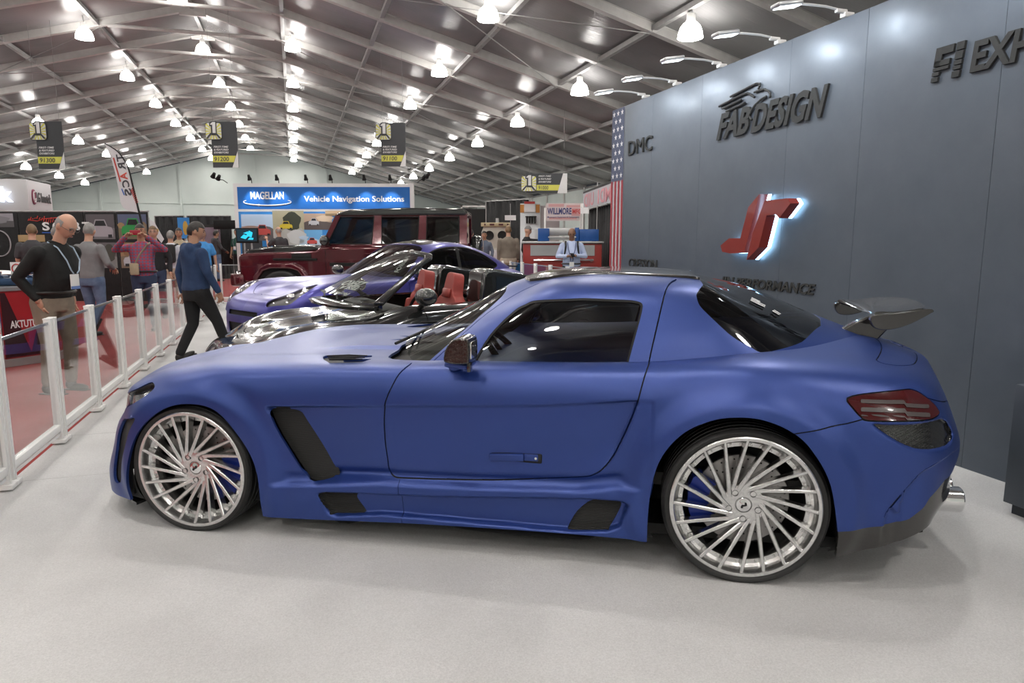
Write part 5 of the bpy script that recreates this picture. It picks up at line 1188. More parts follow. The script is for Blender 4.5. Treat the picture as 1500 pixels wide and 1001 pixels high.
for pts in ([(5.97,2.872),(5.80,2.892),(5.66,2.908),(5.575,2.915),(5.535,2.905),(5.525,2.885),(5.545,2.858)],
            [(6.155,2.815),(5.95,2.838),(5.78,2.855),(5.70,2.855),(5.65,2.83),(5.595,2.798)],
            [(6.10,2.785),(6.06,2.783),(5.86,2.803),(5.79,2.813)], [(6.03,2.745),(5.99,2.745),(5.80,2.763),(5.73,2.775)],
            [(5.60,2.842),(5.52,2.845),(5.46,2.842),(5.43,2.826),(5.40,2.815),(5.375,2.79),(5.37,2.765),(5.375,2.752)],
            [(5.42,2.773),(5.50,2.76),(5.58,2.725),(5.63,2.685),(5.655,2.645),(5.645,2.62),(5.615,2.60)]): stroke(mb, pts, .0105)
wall_part(t, mb, 'bird_outline', M_LET)
wall_text(0, 'IIN PERFORMANCE', 5.985, 4.665, 1.035, 1.128, 'wall_lettering', 'dark slanted letters IIN PERFORMANCE under the red emblem on grey wall', .012, .022, .2)
# F i pixel letters and EXHAUST
t = thing('wall_lettering', 'dark letters F i cut into stripes and EXH high at the wall right edge', 'lettering', on_wall(3.5, 2.53))
mb = MB()
def wbox(mb, s0, s1, z0, z1, sh=.12, d=.02):
    P = [(s0,z0),(s1,z0),(s1,z1),(s0,z1)]
    V = [on_wall(s-sh*(z-2.53), z, dd) for dd in (.001, d) for s, z in P]
    mb.add(V, [(0,1,2,3),(4,7,6,5),(0,4,5,1),(1,5,6,2),(2,6,7,3),(3,7,4,0)])
for a in [(3.715,3.585,2.70,2.748),(3.715,3.665,2.63,2.70),(3.715,3.60,2.63,2.665),(3.715,3.60,2.603,2.623),(3.715,3.665,2.573,2.596),(3.715,3.665,2.535,2.563),
          (3.565,3.51,2.70,2.748),(3.565,3.51,2.645,2.693),(3.565,3.51,2.612,2.638),(3.565,3.51,2.582,2.605),(3.565,3.51,2.535,2.573)]: wbox(mb, *a)
wall_part(t, mb, 'letters', M_LET)
mb = MB(); add_text(mb, 'EXHAUST', on_wall(3.435, 2.535, .001), UX, UY, .93, .19, .02, .03, .12, 1.); wall_part(t, mb, 'letters', M_LET)
# red block emblem with a lit back
def quadfit(): pass
M_REDE = mat('red gloss paint emblem', (.23,.026,.018), .30, 0, .3); M_LED = mat('cold white led strip', (1,1,1), .5, emit=(.40,.72,1.), estr=9.)
t = thing('wall_emblem', 'red block emblem of two bent strokes with white glow behind, on grey wall', 'emblem', on_wall(5.5, 1.6))
DQ = .17     # stands off the wall; the face is this far in front
def emblem_poly(pix):                                        # face outline in (s, z) at the face plane
    return pix
def emb(mb, P, d0, d1):
    n = len(P); V = [on_wall(s, z, d0) for s, z in P]+[on_wall(s, z, d1) for s, z in P]
    mb.add(V, [tuple(range(n)), tuple(range(2*n-1,n-1,-1))]+[(i,n+i,n+(i+1) % n,(i+1) % n) for i in range(n)])
EMB_J = [(5.52,1.875),(5.30,1.875),(5.62,1.345),(6.01,1.345),(6.06,1.385),(6.07,1.42),(5.93,1.545),(5.745,1.50),(5.72,1.49),(5.70,1.70)]
EMB_J = [(5.28,1.90),(5.43,1.788),(5.525,1.508),(5.70,1.508),(5.835,1.437),(5.80,1.378),(5.67,1.364),(5.455,1.378)]
EMB_R = [(5.20,1.836),(4.905,1.842),(4.865,1.798),(4.995,1.678),(5.045,1.714),(5.165,1.706),(5.25,1.426),(5.415,1.31),(5.35,1.55)]
for nm, P in (('left_stroke', EMB_J), ('right_stroke', EMB_R)):
    mb = MB(); emb(mb, P, .05, .145); o = wall_part(t, mb, nm, M_REDE)
    c = np.mean(P, axis=0); mb = MB(); emb(mb, [tuple(c+(np.array(p)-c)*1.0) for p in P], .012, .046); ls = wall_part(t, mb, 'light_strip', M_LED); ls.parent = o
# flag banner at the far end of the wall
def flagtile(): pass
t = thing('flag_banner', 'tall narrow stars and stripes banner at far end of grey wall', 'flag', on_wall(8.44, 1.6))
s0, s1 = 8.62, 8.265
mb = MB(); mb.box((0,0,0), (.10,s0-s1,3.19), Matrix.Translation(on_wall((s0+s1)/2, 1.595, -.055))@TM); wall_part(t, mb, 'board', mat('flag white', (.62,.60,.62), .6))
mb = MB()
def wrect(mb, a, b, z0, z1, d=.004): mb.quad(on_wall(a,z0,d), on_wall(b,z0,d), on_wall(b,z1,d), on_wall(a,z1,d))
w = (s0-s1)/7
for k in (0,2,4,6): wrect(mb, s0-w*k, s0-w*(k+1), 0, 2.265)
wall_part(t, mb, 'red_stripes', mat('flag red', (.33,.035,.05), .6))
mb = MB(); wrect(mb, s0, s1, 2.265, 3.19, .003); cz = wall_part(t, mb, 'blue_field', mat('flag blue', (.075,.09,.15), .6))
mb = MB()
for r in range(9):
    for cc in range(3 if r % 2 == 0 else 2):
        cs = s0-(s0-s1)*((cc+.5)/3 if r % 2 == 0 else (cc+1)/3); cz_ = 3.13-r*.1
        P = [on_wall(cs-(.042 if i % 2 == 0 else .017)*sin(i*pi/5), cz_+(.042 if i % 2 == 0 else .017)*cos(i*pi/5), .006) for i in range(10)]
        mb.add(P, [tuple(range(9,-1,-1))])
wall_part(t, mb, 'stars', mat('flag star white', (.75,.75,.75), .6))
# arm lamps on the wall top
M_ARM = mat('silver arm', (.62,.62,.62), .35, .3); M_ARML = mat('arm lamp panel glow', (1,1,1), .4, emit=(.85,.93,1.), estr=6.)
for k, s in enumerate((3.3, 4.55, 5.32, 6.19, 7.03, 7.75)):
    lb = ['nearest','second','third','fourth','fifth','farthest'][k]
    t = thing('arm_lamp', 'silver arm spotlight leaning out from top of grey wall, %s' % (lb if k in (0,5) else lb+' from the camera'), 'lamp', TQ(QW+.02, s, 3.19), T_RZ, 'arm spotlights on the wall top')
    mb = MB(); mb.box((.0,0,.02), (.09,.06,.04), bev=.008); mb.box((-.06,0,.045), (.10,.035,.03), bev=.008); mb.build('clamp', M_FRAME, t)
    mb = MB(); mb.tube([(-.06,0,.05),(-.20,0,.065),(-.36,0,.065),(-.47,0,.06)], .010, 8); mb.build('arm', M_ARM, t)
    mb = MB(); T = Matrix.Translation((-.56,0,.045))@Matrix.Rotation(-.18, 4, 'Y')
    mb.box((0,0,0), (.22,.11,.035), T, .012); h = mb.build('lamp_head', mat('satin silver', (.65,.66,.68), .35, .8), t)
    mb = MB(); mb.box((0,0,-.019), (.19,.085,.004), T); mb.build('light_panel', M_ARML, h)
# plinth at the right edge
t = thing('plinth', 'dark grey square plinth on recessed foot standing by grey wall at right', 'plinth', TQ(3.87, 2.36, 0), T_RZ)
bx('body', noise_mat('plinth grey laminate', (.060,.072,.088), (.068,.08,.098), 3, .4), (0,0,.40), (.42,.50,.66), t, .004)
bx('foot', mat('plinth foot', (.03,.036,.045), .5), (0,0,.045), (.36,.44,.07), t, .003)
# ---------------------------------------------------------------- barrier of clear panels
def make_panel(L):
    t = thing('barrier_panel', None, 'barrier')
    for y in (.035, L-.035):
        mb = MB(); mb.box((0,y,.47), (.05,.045,.90), bev=.004); mb.box((0,y,.025), (.09,.075,.03), bev=.005); mb.box((0,y,.923), (.054,.05,.012), bev=.003)
        mb.box((.02,y,.47), (.02,.012,.9)); mb.build('post', M_WHITE, t)
    mb = MB(); mb.box((0,L/2,.125), (.045,L-.11,.05), bev=.004); mb.box((0,L/2,.075), (.025,L-.11,.02)); mb.build('bottom_rail', M_WHITE, t)
    bx('clear_sheet', M_ACRYL, (0,L/2,.52), (.008,L-.115,.74), t)
    bx('top_rail', mat('clear top rail', (.55,.57,.58), .15, .6), (0,L/2,.895), (.016,L-.115,.018), t)
    return t
p0 = make_panel(.98)
lbl = ['nearest the camera, at the photo left edge','second from the camera','third from the camera','fourth from the camera','fifth from the camera','sixth from the camera','seventh from the camera','eighth, beside the man in blue hoodie','ninth, behind the man in blue hoodie','tenth, behind the hoodie man','eleventh','twelfth, by the burgundy car nose']
first = True
def place_panel(q, s, rz, label):
    global first
    t = p0 if first else copy_tree(p0); first = False
    t.location = TQ(q, s, .010); t.rotation_euler = (0,0,T_RZ+rz); t['label'] = label; t['group'] = 'clear barrier panels round the booth'
for k in range(13): place_panel(-1.71, 3.70+k*.99, 0, 'clear acrylic barrier panel on left carpet edge, '+(lbl[k] if k < len(lbl) else 'farthest'))
for k in range(7): place_panel(-1.71+k*.99+.99, 17.25, pi/2, 'clear acrylic barrier panel behind burgundy car, %s from the left' % ORD[k])
for k in range(8): place_panel(5.35, 9.2+k*.99, 0, 'clear acrylic barrier panel right of violet car, %s from the camera' % ORD[k])
# ---------------------------------------------------------------- hanging number signs
def stripe_badge(mb, T, w, h):
    pass
M_SGND = mat('sign charcoal', (.045,.048,.053), .55); M_SGNY = mat('sign yellow', (.60,.58,.10), .55); M_SGNW = mat('sign white', (.66,.66,.66), .55)
def badge(t, ox, oz, w):
    """rounded yellow badge with a numeral one and sun rays; local x right, z up, facing -y"""
    def rr(w, h, r, n=5): return [(cx+r*cos(a), cz+r*sin(a)) for cx, cz, a0 in ((w-r,h-r,0),(r,h-r,pi/2),(r,r,pi),(w-r,r,3*pi/2)) for a in np.linspace(a0, a0+pi/2, n)]
    def pl(P, d, m, nm, par):
        mb = MB(); mb.prism(P, d, d+.006, Matrix.Translation((ox,0,oz))@Matrix.Rotation(pi/2, 4, 'X')); return mb.build(nm, m, par, smooth=False)
    b = pl([(x-.04*w, z-.04*w) for x, z in rr(w*1.08, w*1.08, w*.2)], .01, M_SGND, 'badge', t)
    pl(rr(w, w, w*.16), .018, M_SGNW, 'badge_face', b)
    mb = MB(); T = Matrix.Translation((ox,0,oz))@Matrix.Rotation(pi/2, 4, 'X')
    for k in range(16):
        a = 2*pi*k/16; R = w*.49
        f = lambda a: (w/2+R*cos(a)/max(abs(cos(a)), abs(sin(a))), w/2+R*sin(a)/max(abs(cos(a)), abs(sin(a))))
        mb.prism([(w/2,w/2), f(a-.09), f(a+.09)], .026, .030, T)
    mb.build('sun_rays', M_SGNY, b, smooth=False)
    mb = MB(); mb.prism([(w*.30,w*.26),(w*.72,w*.26),(w*.72,w*1.12),(w*.42,w*1.12),(w*.26,w*1.0),(w*.26,w*.80),(w*.36,w*.80),(w*.36,w*.26)], .032, .037, T)
    mb.build('numeral', M_SGND, b, smooth=False)
    mb = MB(); mb.prism([(w*.46,w*.34),(w*.66,w*.34),(w*.66,w*1.06),(w*.48,w*1.06),(w*.34,w*.95),(w*.34,w*.88),(w*.46,w*.90)], .039, .042, T); mb.build('numeral_inlay', M_SGNW, b, smooth=False)
    mb = MB(); mb.prism([(w*.02,w*.05),(w*.15,w*.05),(w*.36,w*.30),(w*.66,w*.30),(w*.86,w*.05),(w*.98,w*.05),(w*.72,w*.38),(w*.30,w*.38)], .044, .048, T); mb.build('pedestal', M_SGND, b, smooth=False)
def hang_sign(x, y, z, num, label):
    """vertical sign, lower-left corner at x,y,z"""
    t = thing('hanging_sign', label, 'sign', (x, y, z), -.02, 'aisle number signs hanging from the roof')
    W, H = .70, 1.20
    T = Matrix.Rotation(pi/2, 4, 'X')
    mb = MB(); mb.prism([(0,0),(W,0),(W,H),(0,H)], -.02, .0, T); mb.build('board', M_SGND, t, smooth=False)
    mb = MB(); mb.prism([(W-.17,0),(W,0),(W,.44)], .002, .006, T); mb.build('white_corner', M_SGNW, t, smooth=False)
    mb = MB(); mb.prism([(0,.14),(W-.125,.14),(W-.06,.31),(0,.31)], .002, .006, T); yb = mb.build('yellow_band', M_SGNY, t, smooth=False)
    mb = MB(); add_text(mb, num, (.05,-.008,.165), (1,0,0), (0,0,1), .40, .115, .003, .01, .1); mb.build('number', M_SGND, yb, smooth=False)
    mb = MB()
    for k, l in enumerate(('FIRST-TIME', '& FEATURED', 'EXHIBITORS')): add_text(mb, l, (.05,-.002,.52-k*.075), (1,0,0), (0,0,1), .40, .05, .003, .02, .2)
    mb.build('lettering', M_SGNW, t, smooth=False)
    badge(t, -.13, .74, .42)
    mb = MB(); top = roof_z((Vector((x,y,0))).dot(A_Q))-z-.1
    for a in (.06, W-.06): mb.tube([(a,.01,H),(a,.01,top)], .004, 5)
    mb.build('wire', M_GREYP, t)
    return t
def pxw(px, py, Y):
    """a point of the hall at depth Y from its bearing"""
    return ((px-750)/1000*Y*1.0112+0, Y, 0)
hang_sign(-12.35, 18.3, 3.31, '91300', 'dark hanging sign with yellow badge and band reading 91300')
hang_sign(-8.10, 19.0, 3.42, '91200', 'dark hanging sign with yellow badge and band reading 91200')
hang_sign(-3.72, 20.0, 3.55, '91100', 'dark hanging sign with yellow badge and band reading 91100')
t = thing('hanging_sign', 'dark wide hanging sign with yellow band reading 91000 beside white tapered end', 'sign', (.40, 20.0, 2.80), 0, 'aisle number signs hanging from the roof')
T = Matrix.Rotation(pi/2, 4, 'X'); W, H = 1.18, .56
mb = MB(); mb.prism([(0,0),(W,0),(W,H),(0,H)], -.02, 0, T); mb.build('board', M_SGND, t, smooth=False)
mb = MB(); mb.prism([(W-.28,0),(W,0),(W,H),(W-.12,H)], .002, .006, T); mb.build('white_corner', M_SGNW, t, smooth=False)
mb = MB(); mb.prism([(.2,.08),(W-.26,.08),(W-.21,.24),(.2,.24)], .002, .006, T); yb = mb.build('yellow_band', M_SGNY, t, smooth=False)
mb = MB(); add_text(mb, '91000', (.36,-.008,.105), (1,0,0), (0,0,1), .28, .105, .003, .01, .1); mb.build('number', M_SGND, yb, smooth=False)
mb = MB()
for k, l in enumerate(('FIRST-TIME', '& FEATURED', 'EXHIBITORS')): add_text(mb, l, (.36,-.002,.46-k*.08), (1,0,0), (0,0,1), .36, .045, .003, .02, .2)
mb.build('lettering', M_SGNW, t, smooth=False); badge(t, -.13, .06, .42)
mb = MB()
for a in (.1, W-.1): mb.tube([(a,.01,H),(a,.01,roof_z((Vector((.4+a,20,0))).dot(A_Q))-2.9)], .004, 5)
mb.build('wire', M_GREYP, t)
# ================================================================ lamp light
LP = mat  # noqa
def disk_light(name, loc, energy, size=.38, col=(1,.955,.90), shape='DISK'):
    l = bpy.data.lights.new(name, 'AREA'); l.shape = shape; l.size = size; l.energy = energy; l.color = col
    o = bpy.data.objects.new(name, l); COL.objects.link(o); o.location = loc; return o
for (q, s, z) in LPOS: disk_light('lamp_light', TQ(q, s, z-.01), 46)
for rn, q, z, s0, n in ROWS:                              # the same rows run on over and behind the camera
    s = s0-5
    while s > S0+1:
        t = copy_tree(lamp0); t.location = TQ(q, s, z); t['label'] = 'white glowing high-bay lamp out of frame above the camera'; t['group'] = 'high-bay lamps over the camera'
        disk_light('lamp_light', TQ(q, s, z-.01), 46); s -= 5
for s in (3.3, 4.55, 5.32, 6.19, 7.03, 7.75):
    o = disk_light('arm_light', TQ(QW-.55, s, 3.195), 7, .16, (.85,.93,1.)); o.rotation_euler = (RD(14), 0, T_RZ-pi/2)
    o.rotation_euler = Euler((0,.45,0)).to_matrix().to_euler() if False else (0, RD(-38), T_RZ)
w = bpy.data.worlds.new('world'); SC.world = w; w.use_nodes = True
w.node_tree.nodes['Background'].inputs[0].default_value = (.55,.6,.7,1); w.node_tree.nodes['Background'].inputs[1].default_value = .05
# ================================================================ people
def cloth(name, c, c2=None, rough=.85, bs=.35):
    c2 = c2 or tuple(v*1.25 for v in c)
    m = noise_mat('cloth '+name, c, c2, 9, rough, bs, .03, detail=5); return m
def skin_mat(name, c): 
    m = mat('skin '+name, c, .5); bsdf(m).inputs['Subsurface Weight'].default_value = .08; bsdf(m).inputs['Subsurface Radius'].default_value = (.02,.008,.004); return m
SK_L = skin_mat('light', (.52,.30,.21)); SK_M = skin_mat('tan', (.40,.22,.14)); SK_D = skin_mat('brown', (.24,.125,.08))
H_GREY = cloth('grey hair', (.16,.15,.14), (.32,.31,.30), .6, .6); H_BLACK = cloth('black hair', (.012,.010,.009), (.03,.026,.022), .5, .6); H_BROWN = cloth('brown hair', (.10,.06,.03), (.20,.13,.07), .6, .6)
def remesh(mb, vox, name, mats, parent, smooth_it=4):
    me = bpy.data.meshes.new('tmp'); me.from_pydata(mb.V, [], mb.F); me.update()
    o = bpy.data.objects.new('tmp', me); COL.objects.link(o)
    r = o.modifiers.new('r', 'REMESH'); r.mode = 'VOXEL'; r.voxel_size = vox; r.use_smooth_shade = True
    if smooth_it: sm = o.modifiers.new('s', 'SMOOTH'); sm.iterations = smooth_it; sm.factor = .5
    dg = bpy.context.evaluated_depsgraph_get(); dg.update()
    m2 = bpy.data.meshes.new_from_object(o.evaluated_get(dg)); bpy.data.objects.remove(o); bpy.data.meshes.remove(me)
    m2.name = name; m2.materials.clear()
    return link(name, m2, parent, mats, True)
def ell(mb, secs, n=18):
    """stack of horizontal ellipses (cx,cy,cz,rx,ry)"""
    V = []; F = []
    for cx, cy, cz, rx, ry in secs:
        for j in range(n):
            a = 2*pi*j/n; V.append((cx+rx*cos(a)*(1+.0*cos(2*a)), cy+ry*sin(a), cz))
    k = len(secs)
    for i in range(k-1):
        for j in range(n): F.append((i*n+j, i*n+(j+1) % n, (i+1)*n+(j+1) % n, (i+1)*n+j))
    F += [tuple(range(n-1,-1,-1)), tuple((k-1)*n+j for j in range(n))]
    mb.add(V, F)
def limb(mb, pts, rs, n=12):
    P = [Vector(p) for p in pts]; Q = []; R = []
    for i in range(len(P)-1):
        for k in range(4):
            t = k/4; Q.append(P[i].lerp(P[i+1], t)); R.append(rs[i]*(1-t)+rs[i+1]*t)
    Q.append(P[-1]); R.append(rs[-1]); mb.tube(Q, R, n)
    for p, r in zip(P, rs): mb.ball(p, r*.98, 10)
def head_mesh(M, hairline=None, detail=True):
    """verts of a head, local: face +y, centre of skull at the origin"""
    bm = bmesh.new(); bmesh.ops.create_uvsphere(bm, u_segments=28, v_segments=20, radius=1)
    for v in bm.verts:
        x, y, z = v.co
        k = 1.0
        if z < 0: k = 1-.30*(-z)**1.3
        X = x*.076*k; Y = y*.098*(1-.12*max(-z,0)) ; Z = z*.118
        if y > 0 and z < -.2: Y += .012*min(1, (-z-.2)*2)*y          # chin and jaw
        if y > .5:
            Y += -.008*math.exp(-((z-.10)/.16)**2)*math.exp(-((abs(x)-.38)/.18)**2)   # sockets
            Y += .006*math.exp(-((z-.30)/.10)**2)                                       # brow
        v.co = (X, Y, Z)
    return bm
def person(name_label, loc, rz, H=1.72, skin=SK_L, hair=H_BROWN, hair_style='short', top=None, bottom=None, shoe=None, sleeves='long',
           arms=None, legs=None, lean=0., headp=0., heady=0., build=1., belly=0., vox=.016, group=None, extras=None, hood=False, belt=False, hands=True, kneel=None):
    root = thing('person', name_label, 'person', loc, rz, group)
    S = H/1.75
    def sc(p): return Vector(p)*S
    # spine leans forward (+y) about the pelvis
    def sp(p):
        p = Vector(p); 
        if p.z > .95:
            d = p.z-.95; p = Vector((p.x, p.y+d*sin(lean), .95+d*cos(lean)))
        return p
    B = build
    tor = [(0,0,.86,.145*B,.105*B),(0,.0,.95,.165*B,.118*B),(0,.01+belly*.3,1.04,.158*B,.112*B+belly*.6),(0,.01+belly*.4,1.12,.150*B,.108*B+belly),(0,.008+belly*.2,1.22,.160*B,.112*B+belly*.5),(0,0,1.30,.172*B,.115*B),(0,-.010,1.36,.155*B,.102*B),(0,-.016,1.41,.122*B,.084*B),(0,-.018,1.452,.092,.066),(0,-.012,1.49,.060,.058)]
    tor = [(*(sp((a,b,c))), d, e) for a, b, c, d, e in tor]
    A = arms or {}
    arm = {}
    for sd, sg in (('r',1),('l',-1)):
        d = A.get(sd, ((.25,-.03,1.14),(.25,.05,.88)))
        sh = sp((.172*sg*B, -.012, 1.372)); e = Vector(d[0]); w = Vector(d[1]); e = Vector((e.x*sg, e.y, e.z)); w = Vector((w.x*sg, w.y, w.z))
        arm[sg] = (sh, e, w)
    L = legs or {}; leg = {}
    for sd, sg in (('r',1),('l',-1)):
        d = L.get(sd, ((.10,.02,.50),(.10,-.02,.09))); leg[sg] = (Vector((.088*sg*B,0,.90)), Vector((d[0][0]*sg,d[0][1],d[0][2])), Vector((d[1][0]*sg,d[1][1],d[1][2])), d[2] if len(d) > 2 else 0.)
    nb = sp((0,-.015,1.46)); hc = sp((0,.015,1.635))+Vector((0,.07*sin(headp),-.03*(1-cos(headp))))
    HM = Matrix.Translation(hc)@Matrix.Rotation(heady, 4, 'Z')@Matrix.Rotation(-headp, 4, 'X')
    mb = MB()
    inner = [(a,b,c,d*.88,e*.88) for a, b, c, d, e in tor]; ell(mb, inner)
    limb(mb, [nb-Vector((0,0,.03)), nb+(hc-nb)*.45, hc-Vector((0,.02,.03))], [.060,.056,.058])
    mb.bm(head_mesh(None), HM)
    T = HM
    mb.add(*_nose(), T)
    for sg in (1,-1): mb.ball((.077*sg,-.008,-.008), (.012,.022,.034), 10, T)
    for sg, (sh, e, w) in arm.items(): limb(mb, [sh, e, w], [.046,.038,.026])
    for sg, (h, k, a, tp) in leg.items(): limb(mb, [h, k, a], [.075,.05,.038])
    mb.V = [tuple(Vector(v)*S) for v in mb.V]
    body = remesh(mb, vox*.7 if vox < .014 else vox*.8, 'body', skin, root, 2)
    if hands:
        bmh = bmesh.new(); bmh.from_mesh(body.data); hm = MB()
        for sg, (sh, e, w) in arm.items():
            d = A.get('r' if sg > 0 else 'l'); hd = d[2] if d and len(d) > 2 else (w-e)
            _hand(hm, w, Vector((Vector(hd).x*(sg if d and len(d) > 2 else 1), Vector(hd).y, Vector(hd).z)), sg, d[3] if d and len(d) > 3 else .5)
        hm.V = [tuple(Vector(v)*S) for v in hm.V]
        me2 = bpy.data.meshes.new('h'); me2.from_pydata(hm.V, [], hm.F); bmh.from_mesh(me2); bmh.to_mesh(body.data); bmh.free(); bpy.data.meshes.remove(me2)
        body.data.polygons.foreach_set('use_smooth', [True]*len(body.data.polygons))
    def part(mbx, nm, m, vx=None, par=None):
        mbx.V = [tuple(Vector(v)*S) for v in mbx.V]
        return remesh(mbx, vx or vox, nm, m, par or root, 3) if vx is not False else mbx.build(nm, m, par or root)
    # face
    mb = MB()
    for sg in (1,-1): mb.ball((.031*sg,.083,.012), (.012,.008,.006), 10, T)
    part(mb, 'eyes', mat('eye dark', (.02,.015,.012), .2), False, body)
    mb = MB()
    for sg in (1,-1): mb.tube([(.014*sg,.094,.030),(.032*sg,.092,.036),(.05*sg,.080,.030)], [.003,.0045,.003], 6, M=T)
    part(mb, 'eyebrows', hair if hair else H_GREY, False, body)
    mb = MB(); mb.tube([(-.024,.088,-.060),(-.010,.097,-.057),(0,.0985,-.058),(.010,.097,-.057),(.024,.088,-.060)], [.003,.005,.005,.005,.003], 6, M=T); part(mb, 'mouth', mat('lips', (.30,.12,.10), .45), False, body)
    # hair
    if hair and hair_style != 'none':
        bm = head_mesh(None); kill = []
        for f in bm.faces:
            c = f.calc_center_median(); x, y, z = c.x/.076, c.y/.098, c.z/.118
            if hair_style == 'short': ok = z > .42 and y > -.2 or (y <= .25 and z > -.12+.35*max(y,0) and not (y > -.35 and z < -.0)) or (y < -.35 and z > -.45)
            elif hair_style == 'fringe': ok = (z < .42 and z > -.35 and y < .12 and not (y > -.3 and z < -.05))   # bald on top
            elif hair_style == 'long': ok = z > .40 or (y < .2 and z > -.9)
            elif hair_style == 'cap': ok = z > .25
            if not ok: kill.append(f)
        bmesh.ops.delete(bm, geom=kill, context='FACES')
        for v in bm.verts: v.co *= 1.045 if hair_style != 'fringe' else 1.03
        r = bmesh.ops.extrude_face_region(bm, geom=bm.faces[:])
        for g in r['geom']:
            if isinstance(g, bmesh.types.BMVert): g.co *= 1.035 if hair_style != 'fringe' else 1.02
        mb = MB().bm(bm, T)
        if hair_style == 'cap': mb.prism([(.085*cos(a), .06+.11*sin(a)) for a in np.linspace(0, pi, 12)], .028, .036, T)
        part(mb, 'cap' if hair_style == 'cap' else 'hair', hair, False, body)
    # clothes
    if top:
        mb = MB(); pad = .012
        ell(mb, [(a,b,c,d+pad,e+pad) for a, b, c, d, e in tor[:-1]]+[(tor[-1][0],tor[-1][1],tor[-1][2]-.01,.066,.062)])
        for sg, (sh, e, w) in arm.items():
            if sleeves == 'long': limb(mb, [sh, e, e.lerp(w, .93)], [.062*B,.053,.041])
            else: limb(mb, [sh, sh.lerp(e, .75)], [.066*B,.064])
        if hood:
            for sgx in (1,-1): mb.ball(tuple(sp((.05*sgx,-.085,1.42))), (.085,.06,.085), 12)
            mb.ball(tuple(sp((0,-.11,1.37))), (.11,.055,.10), 12); mb.tube([sp((.095*cos(a), -.01+.075*sin(a)-.01, 1.465+.018*sin(a))) for a in np.linspace(0, 2*pi, 17)[:-1]], .028, 8, closed=True)
        shirt = part(mb, 'shirt', top)
        mb = MB()
        if sleeves == 'long':
            pass
    if bottom:
        mb = MB(); ell(mb, [(0,0,.80,.155*B,.115*B),(0,0,.87,.168*B,.122*B),(0,0,.95,.172*B,.126*B),(0,.01+belly*.25,1.0,.162*B,.120*B+belly*.4)])
        for sg, (h, k, a, tp) in leg.items(): limb(mb, [h, k, a+(k-a).normalized()*.03], [.098*B,.070,.056])
        part(mb, 'trousers', bottom)
    if belt:
        mb = MB(); c = tor[1]; mb.tube([(c[0]+(.182*B)*cos(a), .005+(.136*B+belly*.3)*sin(a), .985) for a in np.linspace(0, 2*pi, 25)[:-1]], .016, 6, closed=True); part(mb, 'belt', mat('black leather', (.015,.013,.012), .4), False)
    for sg, (h, k, a, tp) in leg.items():
        mb = MB(); R = Matrix.Translation(a)@Matrix.Rotation(-tp, 4, 'X')
        mb.ball((0,.075,-.055), (.045,.115,.036), 14, R); mb.ball((0,-.005,-.03), (.042,.058,.055), 12, R); mb.box((0,.055,-.083), (.082,.27,.018), R, .008)
        part(mb, 'shoe', shoe or mat('dark shoe leather', (.02,.018,.016), .45), False)
    if extras: extras(root, S, T, sp, part, arm, tor)
    return root
def _nose():
    V = [(0,.092,.030),(-.009,.092,.0),(.009,.092,0),(0,.120,-.022),(-.017,.092,-.026),(.017,.092,-.026),(0,.090,-.036),(0,.06,0)]
    F = [(0,1,3),(0,3,2),(1,4,3),(2,3,5),(3,4,6),(3,6,5),(0,7,1),(0,2,7),(1,7,4),(2,5,7),(4,7,6),(5,6,7)]
    return V, F
def _hand(mb, w, d, sg, curl=.5):
    d = d.normalized(); ax = Vector((0,0,1)) if abs(d.z) < .8 else Vector((0,1,0))
    s = d.cross(ax).normalized(); n = s.cross(d).normalized()
    if abs(d.z) > .8: s, n = ax-d*ax.dot(d), None; s.normalize(); n = d.cross(s)
    M = Matrix((( s.x, d.x, n.x, w.x),(s.y, d.y, n.y, w.y),(s.z, d.z, n.z, w.z),(0,0,0,1)))
    mb.ball((0,.045,0), (.040,.052,.017), 12, M); mb.tube([(0,-.03,0),(0,.03,0)], [.026,.030], 10, M=M)
    for i, (x, L) in enumerate(((-.029,.066),(-.010,.078),(.010,.074),(.028,.060))):
        P = [Vector((x,.082,0))]; a = 0
        for k in range(3):
            a += curl*.75; P.append(P[-1]+Vector((x*.12, L/3*cos(a), -L/3*sin(a)*1)))
        mb.tube(P, [.0092,.0088,.0082,.0068], 7, M=M); mb.ball(P[-1], .0068, 6, M)
    P = [Vector((-.032,.02,-.004)), Vector((-.055,.045,-.014)), Vector((-.058,.072,-.024-.01*curl))]
    mb.tube(P, [.013,.011,.008], 7, M=M); mb.ball(P[-1], .008, 6, M)
def lanyard(col, badge_z=1.10, y=.155, w=.10, h=.13, sx=.0):
    def f(root, S, T, sp, part, arm, tor):
        mb = MB()
        for sg in (1,-1):
            p = [sp((.075*sg,-.05,1.475)), sp((.088*sg,.085,1.42)), sp((.075*sg+sx*.5,.06+y*.55,1.30)), sp((.045*sg+sx,y*.97,1.2)), sp((.02*sg+sx,y,badge_z+h/2+.01))]
            mb.tube(p, .0065, 6)
        part(mb, 'lanyard', mat('lanyard '+str(col), col, .7), False)
        mb = MB(); c = sp((sx,y+.006,badge_z)); mb.box(tuple(c), (w,.006,h), bev=.002); b = part(mb, 'name_badge', mat('badge card', (.72,.72,.70), .4), False)
        mb = MB(); mb.box(tuple(c+Vector((0,.004,-h*.40))), (w,.003,h*.2)); part(mb, 'badge_print', mat('badge print', (.12,.2,.45), .5), False, b)
    return f
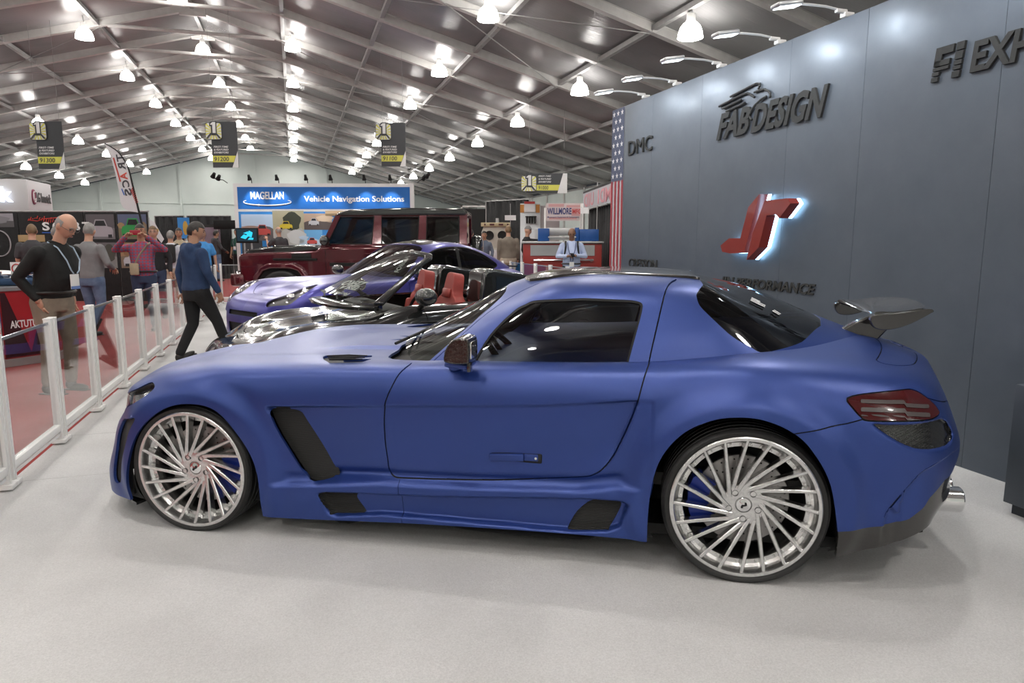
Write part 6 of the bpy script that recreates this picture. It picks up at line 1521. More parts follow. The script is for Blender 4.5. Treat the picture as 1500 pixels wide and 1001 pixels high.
def glasses_fn(then=None):
    def f(root, S, T, sp, part, arm, tor):
        mb = MB()
        for sg in (1,-1):
            mb.tube([(.034*sg+.022*cos(a), .103, .010+.016*sin(a)) for a in np.linspace(0, 2*pi, 15)[:-1]], .0022, 5, M=T, closed=True); mb.tube([(.056*sg,.101,.012),(.078*sg,.06,.014),(.080*sg,-.01,.010)], .002, 5, M=T)
        mb.tube([(-.012,.104,.012),(.012,.104,.012)], .002, 5, M=T); part(mb, 'spectacles', M_DKALU, False)
        if then: then(root, S, T, sp, part, arm, tor)
    return f
def chain(*fs):
    def f(*a):
        for g in fs: g(*a)
    return f
def held_box(nm, m, at, size, rot=None):
    def f(root, S, T, sp, part, arm, tor):
        mb = MB(); mb.box((0,0,0), size, Matrix.Translation(at)@(rot or Matrix()), min(size)*.2); part(mb, nm, m, False)
    return f
def collar(root, S, T, sp, part, arm, tor):
    mb = MB(); mb.tube([sp((.066*cos(a), -.014+.062*sin(a), 1.478-.022*max(sin(a),0))) for a in np.linspace(RD(100), RD(440), 24)], .017, 8); part(mb, 'collar', C_BLK, .008)
C_BLK = cloth('black shirt', (.008,.009,.009), (.014,.015,.015)); C_KHAKI = cloth('khaki', (.20,.165,.125)); C_GREYSW = cloth('grey sweater', (.17,.17,.175), (.21,.21,.215)); C_JEAN = cloth('blue jeans', (.075,.115,.20), (.14,.20,.31))
C_CHAR = cloth('charcoal tee', (.045,.045,.05)); C_NAVY = cloth('navy hoodie', (.014,.032,.085), (.022,.048,.115)); C_BLKP = cloth('black trousers', (.010,.010,.011)); C_TAN = cloth('tan jacket', (.155,.13,.105)); C_BEIGE = cloth('beige trousers', (.42,.36,.28)); C_CREAM = cloth('cream jacket', (.35,.29,.20)); C_BLUE = cloth('bright blue shirt', (.05,.22,.50)); C_GREEN = cloth('dark green polo', (.015,.06,.045)); C_SKY = cloth('pale blue shirt', (.40,.47,.66), (.46,.53,.71)); C_DKJ = cloth('dark jacket', (.015,.015,.018)); C_WHITE = cloth('white shirt', (.55,.57,.62)); C_DJEAN = cloth('dark jeans', (.03,.045,.09))
def plaid():
    m = mat('red and blue plaid', (.30,.05,.07), .85); tc = nd(m, 'ShaderNodeTexCoord')
    a = nd(m, 'ShaderNodeTexWave', Scale=6.5); a.bands_direction = 'X'; b = nd(m, 'ShaderNodeTexWave', Scale=6.5); b.bands_direction = 'Z'
    ln(m, tc, 'Object', a, 'Vector'); ln(m, tc, 'Object', b, 'Vector')
    r1 = ramp(m, a, 'Fac', [(.45, (.38,.035,.06)), (.55, (.10,.11,.20))]); r2 = ramp(m, b, 'Fac', [(.45, (.40,.04,.065)), (.55, (.10,.12,.22))])
    mx = nd(m, 'ShaderNodeMix', data_type='RGBA'); mx.inputs['Factor'].default_value = .5
    m.node_tree.links.new(r1.outputs['Color'], mx.inputs[6]); m.node_tree.links.new(r2.outputs['Color'], mx.inputs[7]); m.node_tree.links.new(mx.outputs[2], bsdf(m).inputs['Base Color']); return m
C_PLAID = plaid()
def face(dx, dy): return math.atan2(-dx, dy)                # heading so that local +y points along (dx,dy)
# 1 bald man looking down at the cars, hands in pockets
person('bald man in black shirt and khaki trousers looking down, lanyard badge, nearest behind barrier', (-4.47,6.62,0), face(.97,-.20), 1.77, SK_L, H_GREY, 'fringe', C_BLK, C_KHAKI, None, 'long',
       {'r': ((.27,-.08,1.13),(.195,.045,.925),(-.12,.12,-.8),.25), 'l': ((.27,-.06,1.13),(.19,.045,.925),(-.12,.12,-.8),.25)}, {'r': ((.11,.03,.50),(.12,-.02,.09)), 'l': ((.11,.06,.50),(.10,.03,.09))}, .27, .60, .0, 1.16, .055, .0125,
       extras=glasses_fn(chain(lanyard((.35,.45,.55), 1.09, .235, .10, .14), collar)), belt=True)
# 2 grey sweater, walking away
person('grey-haired man in grey sweater and blue jeans walking away beyond the barrier', (-6.42,10.45,0), face(.15,1), 1.74, SK_L, H_GREY, 'short', C_GREYSW, C_JEAN, None, 'long',
       {'r': ((.30,.0,1.14),(.22,.20,1.06)), 'l': ((.27,-.02,1.14),(.22,.16,.98))}, {'r': ((.10,.04,.52),(.12,-.22,.20),-.9), 'l': ((.10,.05,.49),(.10,.06,.09))}, .03, .15, .35, 1.12, .02)
# 3, 4
person('short-haired man in charcoal tee seen from behind, leftmost of the visitors', (-8.55,12.3,0), face(-.35,1), 1.76, SK_L, H_BROWN, 'short', C_CHAR, C_DJEAN, None, 'short', {'r': ((.25,.0,1.14),(.27,.10,.90)), 'l': ((.25,.0,1.14),(.26,.10,.90))}, None, .0, .15, .3, 1.1)
person('grey-haired man in slate sweater between charcoal tee man and bald man', (-7.62,11.5,0), face(.5,.9), 1.72, SK_L, H_GREY, 'short', cloth('slate sweater', (.085,.095,.115)), C_DJEAN, None, 'long', None, None, .05, .2, -.3, 1.1)
# 5 plaid man photographing with a red phone
def strapbag(root, S, T, sp, part, arm, tor):
    mb = MB(); mb.tube([sp((-.12,-.06,1.45)), sp((-.10,.09,1.42)), sp((.02,.15,1.25)), sp((.09,.165,1.10))], .016, 6); part(mb, 'bag_strap', C_KHAKI, False)
    mb = MB(); mb.box(tuple(sp((.10,.185,1.03))), (.13,.06,.19), bev=.02); part(mb, 'shoulder_pouch', C_CREAM, False)
pl = person('man in red and blue plaid shirt raising a phone to take a picture', (-6.02,11.2,0), face(.35,-1), 1.74, SK_M, H_BLACK, 'short', C_PLAID, C_DJEAN, None, 'long',
       {'r': ((.36,.16,1.34),(.15,.36,1.555),(-.35,.3,.35),.7), 'l': ((.36,.16,1.34),(.13,.36,1.555),(-.35,.3,.35),.7)}, None, 0, .05, 0, 1.08, .03, extras=strapbag, belt=True)
ph = bx('mobile_phone', mat('red phone case', (.30,.015,.03), .3), (0,0,0), (.15,.012,.08), None, .004); meta(ph, 'red mobile phone held up by the man in plaid shirt', 'phone')
ph.matrix_world = pl.matrix_basis@Matrix.Translation((0.01,.415,1.60))
# 6 hoodie man walking
def hem(root, S, T, sp, part, arm, tor):
    mb = MB(); ell(mb, [(0,.0,.83,.175,.130),(0,0,.90,.178,.132)]); part(mb, 'tee_hem', cloth('grey tee', (.22,.22,.22)))
person('dark-haired man in navy hoodie and black trousers walking on the white carpet', (-3.76,8.12,.01), face(.62,.78), 1.69, SK_M, H_BLACK, 'short', C_NAVY, C_BLKP, None, 'long',
       {'r': ((.27,.02,1.14),(.25,.16,.90),(0,.25,-1),.5), 'l': ((.27,-.06,1.13),(.25,-.04,.88))}, {'r': ((.09,.20,.53),(.10,.34,.10),.1), 'l': ((.09,-.02,.50),(.09,-.22,.13),-.4)}, .03, .22, -.45, 1.18, .01, .0125, hood=True, extras=hem)
# far visitors
def backpack(root, S, T, sp, part, arm, tor):
    mb = MB(); mb.box(tuple(sp((0,-.19,1.24))), (.30,.17,.42), bev=.06)
    for sg in (1,-1): mb.tube([sp((.12*sg,-.10,1.42)), sp((.13*sg,.02,1.455)), sp((.13*sg,.125,1.36)), sp((.15*sg,.11,1.18)), sp((.15*sg,-.08,1.08))], .02, 6)
    part(mb, 'backpack', mat('black backpack', (.015,.015,.016), .7), False)
D_ = dict(vox=.02)
person('man with spectacles in dark jacket standing behind plaid shirt man', (-6.75,13.0,0), face(.4,-1), 1.74, SK_L, H_BROWN, 'short', C_DKJ, C_DJEAN, extras=glasses_fn(), **D_)
person('person with black backpack and beige trousers seen from behind', (-7.42,15.0,0), face(-.1,1), 1.68, SK_L, H_GREY, 'short', C_WHITE, C_BEIGE, sleeves='short', extras=backpack, **D_)
person('man in cream jacket facing the camera far down the aisle', (-8.0,16.6,0), face(.4,-1), 1.76, SK_M, H_BLACK, 'short', C_CREAM, C_KHAKI, extras=lanyard((.3,.3,.3)), **D_)
person('person in dark green jacket right of cream jacket man', (-7.45,16.0,0), face(.8,-.6), 1.62, SK_M, H_BLACK, 'short', C_GREEN, C_BLKP, **D_)
person('person in bright blue shirt holding a cup, right of hoodie man', (-7.0,15.6,0), face(.6,-.8), 1.72, SK_M, H_BROWN, 'long', C_BLUE, C_JEAN, sleeves='short', arms={'r': ((.26,.02,1.14),(.12,.24,1.18)), 'l': ((.25,0,1.14),(.25,.08,.9))}, extras=held_box('paper_cup', M_STICK, (.08,.31,1.20), (.07,.07,.10)), **D_)
person('man in grey hooded top and faded jeans standing left of booth screen', (-10.55,24.6,0), face(.6,.7), 1.80, SK_M, H_BLACK, 'short', C_CHAR, C_JEAN, hood=True, arms={'r': ((.27,.05,1.14),(.15,.26,1.05)), 'l': ((.25,0,1.14),(.25,.08,.9))}, **D_)
person('man in dark green polo talking beside the blue booth', (-9.95,25.0,0), face(-.3,-1), 1.86, SK_M, H_BLACK, 'short', C_GREEN, C_BLKP, sleeves='short', extras=lanyard((.2,.2,.25)), **D_)
person('bald man in grey polo raising his hand in front of booth photos', (-6.95,20.6,0), face(-.75,.5), 1.86, SK_L, H_GREY, 'fringe', C_CHAR, C_BLKP, sleeves='short', arms={'l': ((.28,.12,1.22),(.20,.28,1.42)), 'r': ((.27,0,1.14),(.22,.2,1.0))}, build=1.15, **D_)
person('man in tan jacket and beige trousers seen from behind near white machine', (-.10,18.7,0), face(-.1,1), 1.86, SK_L, H_BROWN, 'short', C_TAN, C_BEIGE, build=1.2, **D_)
person('man in black jacket and grey cap pointing at blue machine', (.43,19.2,0), face(.9,-.45), 1.86, SK_L, cloth('grey cap', (.16,.16,.16)), 'cap', C_DKJ, C_BLKP, arms={'l': ((.38,.18,1.36),(.36,.46,1.30)), 'r': ((.27,0,1.14),(.26,.1,.9))}, **D_)
person('man in pale blue shirt with backpack straps looking at his phone', (1.28,14.8,0), face(-.05,-1), 1.74, SK_D, H_BLACK, 'fringe', C_SKY, C_BLKP, arms={'r': ((.30,.0,1.14),(.09,.27,1.15),(-.5,.3,.1),.8), 'l': ((.30,.0,1.14),(.08,.25,1.16),(-.5,.3,.1),.8)}, headp=.5, build=1.12, belly=.03, extras=chain(backpack, lanyard((.02,.04,.15), .96, .19)), belt=True, vox=.014)
pp = bx('mobile_phone', mat('black phone', (.01,.01,.01), .2), (0,0,0), (.075,.15,.010), None, .003); meta(pp, 'black mobile phone in the hands of pale blue shirt man', 'phone'); pp.location = (1.27,14.44,1.17); pp.rotation_euler = (.5,0,.2)
person('dark-haired visitor in pale shirt behind the spare wheel, left one', (-1.22,20.4,0), face(.2,1), 1.78, SK_M, H_BLACK, 'short', C_WHITE, C_DJEAN, **D_)
person('dark-haired visitor in slate jacket behind the spare wheel, right one', (-.84,21.0,0), face(-.3,-1), 1.74, SK_M, H_BLACK, 'short', cloth('slate jacket', (.09,.11,.15)), C_DJEAN, **D_)
# ================================================================ neighbouring booths
def flat(mb, x0, x1, z0, z1, y=0., t=.004): mb.box(((x0+x1)/2, y, (z0+z1)/2), (x1-x0, t, z1-z0))
def C(name, c, r=.6): return mat('print '+name, c, r)
def photo(parent, x0, x1, z0, z1, y, sky, ground, car, carcol, blobs=(), name='photo_print'):
    """a printed photograph of a car: sky, ground, hills and a car silhouette as thin prints"""
    mb = MB(); flat(mb, x0, x1, z0, z1, y); p = mb.build(name, C('sky %.2f %.2f %.2f' % sky, sky), parent, False)
    w, h = x1-x0, z1-z0
    mb = MB(); hz = z0+h*.45
    P = [(x0,z0),(x1,z0),(x1,hz)]+[(x1-w*t, hz+h*.10*abs(sin(7*t+x0))*(1 if blobs else .25)) for t in np.linspace(.1,.9,9)]+[(x0,hz)]
    mb.prism(P, -y+.003, -y+.005, Matrix.Rotation(pi/2, 4, 'X')); mb.build('ground_print', C('ground %.2f %.2f %.2f' % ground, ground), p, False)
    for cx, cz, rx, rz, col in blobs:
        mb = MB(); mb.prism([(x0+w*cx+w*rx*cos(a)*(1+.15*sin(5*a)), min(z1, max(z0, z0+h*cz+h*rz*sin(a)))) for a in np.linspace(0, 2*pi, 17)[:-1]], -y+.0055, -y+.007, Matrix.Rotation(pi/2, 4, 'X')); mb.build('scenery_print', C('blob %.2f %.2f %.2f' % col, col), p, False)
    cx, cz, cw, ch = car; X = lambda a: x0+w*(cx+cw*a); Z = lambda b: z0+h*(cz+ch*b)
    T = Matrix.Rotation(pi/2, 4, 'X')
    mb = MB(); mb.prism([(X(a), Z(b)) for a, b in ((-.5,0),(.5,0),(.52,.32),(.46,.50),(.30,.55),(.20,.92),(-.20,.92),(-.30,.55),(-.46,.50),(-.52,.32))], -y+.0075, -y+.009, T); mb.build('car_print', C('car %.2f %.2f %.2f' % carcol, carcol), p, False)
    mb = MB(); mb.prism([(X(a), Z(b)) for a, b in ((-.25,.58),(.25,.58),(.17,.86),(-.17,.86))], -y+.0095, -y+.0105, T); mb.build('window_print', C('dark', (.015,.015,.018)), p, False)
    for sg in (1,-1): mb = MB(); mb.prism([(X(a*sg), Z(b)) for a, b in ((.46,-.06),(.30,-.06),(.30,.12),(.46,.12))][::-sg], -y+.0095, -y+.0105, T); mb.build('wheel_print', C('dark', (.015,.015,.018)), p, False)
    return p
# ---- blue navigation booth
bt = thing('exhibition_booth', 'blue and white booth back wall with MAGELLAN sign and car photos', 'booth', (-9.55, 24.0, 0), .01)
mb = MB(); mb.box((3.05,.10,1.70), (6.22,.12,3.40), bev=.01); mb.build('back_wall', mat('booth white frame', (.62,.62,.62), .5), bt)
mb = MB(); flat(mb, .08, 6.02, 2.53, 3.28, .035, .01); sg = mb.build('header_panel', C('magellan blue', (.012,.13,.44), .5), bt, False)
mb = MB(); flat(mb, .08, 6.02, .1, 2.44, .035, .01); mb.build('lower_panel', C('booth blue', (.03,.20,.50), .5), bt, False)
mb = MB(); flat(mb, .08, 6.02, 2.45, 2.475, .03, .01); flat(mb, .08, 6.02, 2.495, 2.505, .03, .01); mb.build('white_line', C('white', (.7,.7,.7)), bt, False)
mb = MB(); add_text(mb, 'MAGELLAN', (.53,.026,2.86), (1,0,0), (0,0,1), 1.15, .26, .006, .025); mb.build('sign_lettering', M_STICK, sg, False)
mb = MB(); pts = [(1.10+.82*cos(a), .024, 2.77+.115*sin(a)) for a in np.linspace(RD(152), RD(390), 40)]; mb.tube(pts, [.012+.012*sin(pi*i/39) for i in range(40)], 6); mb.ball((.80,.022,2.665), (.04,.01,.04), 10); mb.build('orbit_ring', M_STICK, sg)
mb = MB(); add_text(mb, 'Vehicle Navigation Solutions', (2.36,.026,2.72), (1,0,0), (0,0,1), 3.46, .26, .006, .022); mb.build('sign_lettering', M_STICK, sg, False)
photo(bt, .16, 1.25, 1.45, 2.35, .028, (.38,.48,.60), (.10,.09,.09), (.66,.22,.50,.42), (.42,.06,.05), ((.3,.5,.3,.07,(.30,.20,.16)),(.3,.2,.35,.14,(.05,.04,.04))))
photo(bt, 1.25, 2.33, 1.20, 2.47, .026, (.36,.33,.22), (.38,.37,.34), (.42,.52,.40,.22), (.55,.42,.03), ((.62,.72,.28,.26,(.035,.04,.025)),(.75,.3,.3,.2,(.50,.50,.49))))
photo(bt, 2.33, 3.3, 1.82, 2.38, .028, (.42,.30,.22), (.09,.07,.065), (.35,.30,.36,.45), (.45,.45,.47), ((.75,.7,.3,.2,(.55,.42,.30)),))
photo(bt, 3.08, 4.22, 2.30, 2.47, .022, (.50,.36,.22), (.25,.18,.10), (.6,.2,.3,.4), (.20,.12,.08))
photo(bt, 2.14, 2.95, 1.15, 1.82, .024, (.13,.36,.62), (.45,.55,.65), (.55,.28,.42,.34), (.50,.07,.06), ((.2,.6,.2,.1,(.45,.55,.66)),))
photo(bt, .85, 2.14, .62, 1.24, .022, (.12,.13,.10), (.05,.06,.05), (.5,.2,.4,.4), (.35,.36,.38), ((.6,.7,.4,.24,(.05,.08,.035)),))
photo(bt, .14, .85, .5, 1.45, .024, (.05,.055,.06), (.03,.03,.035), (.5,.3,.5,.3), (.10,.10,.12))
for k, x in enumerate((.62,1.55,2.54,3.38,4.52,5.40)):
    t = thing('spotlight', 'black clip spotlight on booth header, %s from the left' % ORD[k if k else 0].replace('nearest','first'), 'lamp', (-9.55+x, 23.93, 3.40), 0, 'clip spotlights over the blue booth')
    mb = MB(); mb.lathe([(.0,.20),(.04,.20),(.05,.10),(.075,.02),(.06,.02),(.0,.06)], 12, Matrix.Translation((0,-.12,.08))@Matrix.Rotation(.5, 4, 'X')); mb.build('lamp_head', M_BLACK, t)
    mb = MB(); mb.tube([(0,.05,0),(0,.02,.16),(0,-.10,.20)], .014, 6); mb.build('arm', M_BLACK, t)
    l = bpy.data.lights.new('spot_light', 'SPOT'); l.energy = 60; l.spot_size = 1.1; l.spot_blend = .7; l.color = (.85,.93,1); l.shadow_soft_size = .05
    o = bpy.data.objects.new('spot_light', l); COL.objects.link(o); o.location = (-9.55+x, 23.55, 3.46); o.rotation_euler = (RD(28), 0, 0)
for nm, x, dx, lab in (('spotlight', -9.75, -.28, 'black spotlight pair on arm off the left end of booth header'), ('spotlight', -3.25, .22, 'black spotlight pair on arm off the right end of booth header')):
    t = thing(nm, lab, 'lamp', (x, 23.95, 3.40)); mb = MB(); mb.tube([(0,0,.0),(dx*.5,0,.10),(dx*1.7,-.05,.16)], .014, 6); mb.build('arm', M_BLACK, t)
    for a in (1.0,1.6):
        mb = MB(); mb.lathe([(.0,.14),(.05,.14),(.06,.05),(.085,-.04),(.07,-.04),(0,0)], 12, Matrix.Translation((dx*a,-.08,.15+.12*(a-1)))@Matrix.Rotation(.7, 4, 'Y')@Matrix.Rotation(.5, 4, 'X')); mb.build('lamp_head', M_BLACK, t)
# screen on a stand
t = thing('display_screen', 'flat screen showing blue diagram on tall metal stand left of booth photos', 'screen', (-8.85, 23.1, 0))
bx('bezel', M_TRIM, (0,0,1.62), (.74,.07,.50), t, .01)
bx('picture', mat('screen picture', (.01,.02,.03), .3, emit=(.005,.02,.03), estr=1.), (0,-.037,1.63), (.66,.004,.40), t)
mb = MB()
for P in ([(-.22,1.55),(-.05,1.50),(.05,1.60),(-.10,1.66)],[(-.02,1.62),(.15,1.55),(.20,1.72),(.08,1.78)],[(-.12,1.70),(.02,1.66),(.05,1.76)],[(.02,1.48),(.20,1.48),(.22,1.54),(.08,1.55)]): mb.prism(P, .040, .042, Matrix.Rotation(pi/2, 4, 'X'))
mb.build('diagram', mat('screen cyan', (.02,.3,.4), .3, emit=(.02,.45,.65), estr=1.2), t, False)
mb = MB(); mb.tube([(-.12,.03,.0),(-.12,.03,1.5)], .03, 8); mb.tube([(.12,.03,.0),(.12,.03,1.5)], .03, 8); mb.box((0,.03,.02), (.7,.5,.04), bev=.01); mb.build('stand', M_PURL, t)
t = thing('counter', 'white demonstration counter with papers in front of booth photos', 'counter', (-6.9, 22.6, 0)); bx('body', mat('counter dark', (.05,.05,.055), .5), (0,0,.45), (3.2,.5,.90), t, .01); bx('top', M_STICK, (0,0,.92), (3.3,.56,.04), t, .008)
for k, (x, h) in enumerate(((-.9,.30),(.75,.26),(1.05,.24))):
    o = bx('brochure_box', M_STICK, (0,0,h/2), (.30,.16,h), None, .005); o.location = (-6.9+x, 22.55, .941); meta(o, ['white box left of bald man','white box right of bald man','smaller white box farthest right'][k]+' on the demonstration counter', 'box', 'boxes on the counter')
# ---- red counter, white classic car and black banner wall at the left
bw = thing('banner_wall', 'black fabric banner wall with SCART lettering and car pictures behind the visitors', 'banner', (-12.6, 16.35, 0), .0)
M_BAN = cloth('black banner', (.012,.012,.013), (.018,.018,.019))
for k, (a, b) in enumerate(((-.9,.95),(.96,2.5),(2.51,3.26),(3.27,4.02))):
    mb = MB(); mb.box(((a+b)/2,0,1.08), (b-a-.01,.03,2.10), bev=.005); pn = mb.build('banner_panel', M_BAN, bw)
mb = MB(); mb.tube([(-.9,.03,2.15),(4.03,.03,2.15)], .018, 8); [mb.tube([(x,.03,0),(x,.03,2.15)], .02, 8) for x in (-.88,.955,2.505,3.265,4.0)]; mb.build('frame', M_PURL, bw)
for k, (tx, x, col) in enumerate((('S',1.52,(.75,.75,.75)),('C',1.76,(.75,.75,.75)),('A',2.00,(.55,.06,.04)),('B',2.24,(.75,.75,.75)),('T',2.46,(.75,.75,.75)))):
    mb = MB(); add_text(mb, tx, (x,-.020,1.70), (1,0,0), (0,0,1), .17, .20, .004, .03); mb.build('banner_lettering', C('letter %.2f' % col[1], col), bw, False)
mb = MB(); flat(mb, 1.50, 1.95, 1.64, 1.665, -.02); mb.build('blue_underline', C('underline blue', (.03,.10,.40)), bw, False)
mb = MB()
for i in range(14): x = 1.20+i*.052; mb.tube([(x,-.022,1.93+.05*sin(i*.5)),(x+.03,-.022,2.02-.04*abs(i-5)/5+.03*sin(i*2))], .010, 5)
mb.tube([(1.20,-.022,1.95),(1.42,-.022,1.92),(1.55,-.022,1.97),(1.90,-.022,2.0)], .010, 5); mb.build('red_scrawl', C('scrawl red', (.5,.05,.04)), bw, False)
photo(bw, 2.56, 3.22, 1.50, 2.08, -.018, (.10,.09,.10), (.16,.15,.16), (.5,.10,.86,.75), (.33,.30,.33))
photo(bw, 3.31, 3.98, 1.50, 2.08, -.018, (.10,.12,.20), (.17,.14,.09), (.52,.12,.80,.78), (.03,.28,.07), ((.1,.55,.12,.12,(.30,.20,.10)),(.9,.5,.1,.2,(.22,.16,.10))))
photo(bw, 2.56, 3.22, .82, 1.42, -.018, (.12,.11,.12), (.20,.20,.20), (.4,.1,.7,.5), (.26,.24,.27), ((.75,.6,.22,.35,(.06,.06,.05)),(.3,.7,.2,.2,(.32,.30,.30))))
photo(bw, 3.31, 3.98, .82, 1.42, -.018, (.30,.18,.10), (.19,.14,.10), (.55,.10,.88,.62), (.42,.41,.45), ((.4,.7,.35,.25,(.22,.12,.06)),))
photo(bw, -.88, .85, 1.78, 2.10, -.018, (.30,.28,.31), (.10,.095,.10), (.5,.3,.3,.3), (.35,.33,.36), ((.25,.6,.2,.3,(.48,.46,.48)),(.75,.55,.2,.3,(.22,.21,.23))))
mb = MB(); mb.tube([(.47+.26*cos(a), -.022, 1.40+.30*sin(a)) for a in np.linspace(0, 2*pi, 41)[:-1]], .015, 6, closed=True); mb.build('wheel_ring_print', C('ring grey', (.32,.30,.32)), bw)
mb = MB(); flat(mb, .92, 1.55, 1.44, 1.60, -.018); mb.build('wood_print', C('plank', (.38,.26,.13)), bw, False)
# white box of the upper sign
t = thing('booth_canopy', 'white box canopy with raised LG Innotek letters over the banner wall', 'booth', (-12.72, 18.3, 0), T_RZ)
bx('canopy', mat('canopy white', (.60,.60,.61), .5), (-3.0,.95,2.62), (6.0,1.9,.86), t, .01)
mb = MB(); mb.box((-3.2,-.012,2.17), (5.6,.03,.14)); mb.build('red_band', C('band red', (.16,.01,.04)), t, False)
mb = MB(); add_text(mb, 'Inside', (-.78,-.030,2.12), (1,0,0), (0,0,1), .36, .085, .003, .01); mb.build('band_lettering', M_STICK, t, False)
mb = MB(); add_text(mb, 'LG Innotek', (-2.66,-.06,2.45), (1,0,0), (0,0,1), 2.35, .40, .05, .03); mb.build('lit_lettering', mat('lit white letters', (.9,.9,.95), .5, emit=(.8,.88,1.), estr=1.6), t, False)
mb = MB(); mb.prism([(.13*cos(a), .20*sin(a)) for a in np.linspace(0, 2*pi, 28)[:-1]], 0, .03, Matrix.Translation((.002,.40,2.62))@Matrix.Rotation(pi/2, 4, 'Z')@Matrix.Rotation(pi/2, 4, 'X')); lg = mb.build('round_emblem', C('emblem wine', (.22,.05,.09)), t, False)
mb = MB(); mb.tube([(.035,.40+.085*cos(a),2.62+.14*sin(a)) for a in np.linspace(RD(70), RD(350), 20)], .014, 5); mb.tube([(.035,.36,2.70),(.035,.36,2.56),(.035,.43,2.56)], .012, 5); mb.build('emblem_lines', M_STICK, lg)
mb = MB(); add_text(mb, 'LG Innotek', (.004,.60,2.50), (0,1,0), (0,0,1), 1.15, .26, .02, .0); mb.build('raised_lettering', C('letter grey', (.10,.10,.10)), t, False)
mb = MB(); add_text(mb, 'Hall of Car', (.004,1.30,2.25), (0,1,0), (0,0,1), .42, .06, .003, .01); mb.build('small_lettering', C('small red', (.40,.12,.12)), t, False)
mb = MB(); [mb.box((x,y,1.1), (.2,.2,2.2)) for x in (-.15,-5.8) for y in (.2,1.7)]; mb.build('post', mat('canopy white', (.6,.6,.61), .5), t)
# feather flag
t = thing('feather_flag', 'tall white feather flag with mirrored SCART lettering on curved black pole', 'flag', (-7.90, 15.1, 0))
def fl(px, py): return ((px-750)/1000*15.1+7.90, (350.5-py)/1000*15.1+1.5)
pole = [fl(216,340), fl(215,326), fl(211,300), fl(207,275), fl(203,252), fl(197,238), fl(188,226), fl(172,216)]
pole = smooth_open(np.array([(pole[0][0]+.02,.06)]+pole), 4)
MB().tube([(a,0,b) for a, b in pole], [.026-.016*i/len(pole) for i in range(len(pole))], 8).build('pole', M_BLACK, t)
edge = [fl(172,217), fl(180,240), fl(186,275), fl(190,305), fl(213,313)]
R_ = [p for p in pole if p[1] > fl(0,313)[1]]
P = [(a-.02,b) for a, b in R_]+[tuple(q) for q in smooth_open(np.array(edge), 4)]
mb = MB(); mb.prism(P, -.004, .004, Matrix.Rotation(pi/2, 4, 'X')); fg = mb.build('banner', C('flag cloth white', (.60,.60,.62)), t, False)
ud = Vector((fl(190,300)[0]-fl(183,240)[0], 0, fl(190,300)[1]-fl(183,240)[1])).normalized(); ur = Vector((ud.z,0,-ud.x))
for ch, (px, py), col in (('T',(192,236),(.05,.05,.06)),('R',(193.5,248),(.05,.05,.06)),('A',(195,261.5),(.50,.07,.05)),('C',(197,272),(.05,.05,.06)),('S',(199.5,284),(.05,.05,.06))):
    x, z = fl(px, py); n = .155; mb = MB(); add_text(mb, ch, Vector((x,-.008,z))+ud*(n/2)*-1+ur*-.08, ud, -ur if False else Vector((-ud.z,0,ud.x))*-1, n, .155, .002, .03)
    mb.F = [f[::-1] for f in mb.F]; mb.build('flag_lettering', C('flag letter %.2f' % col[0], col), fg, False)
mb = MB()
for i in range(9): x, z = fl(204+.9*i*.8, 283+3.1*i*.7); mb.tube([(x,-.01,z),(x+.05,-.01,z+.10-.02*i*.3)], .008, 5)
mb.build('red_scrawl', C('scrawl red', (.5,.05,.04)), fg, False)
mb = MB(); a, b = fl(183,236), fl(190,269); mb.tube([(a[0],-.008,a[1]),(b[0],-.008,b[1])], .016, 5); mb.build('red_line', C('scrawl red', (.5,.05,.04)), fg, False)
mb = MB(); a, b = fl(191,279), fl(194,288); mb.tube([(a[0],-.008,a[1]),(b[0],-.008,b[1])], .012, 5); mb.build('blue_line', C('underline blue', (.03,.10,.40)), fg, False)
mb = MB(); mb.lathe([(0,.08),(.06,.08),(.22,.03),(.22,0),(0,0)], 20, Matrix.Translation((pole[0][0],0,0))); mb.build('base', M_BLACK, t)
t = thing('pennant', 'small white hanging pennant with golden crest beside the feather flag', 'flag', (-7.62, 14.6, 0)); P = [(-.02,1.92),(.08,1.86),(.26,1.50),(.20,1.42),(.02,1.66)]
mb = MB(); mb.prism(P, -.003, .003, Matrix.Rotation(pi/2, 4, 'X')); mb.build('cloth', C('flag cloth white', (.60,.60,.62)), t, False); MB().tube([(-.03,0,0),(-.03,0,1.95)], .012, 6).build('pole', M_PURL, t)
mb = MB(); mb.prism([(.13+.035*cos(a), 1.68+.045*sin(a)) for a in np.linspace(0, 2*pi, 9)[:-1]], .004, .006, Matrix.Rotation(pi/2, 4, 'X')); mb.build('crest', C('gold crest', (.42,.26,.06)), t, False)
mb = MB(); mb.lathe([(0,.03),(.15,.02),(.15,0),(0,0)], 16, Matrix.Translation((-.03,0,0))); mb.build('base', M_BLACK, t)
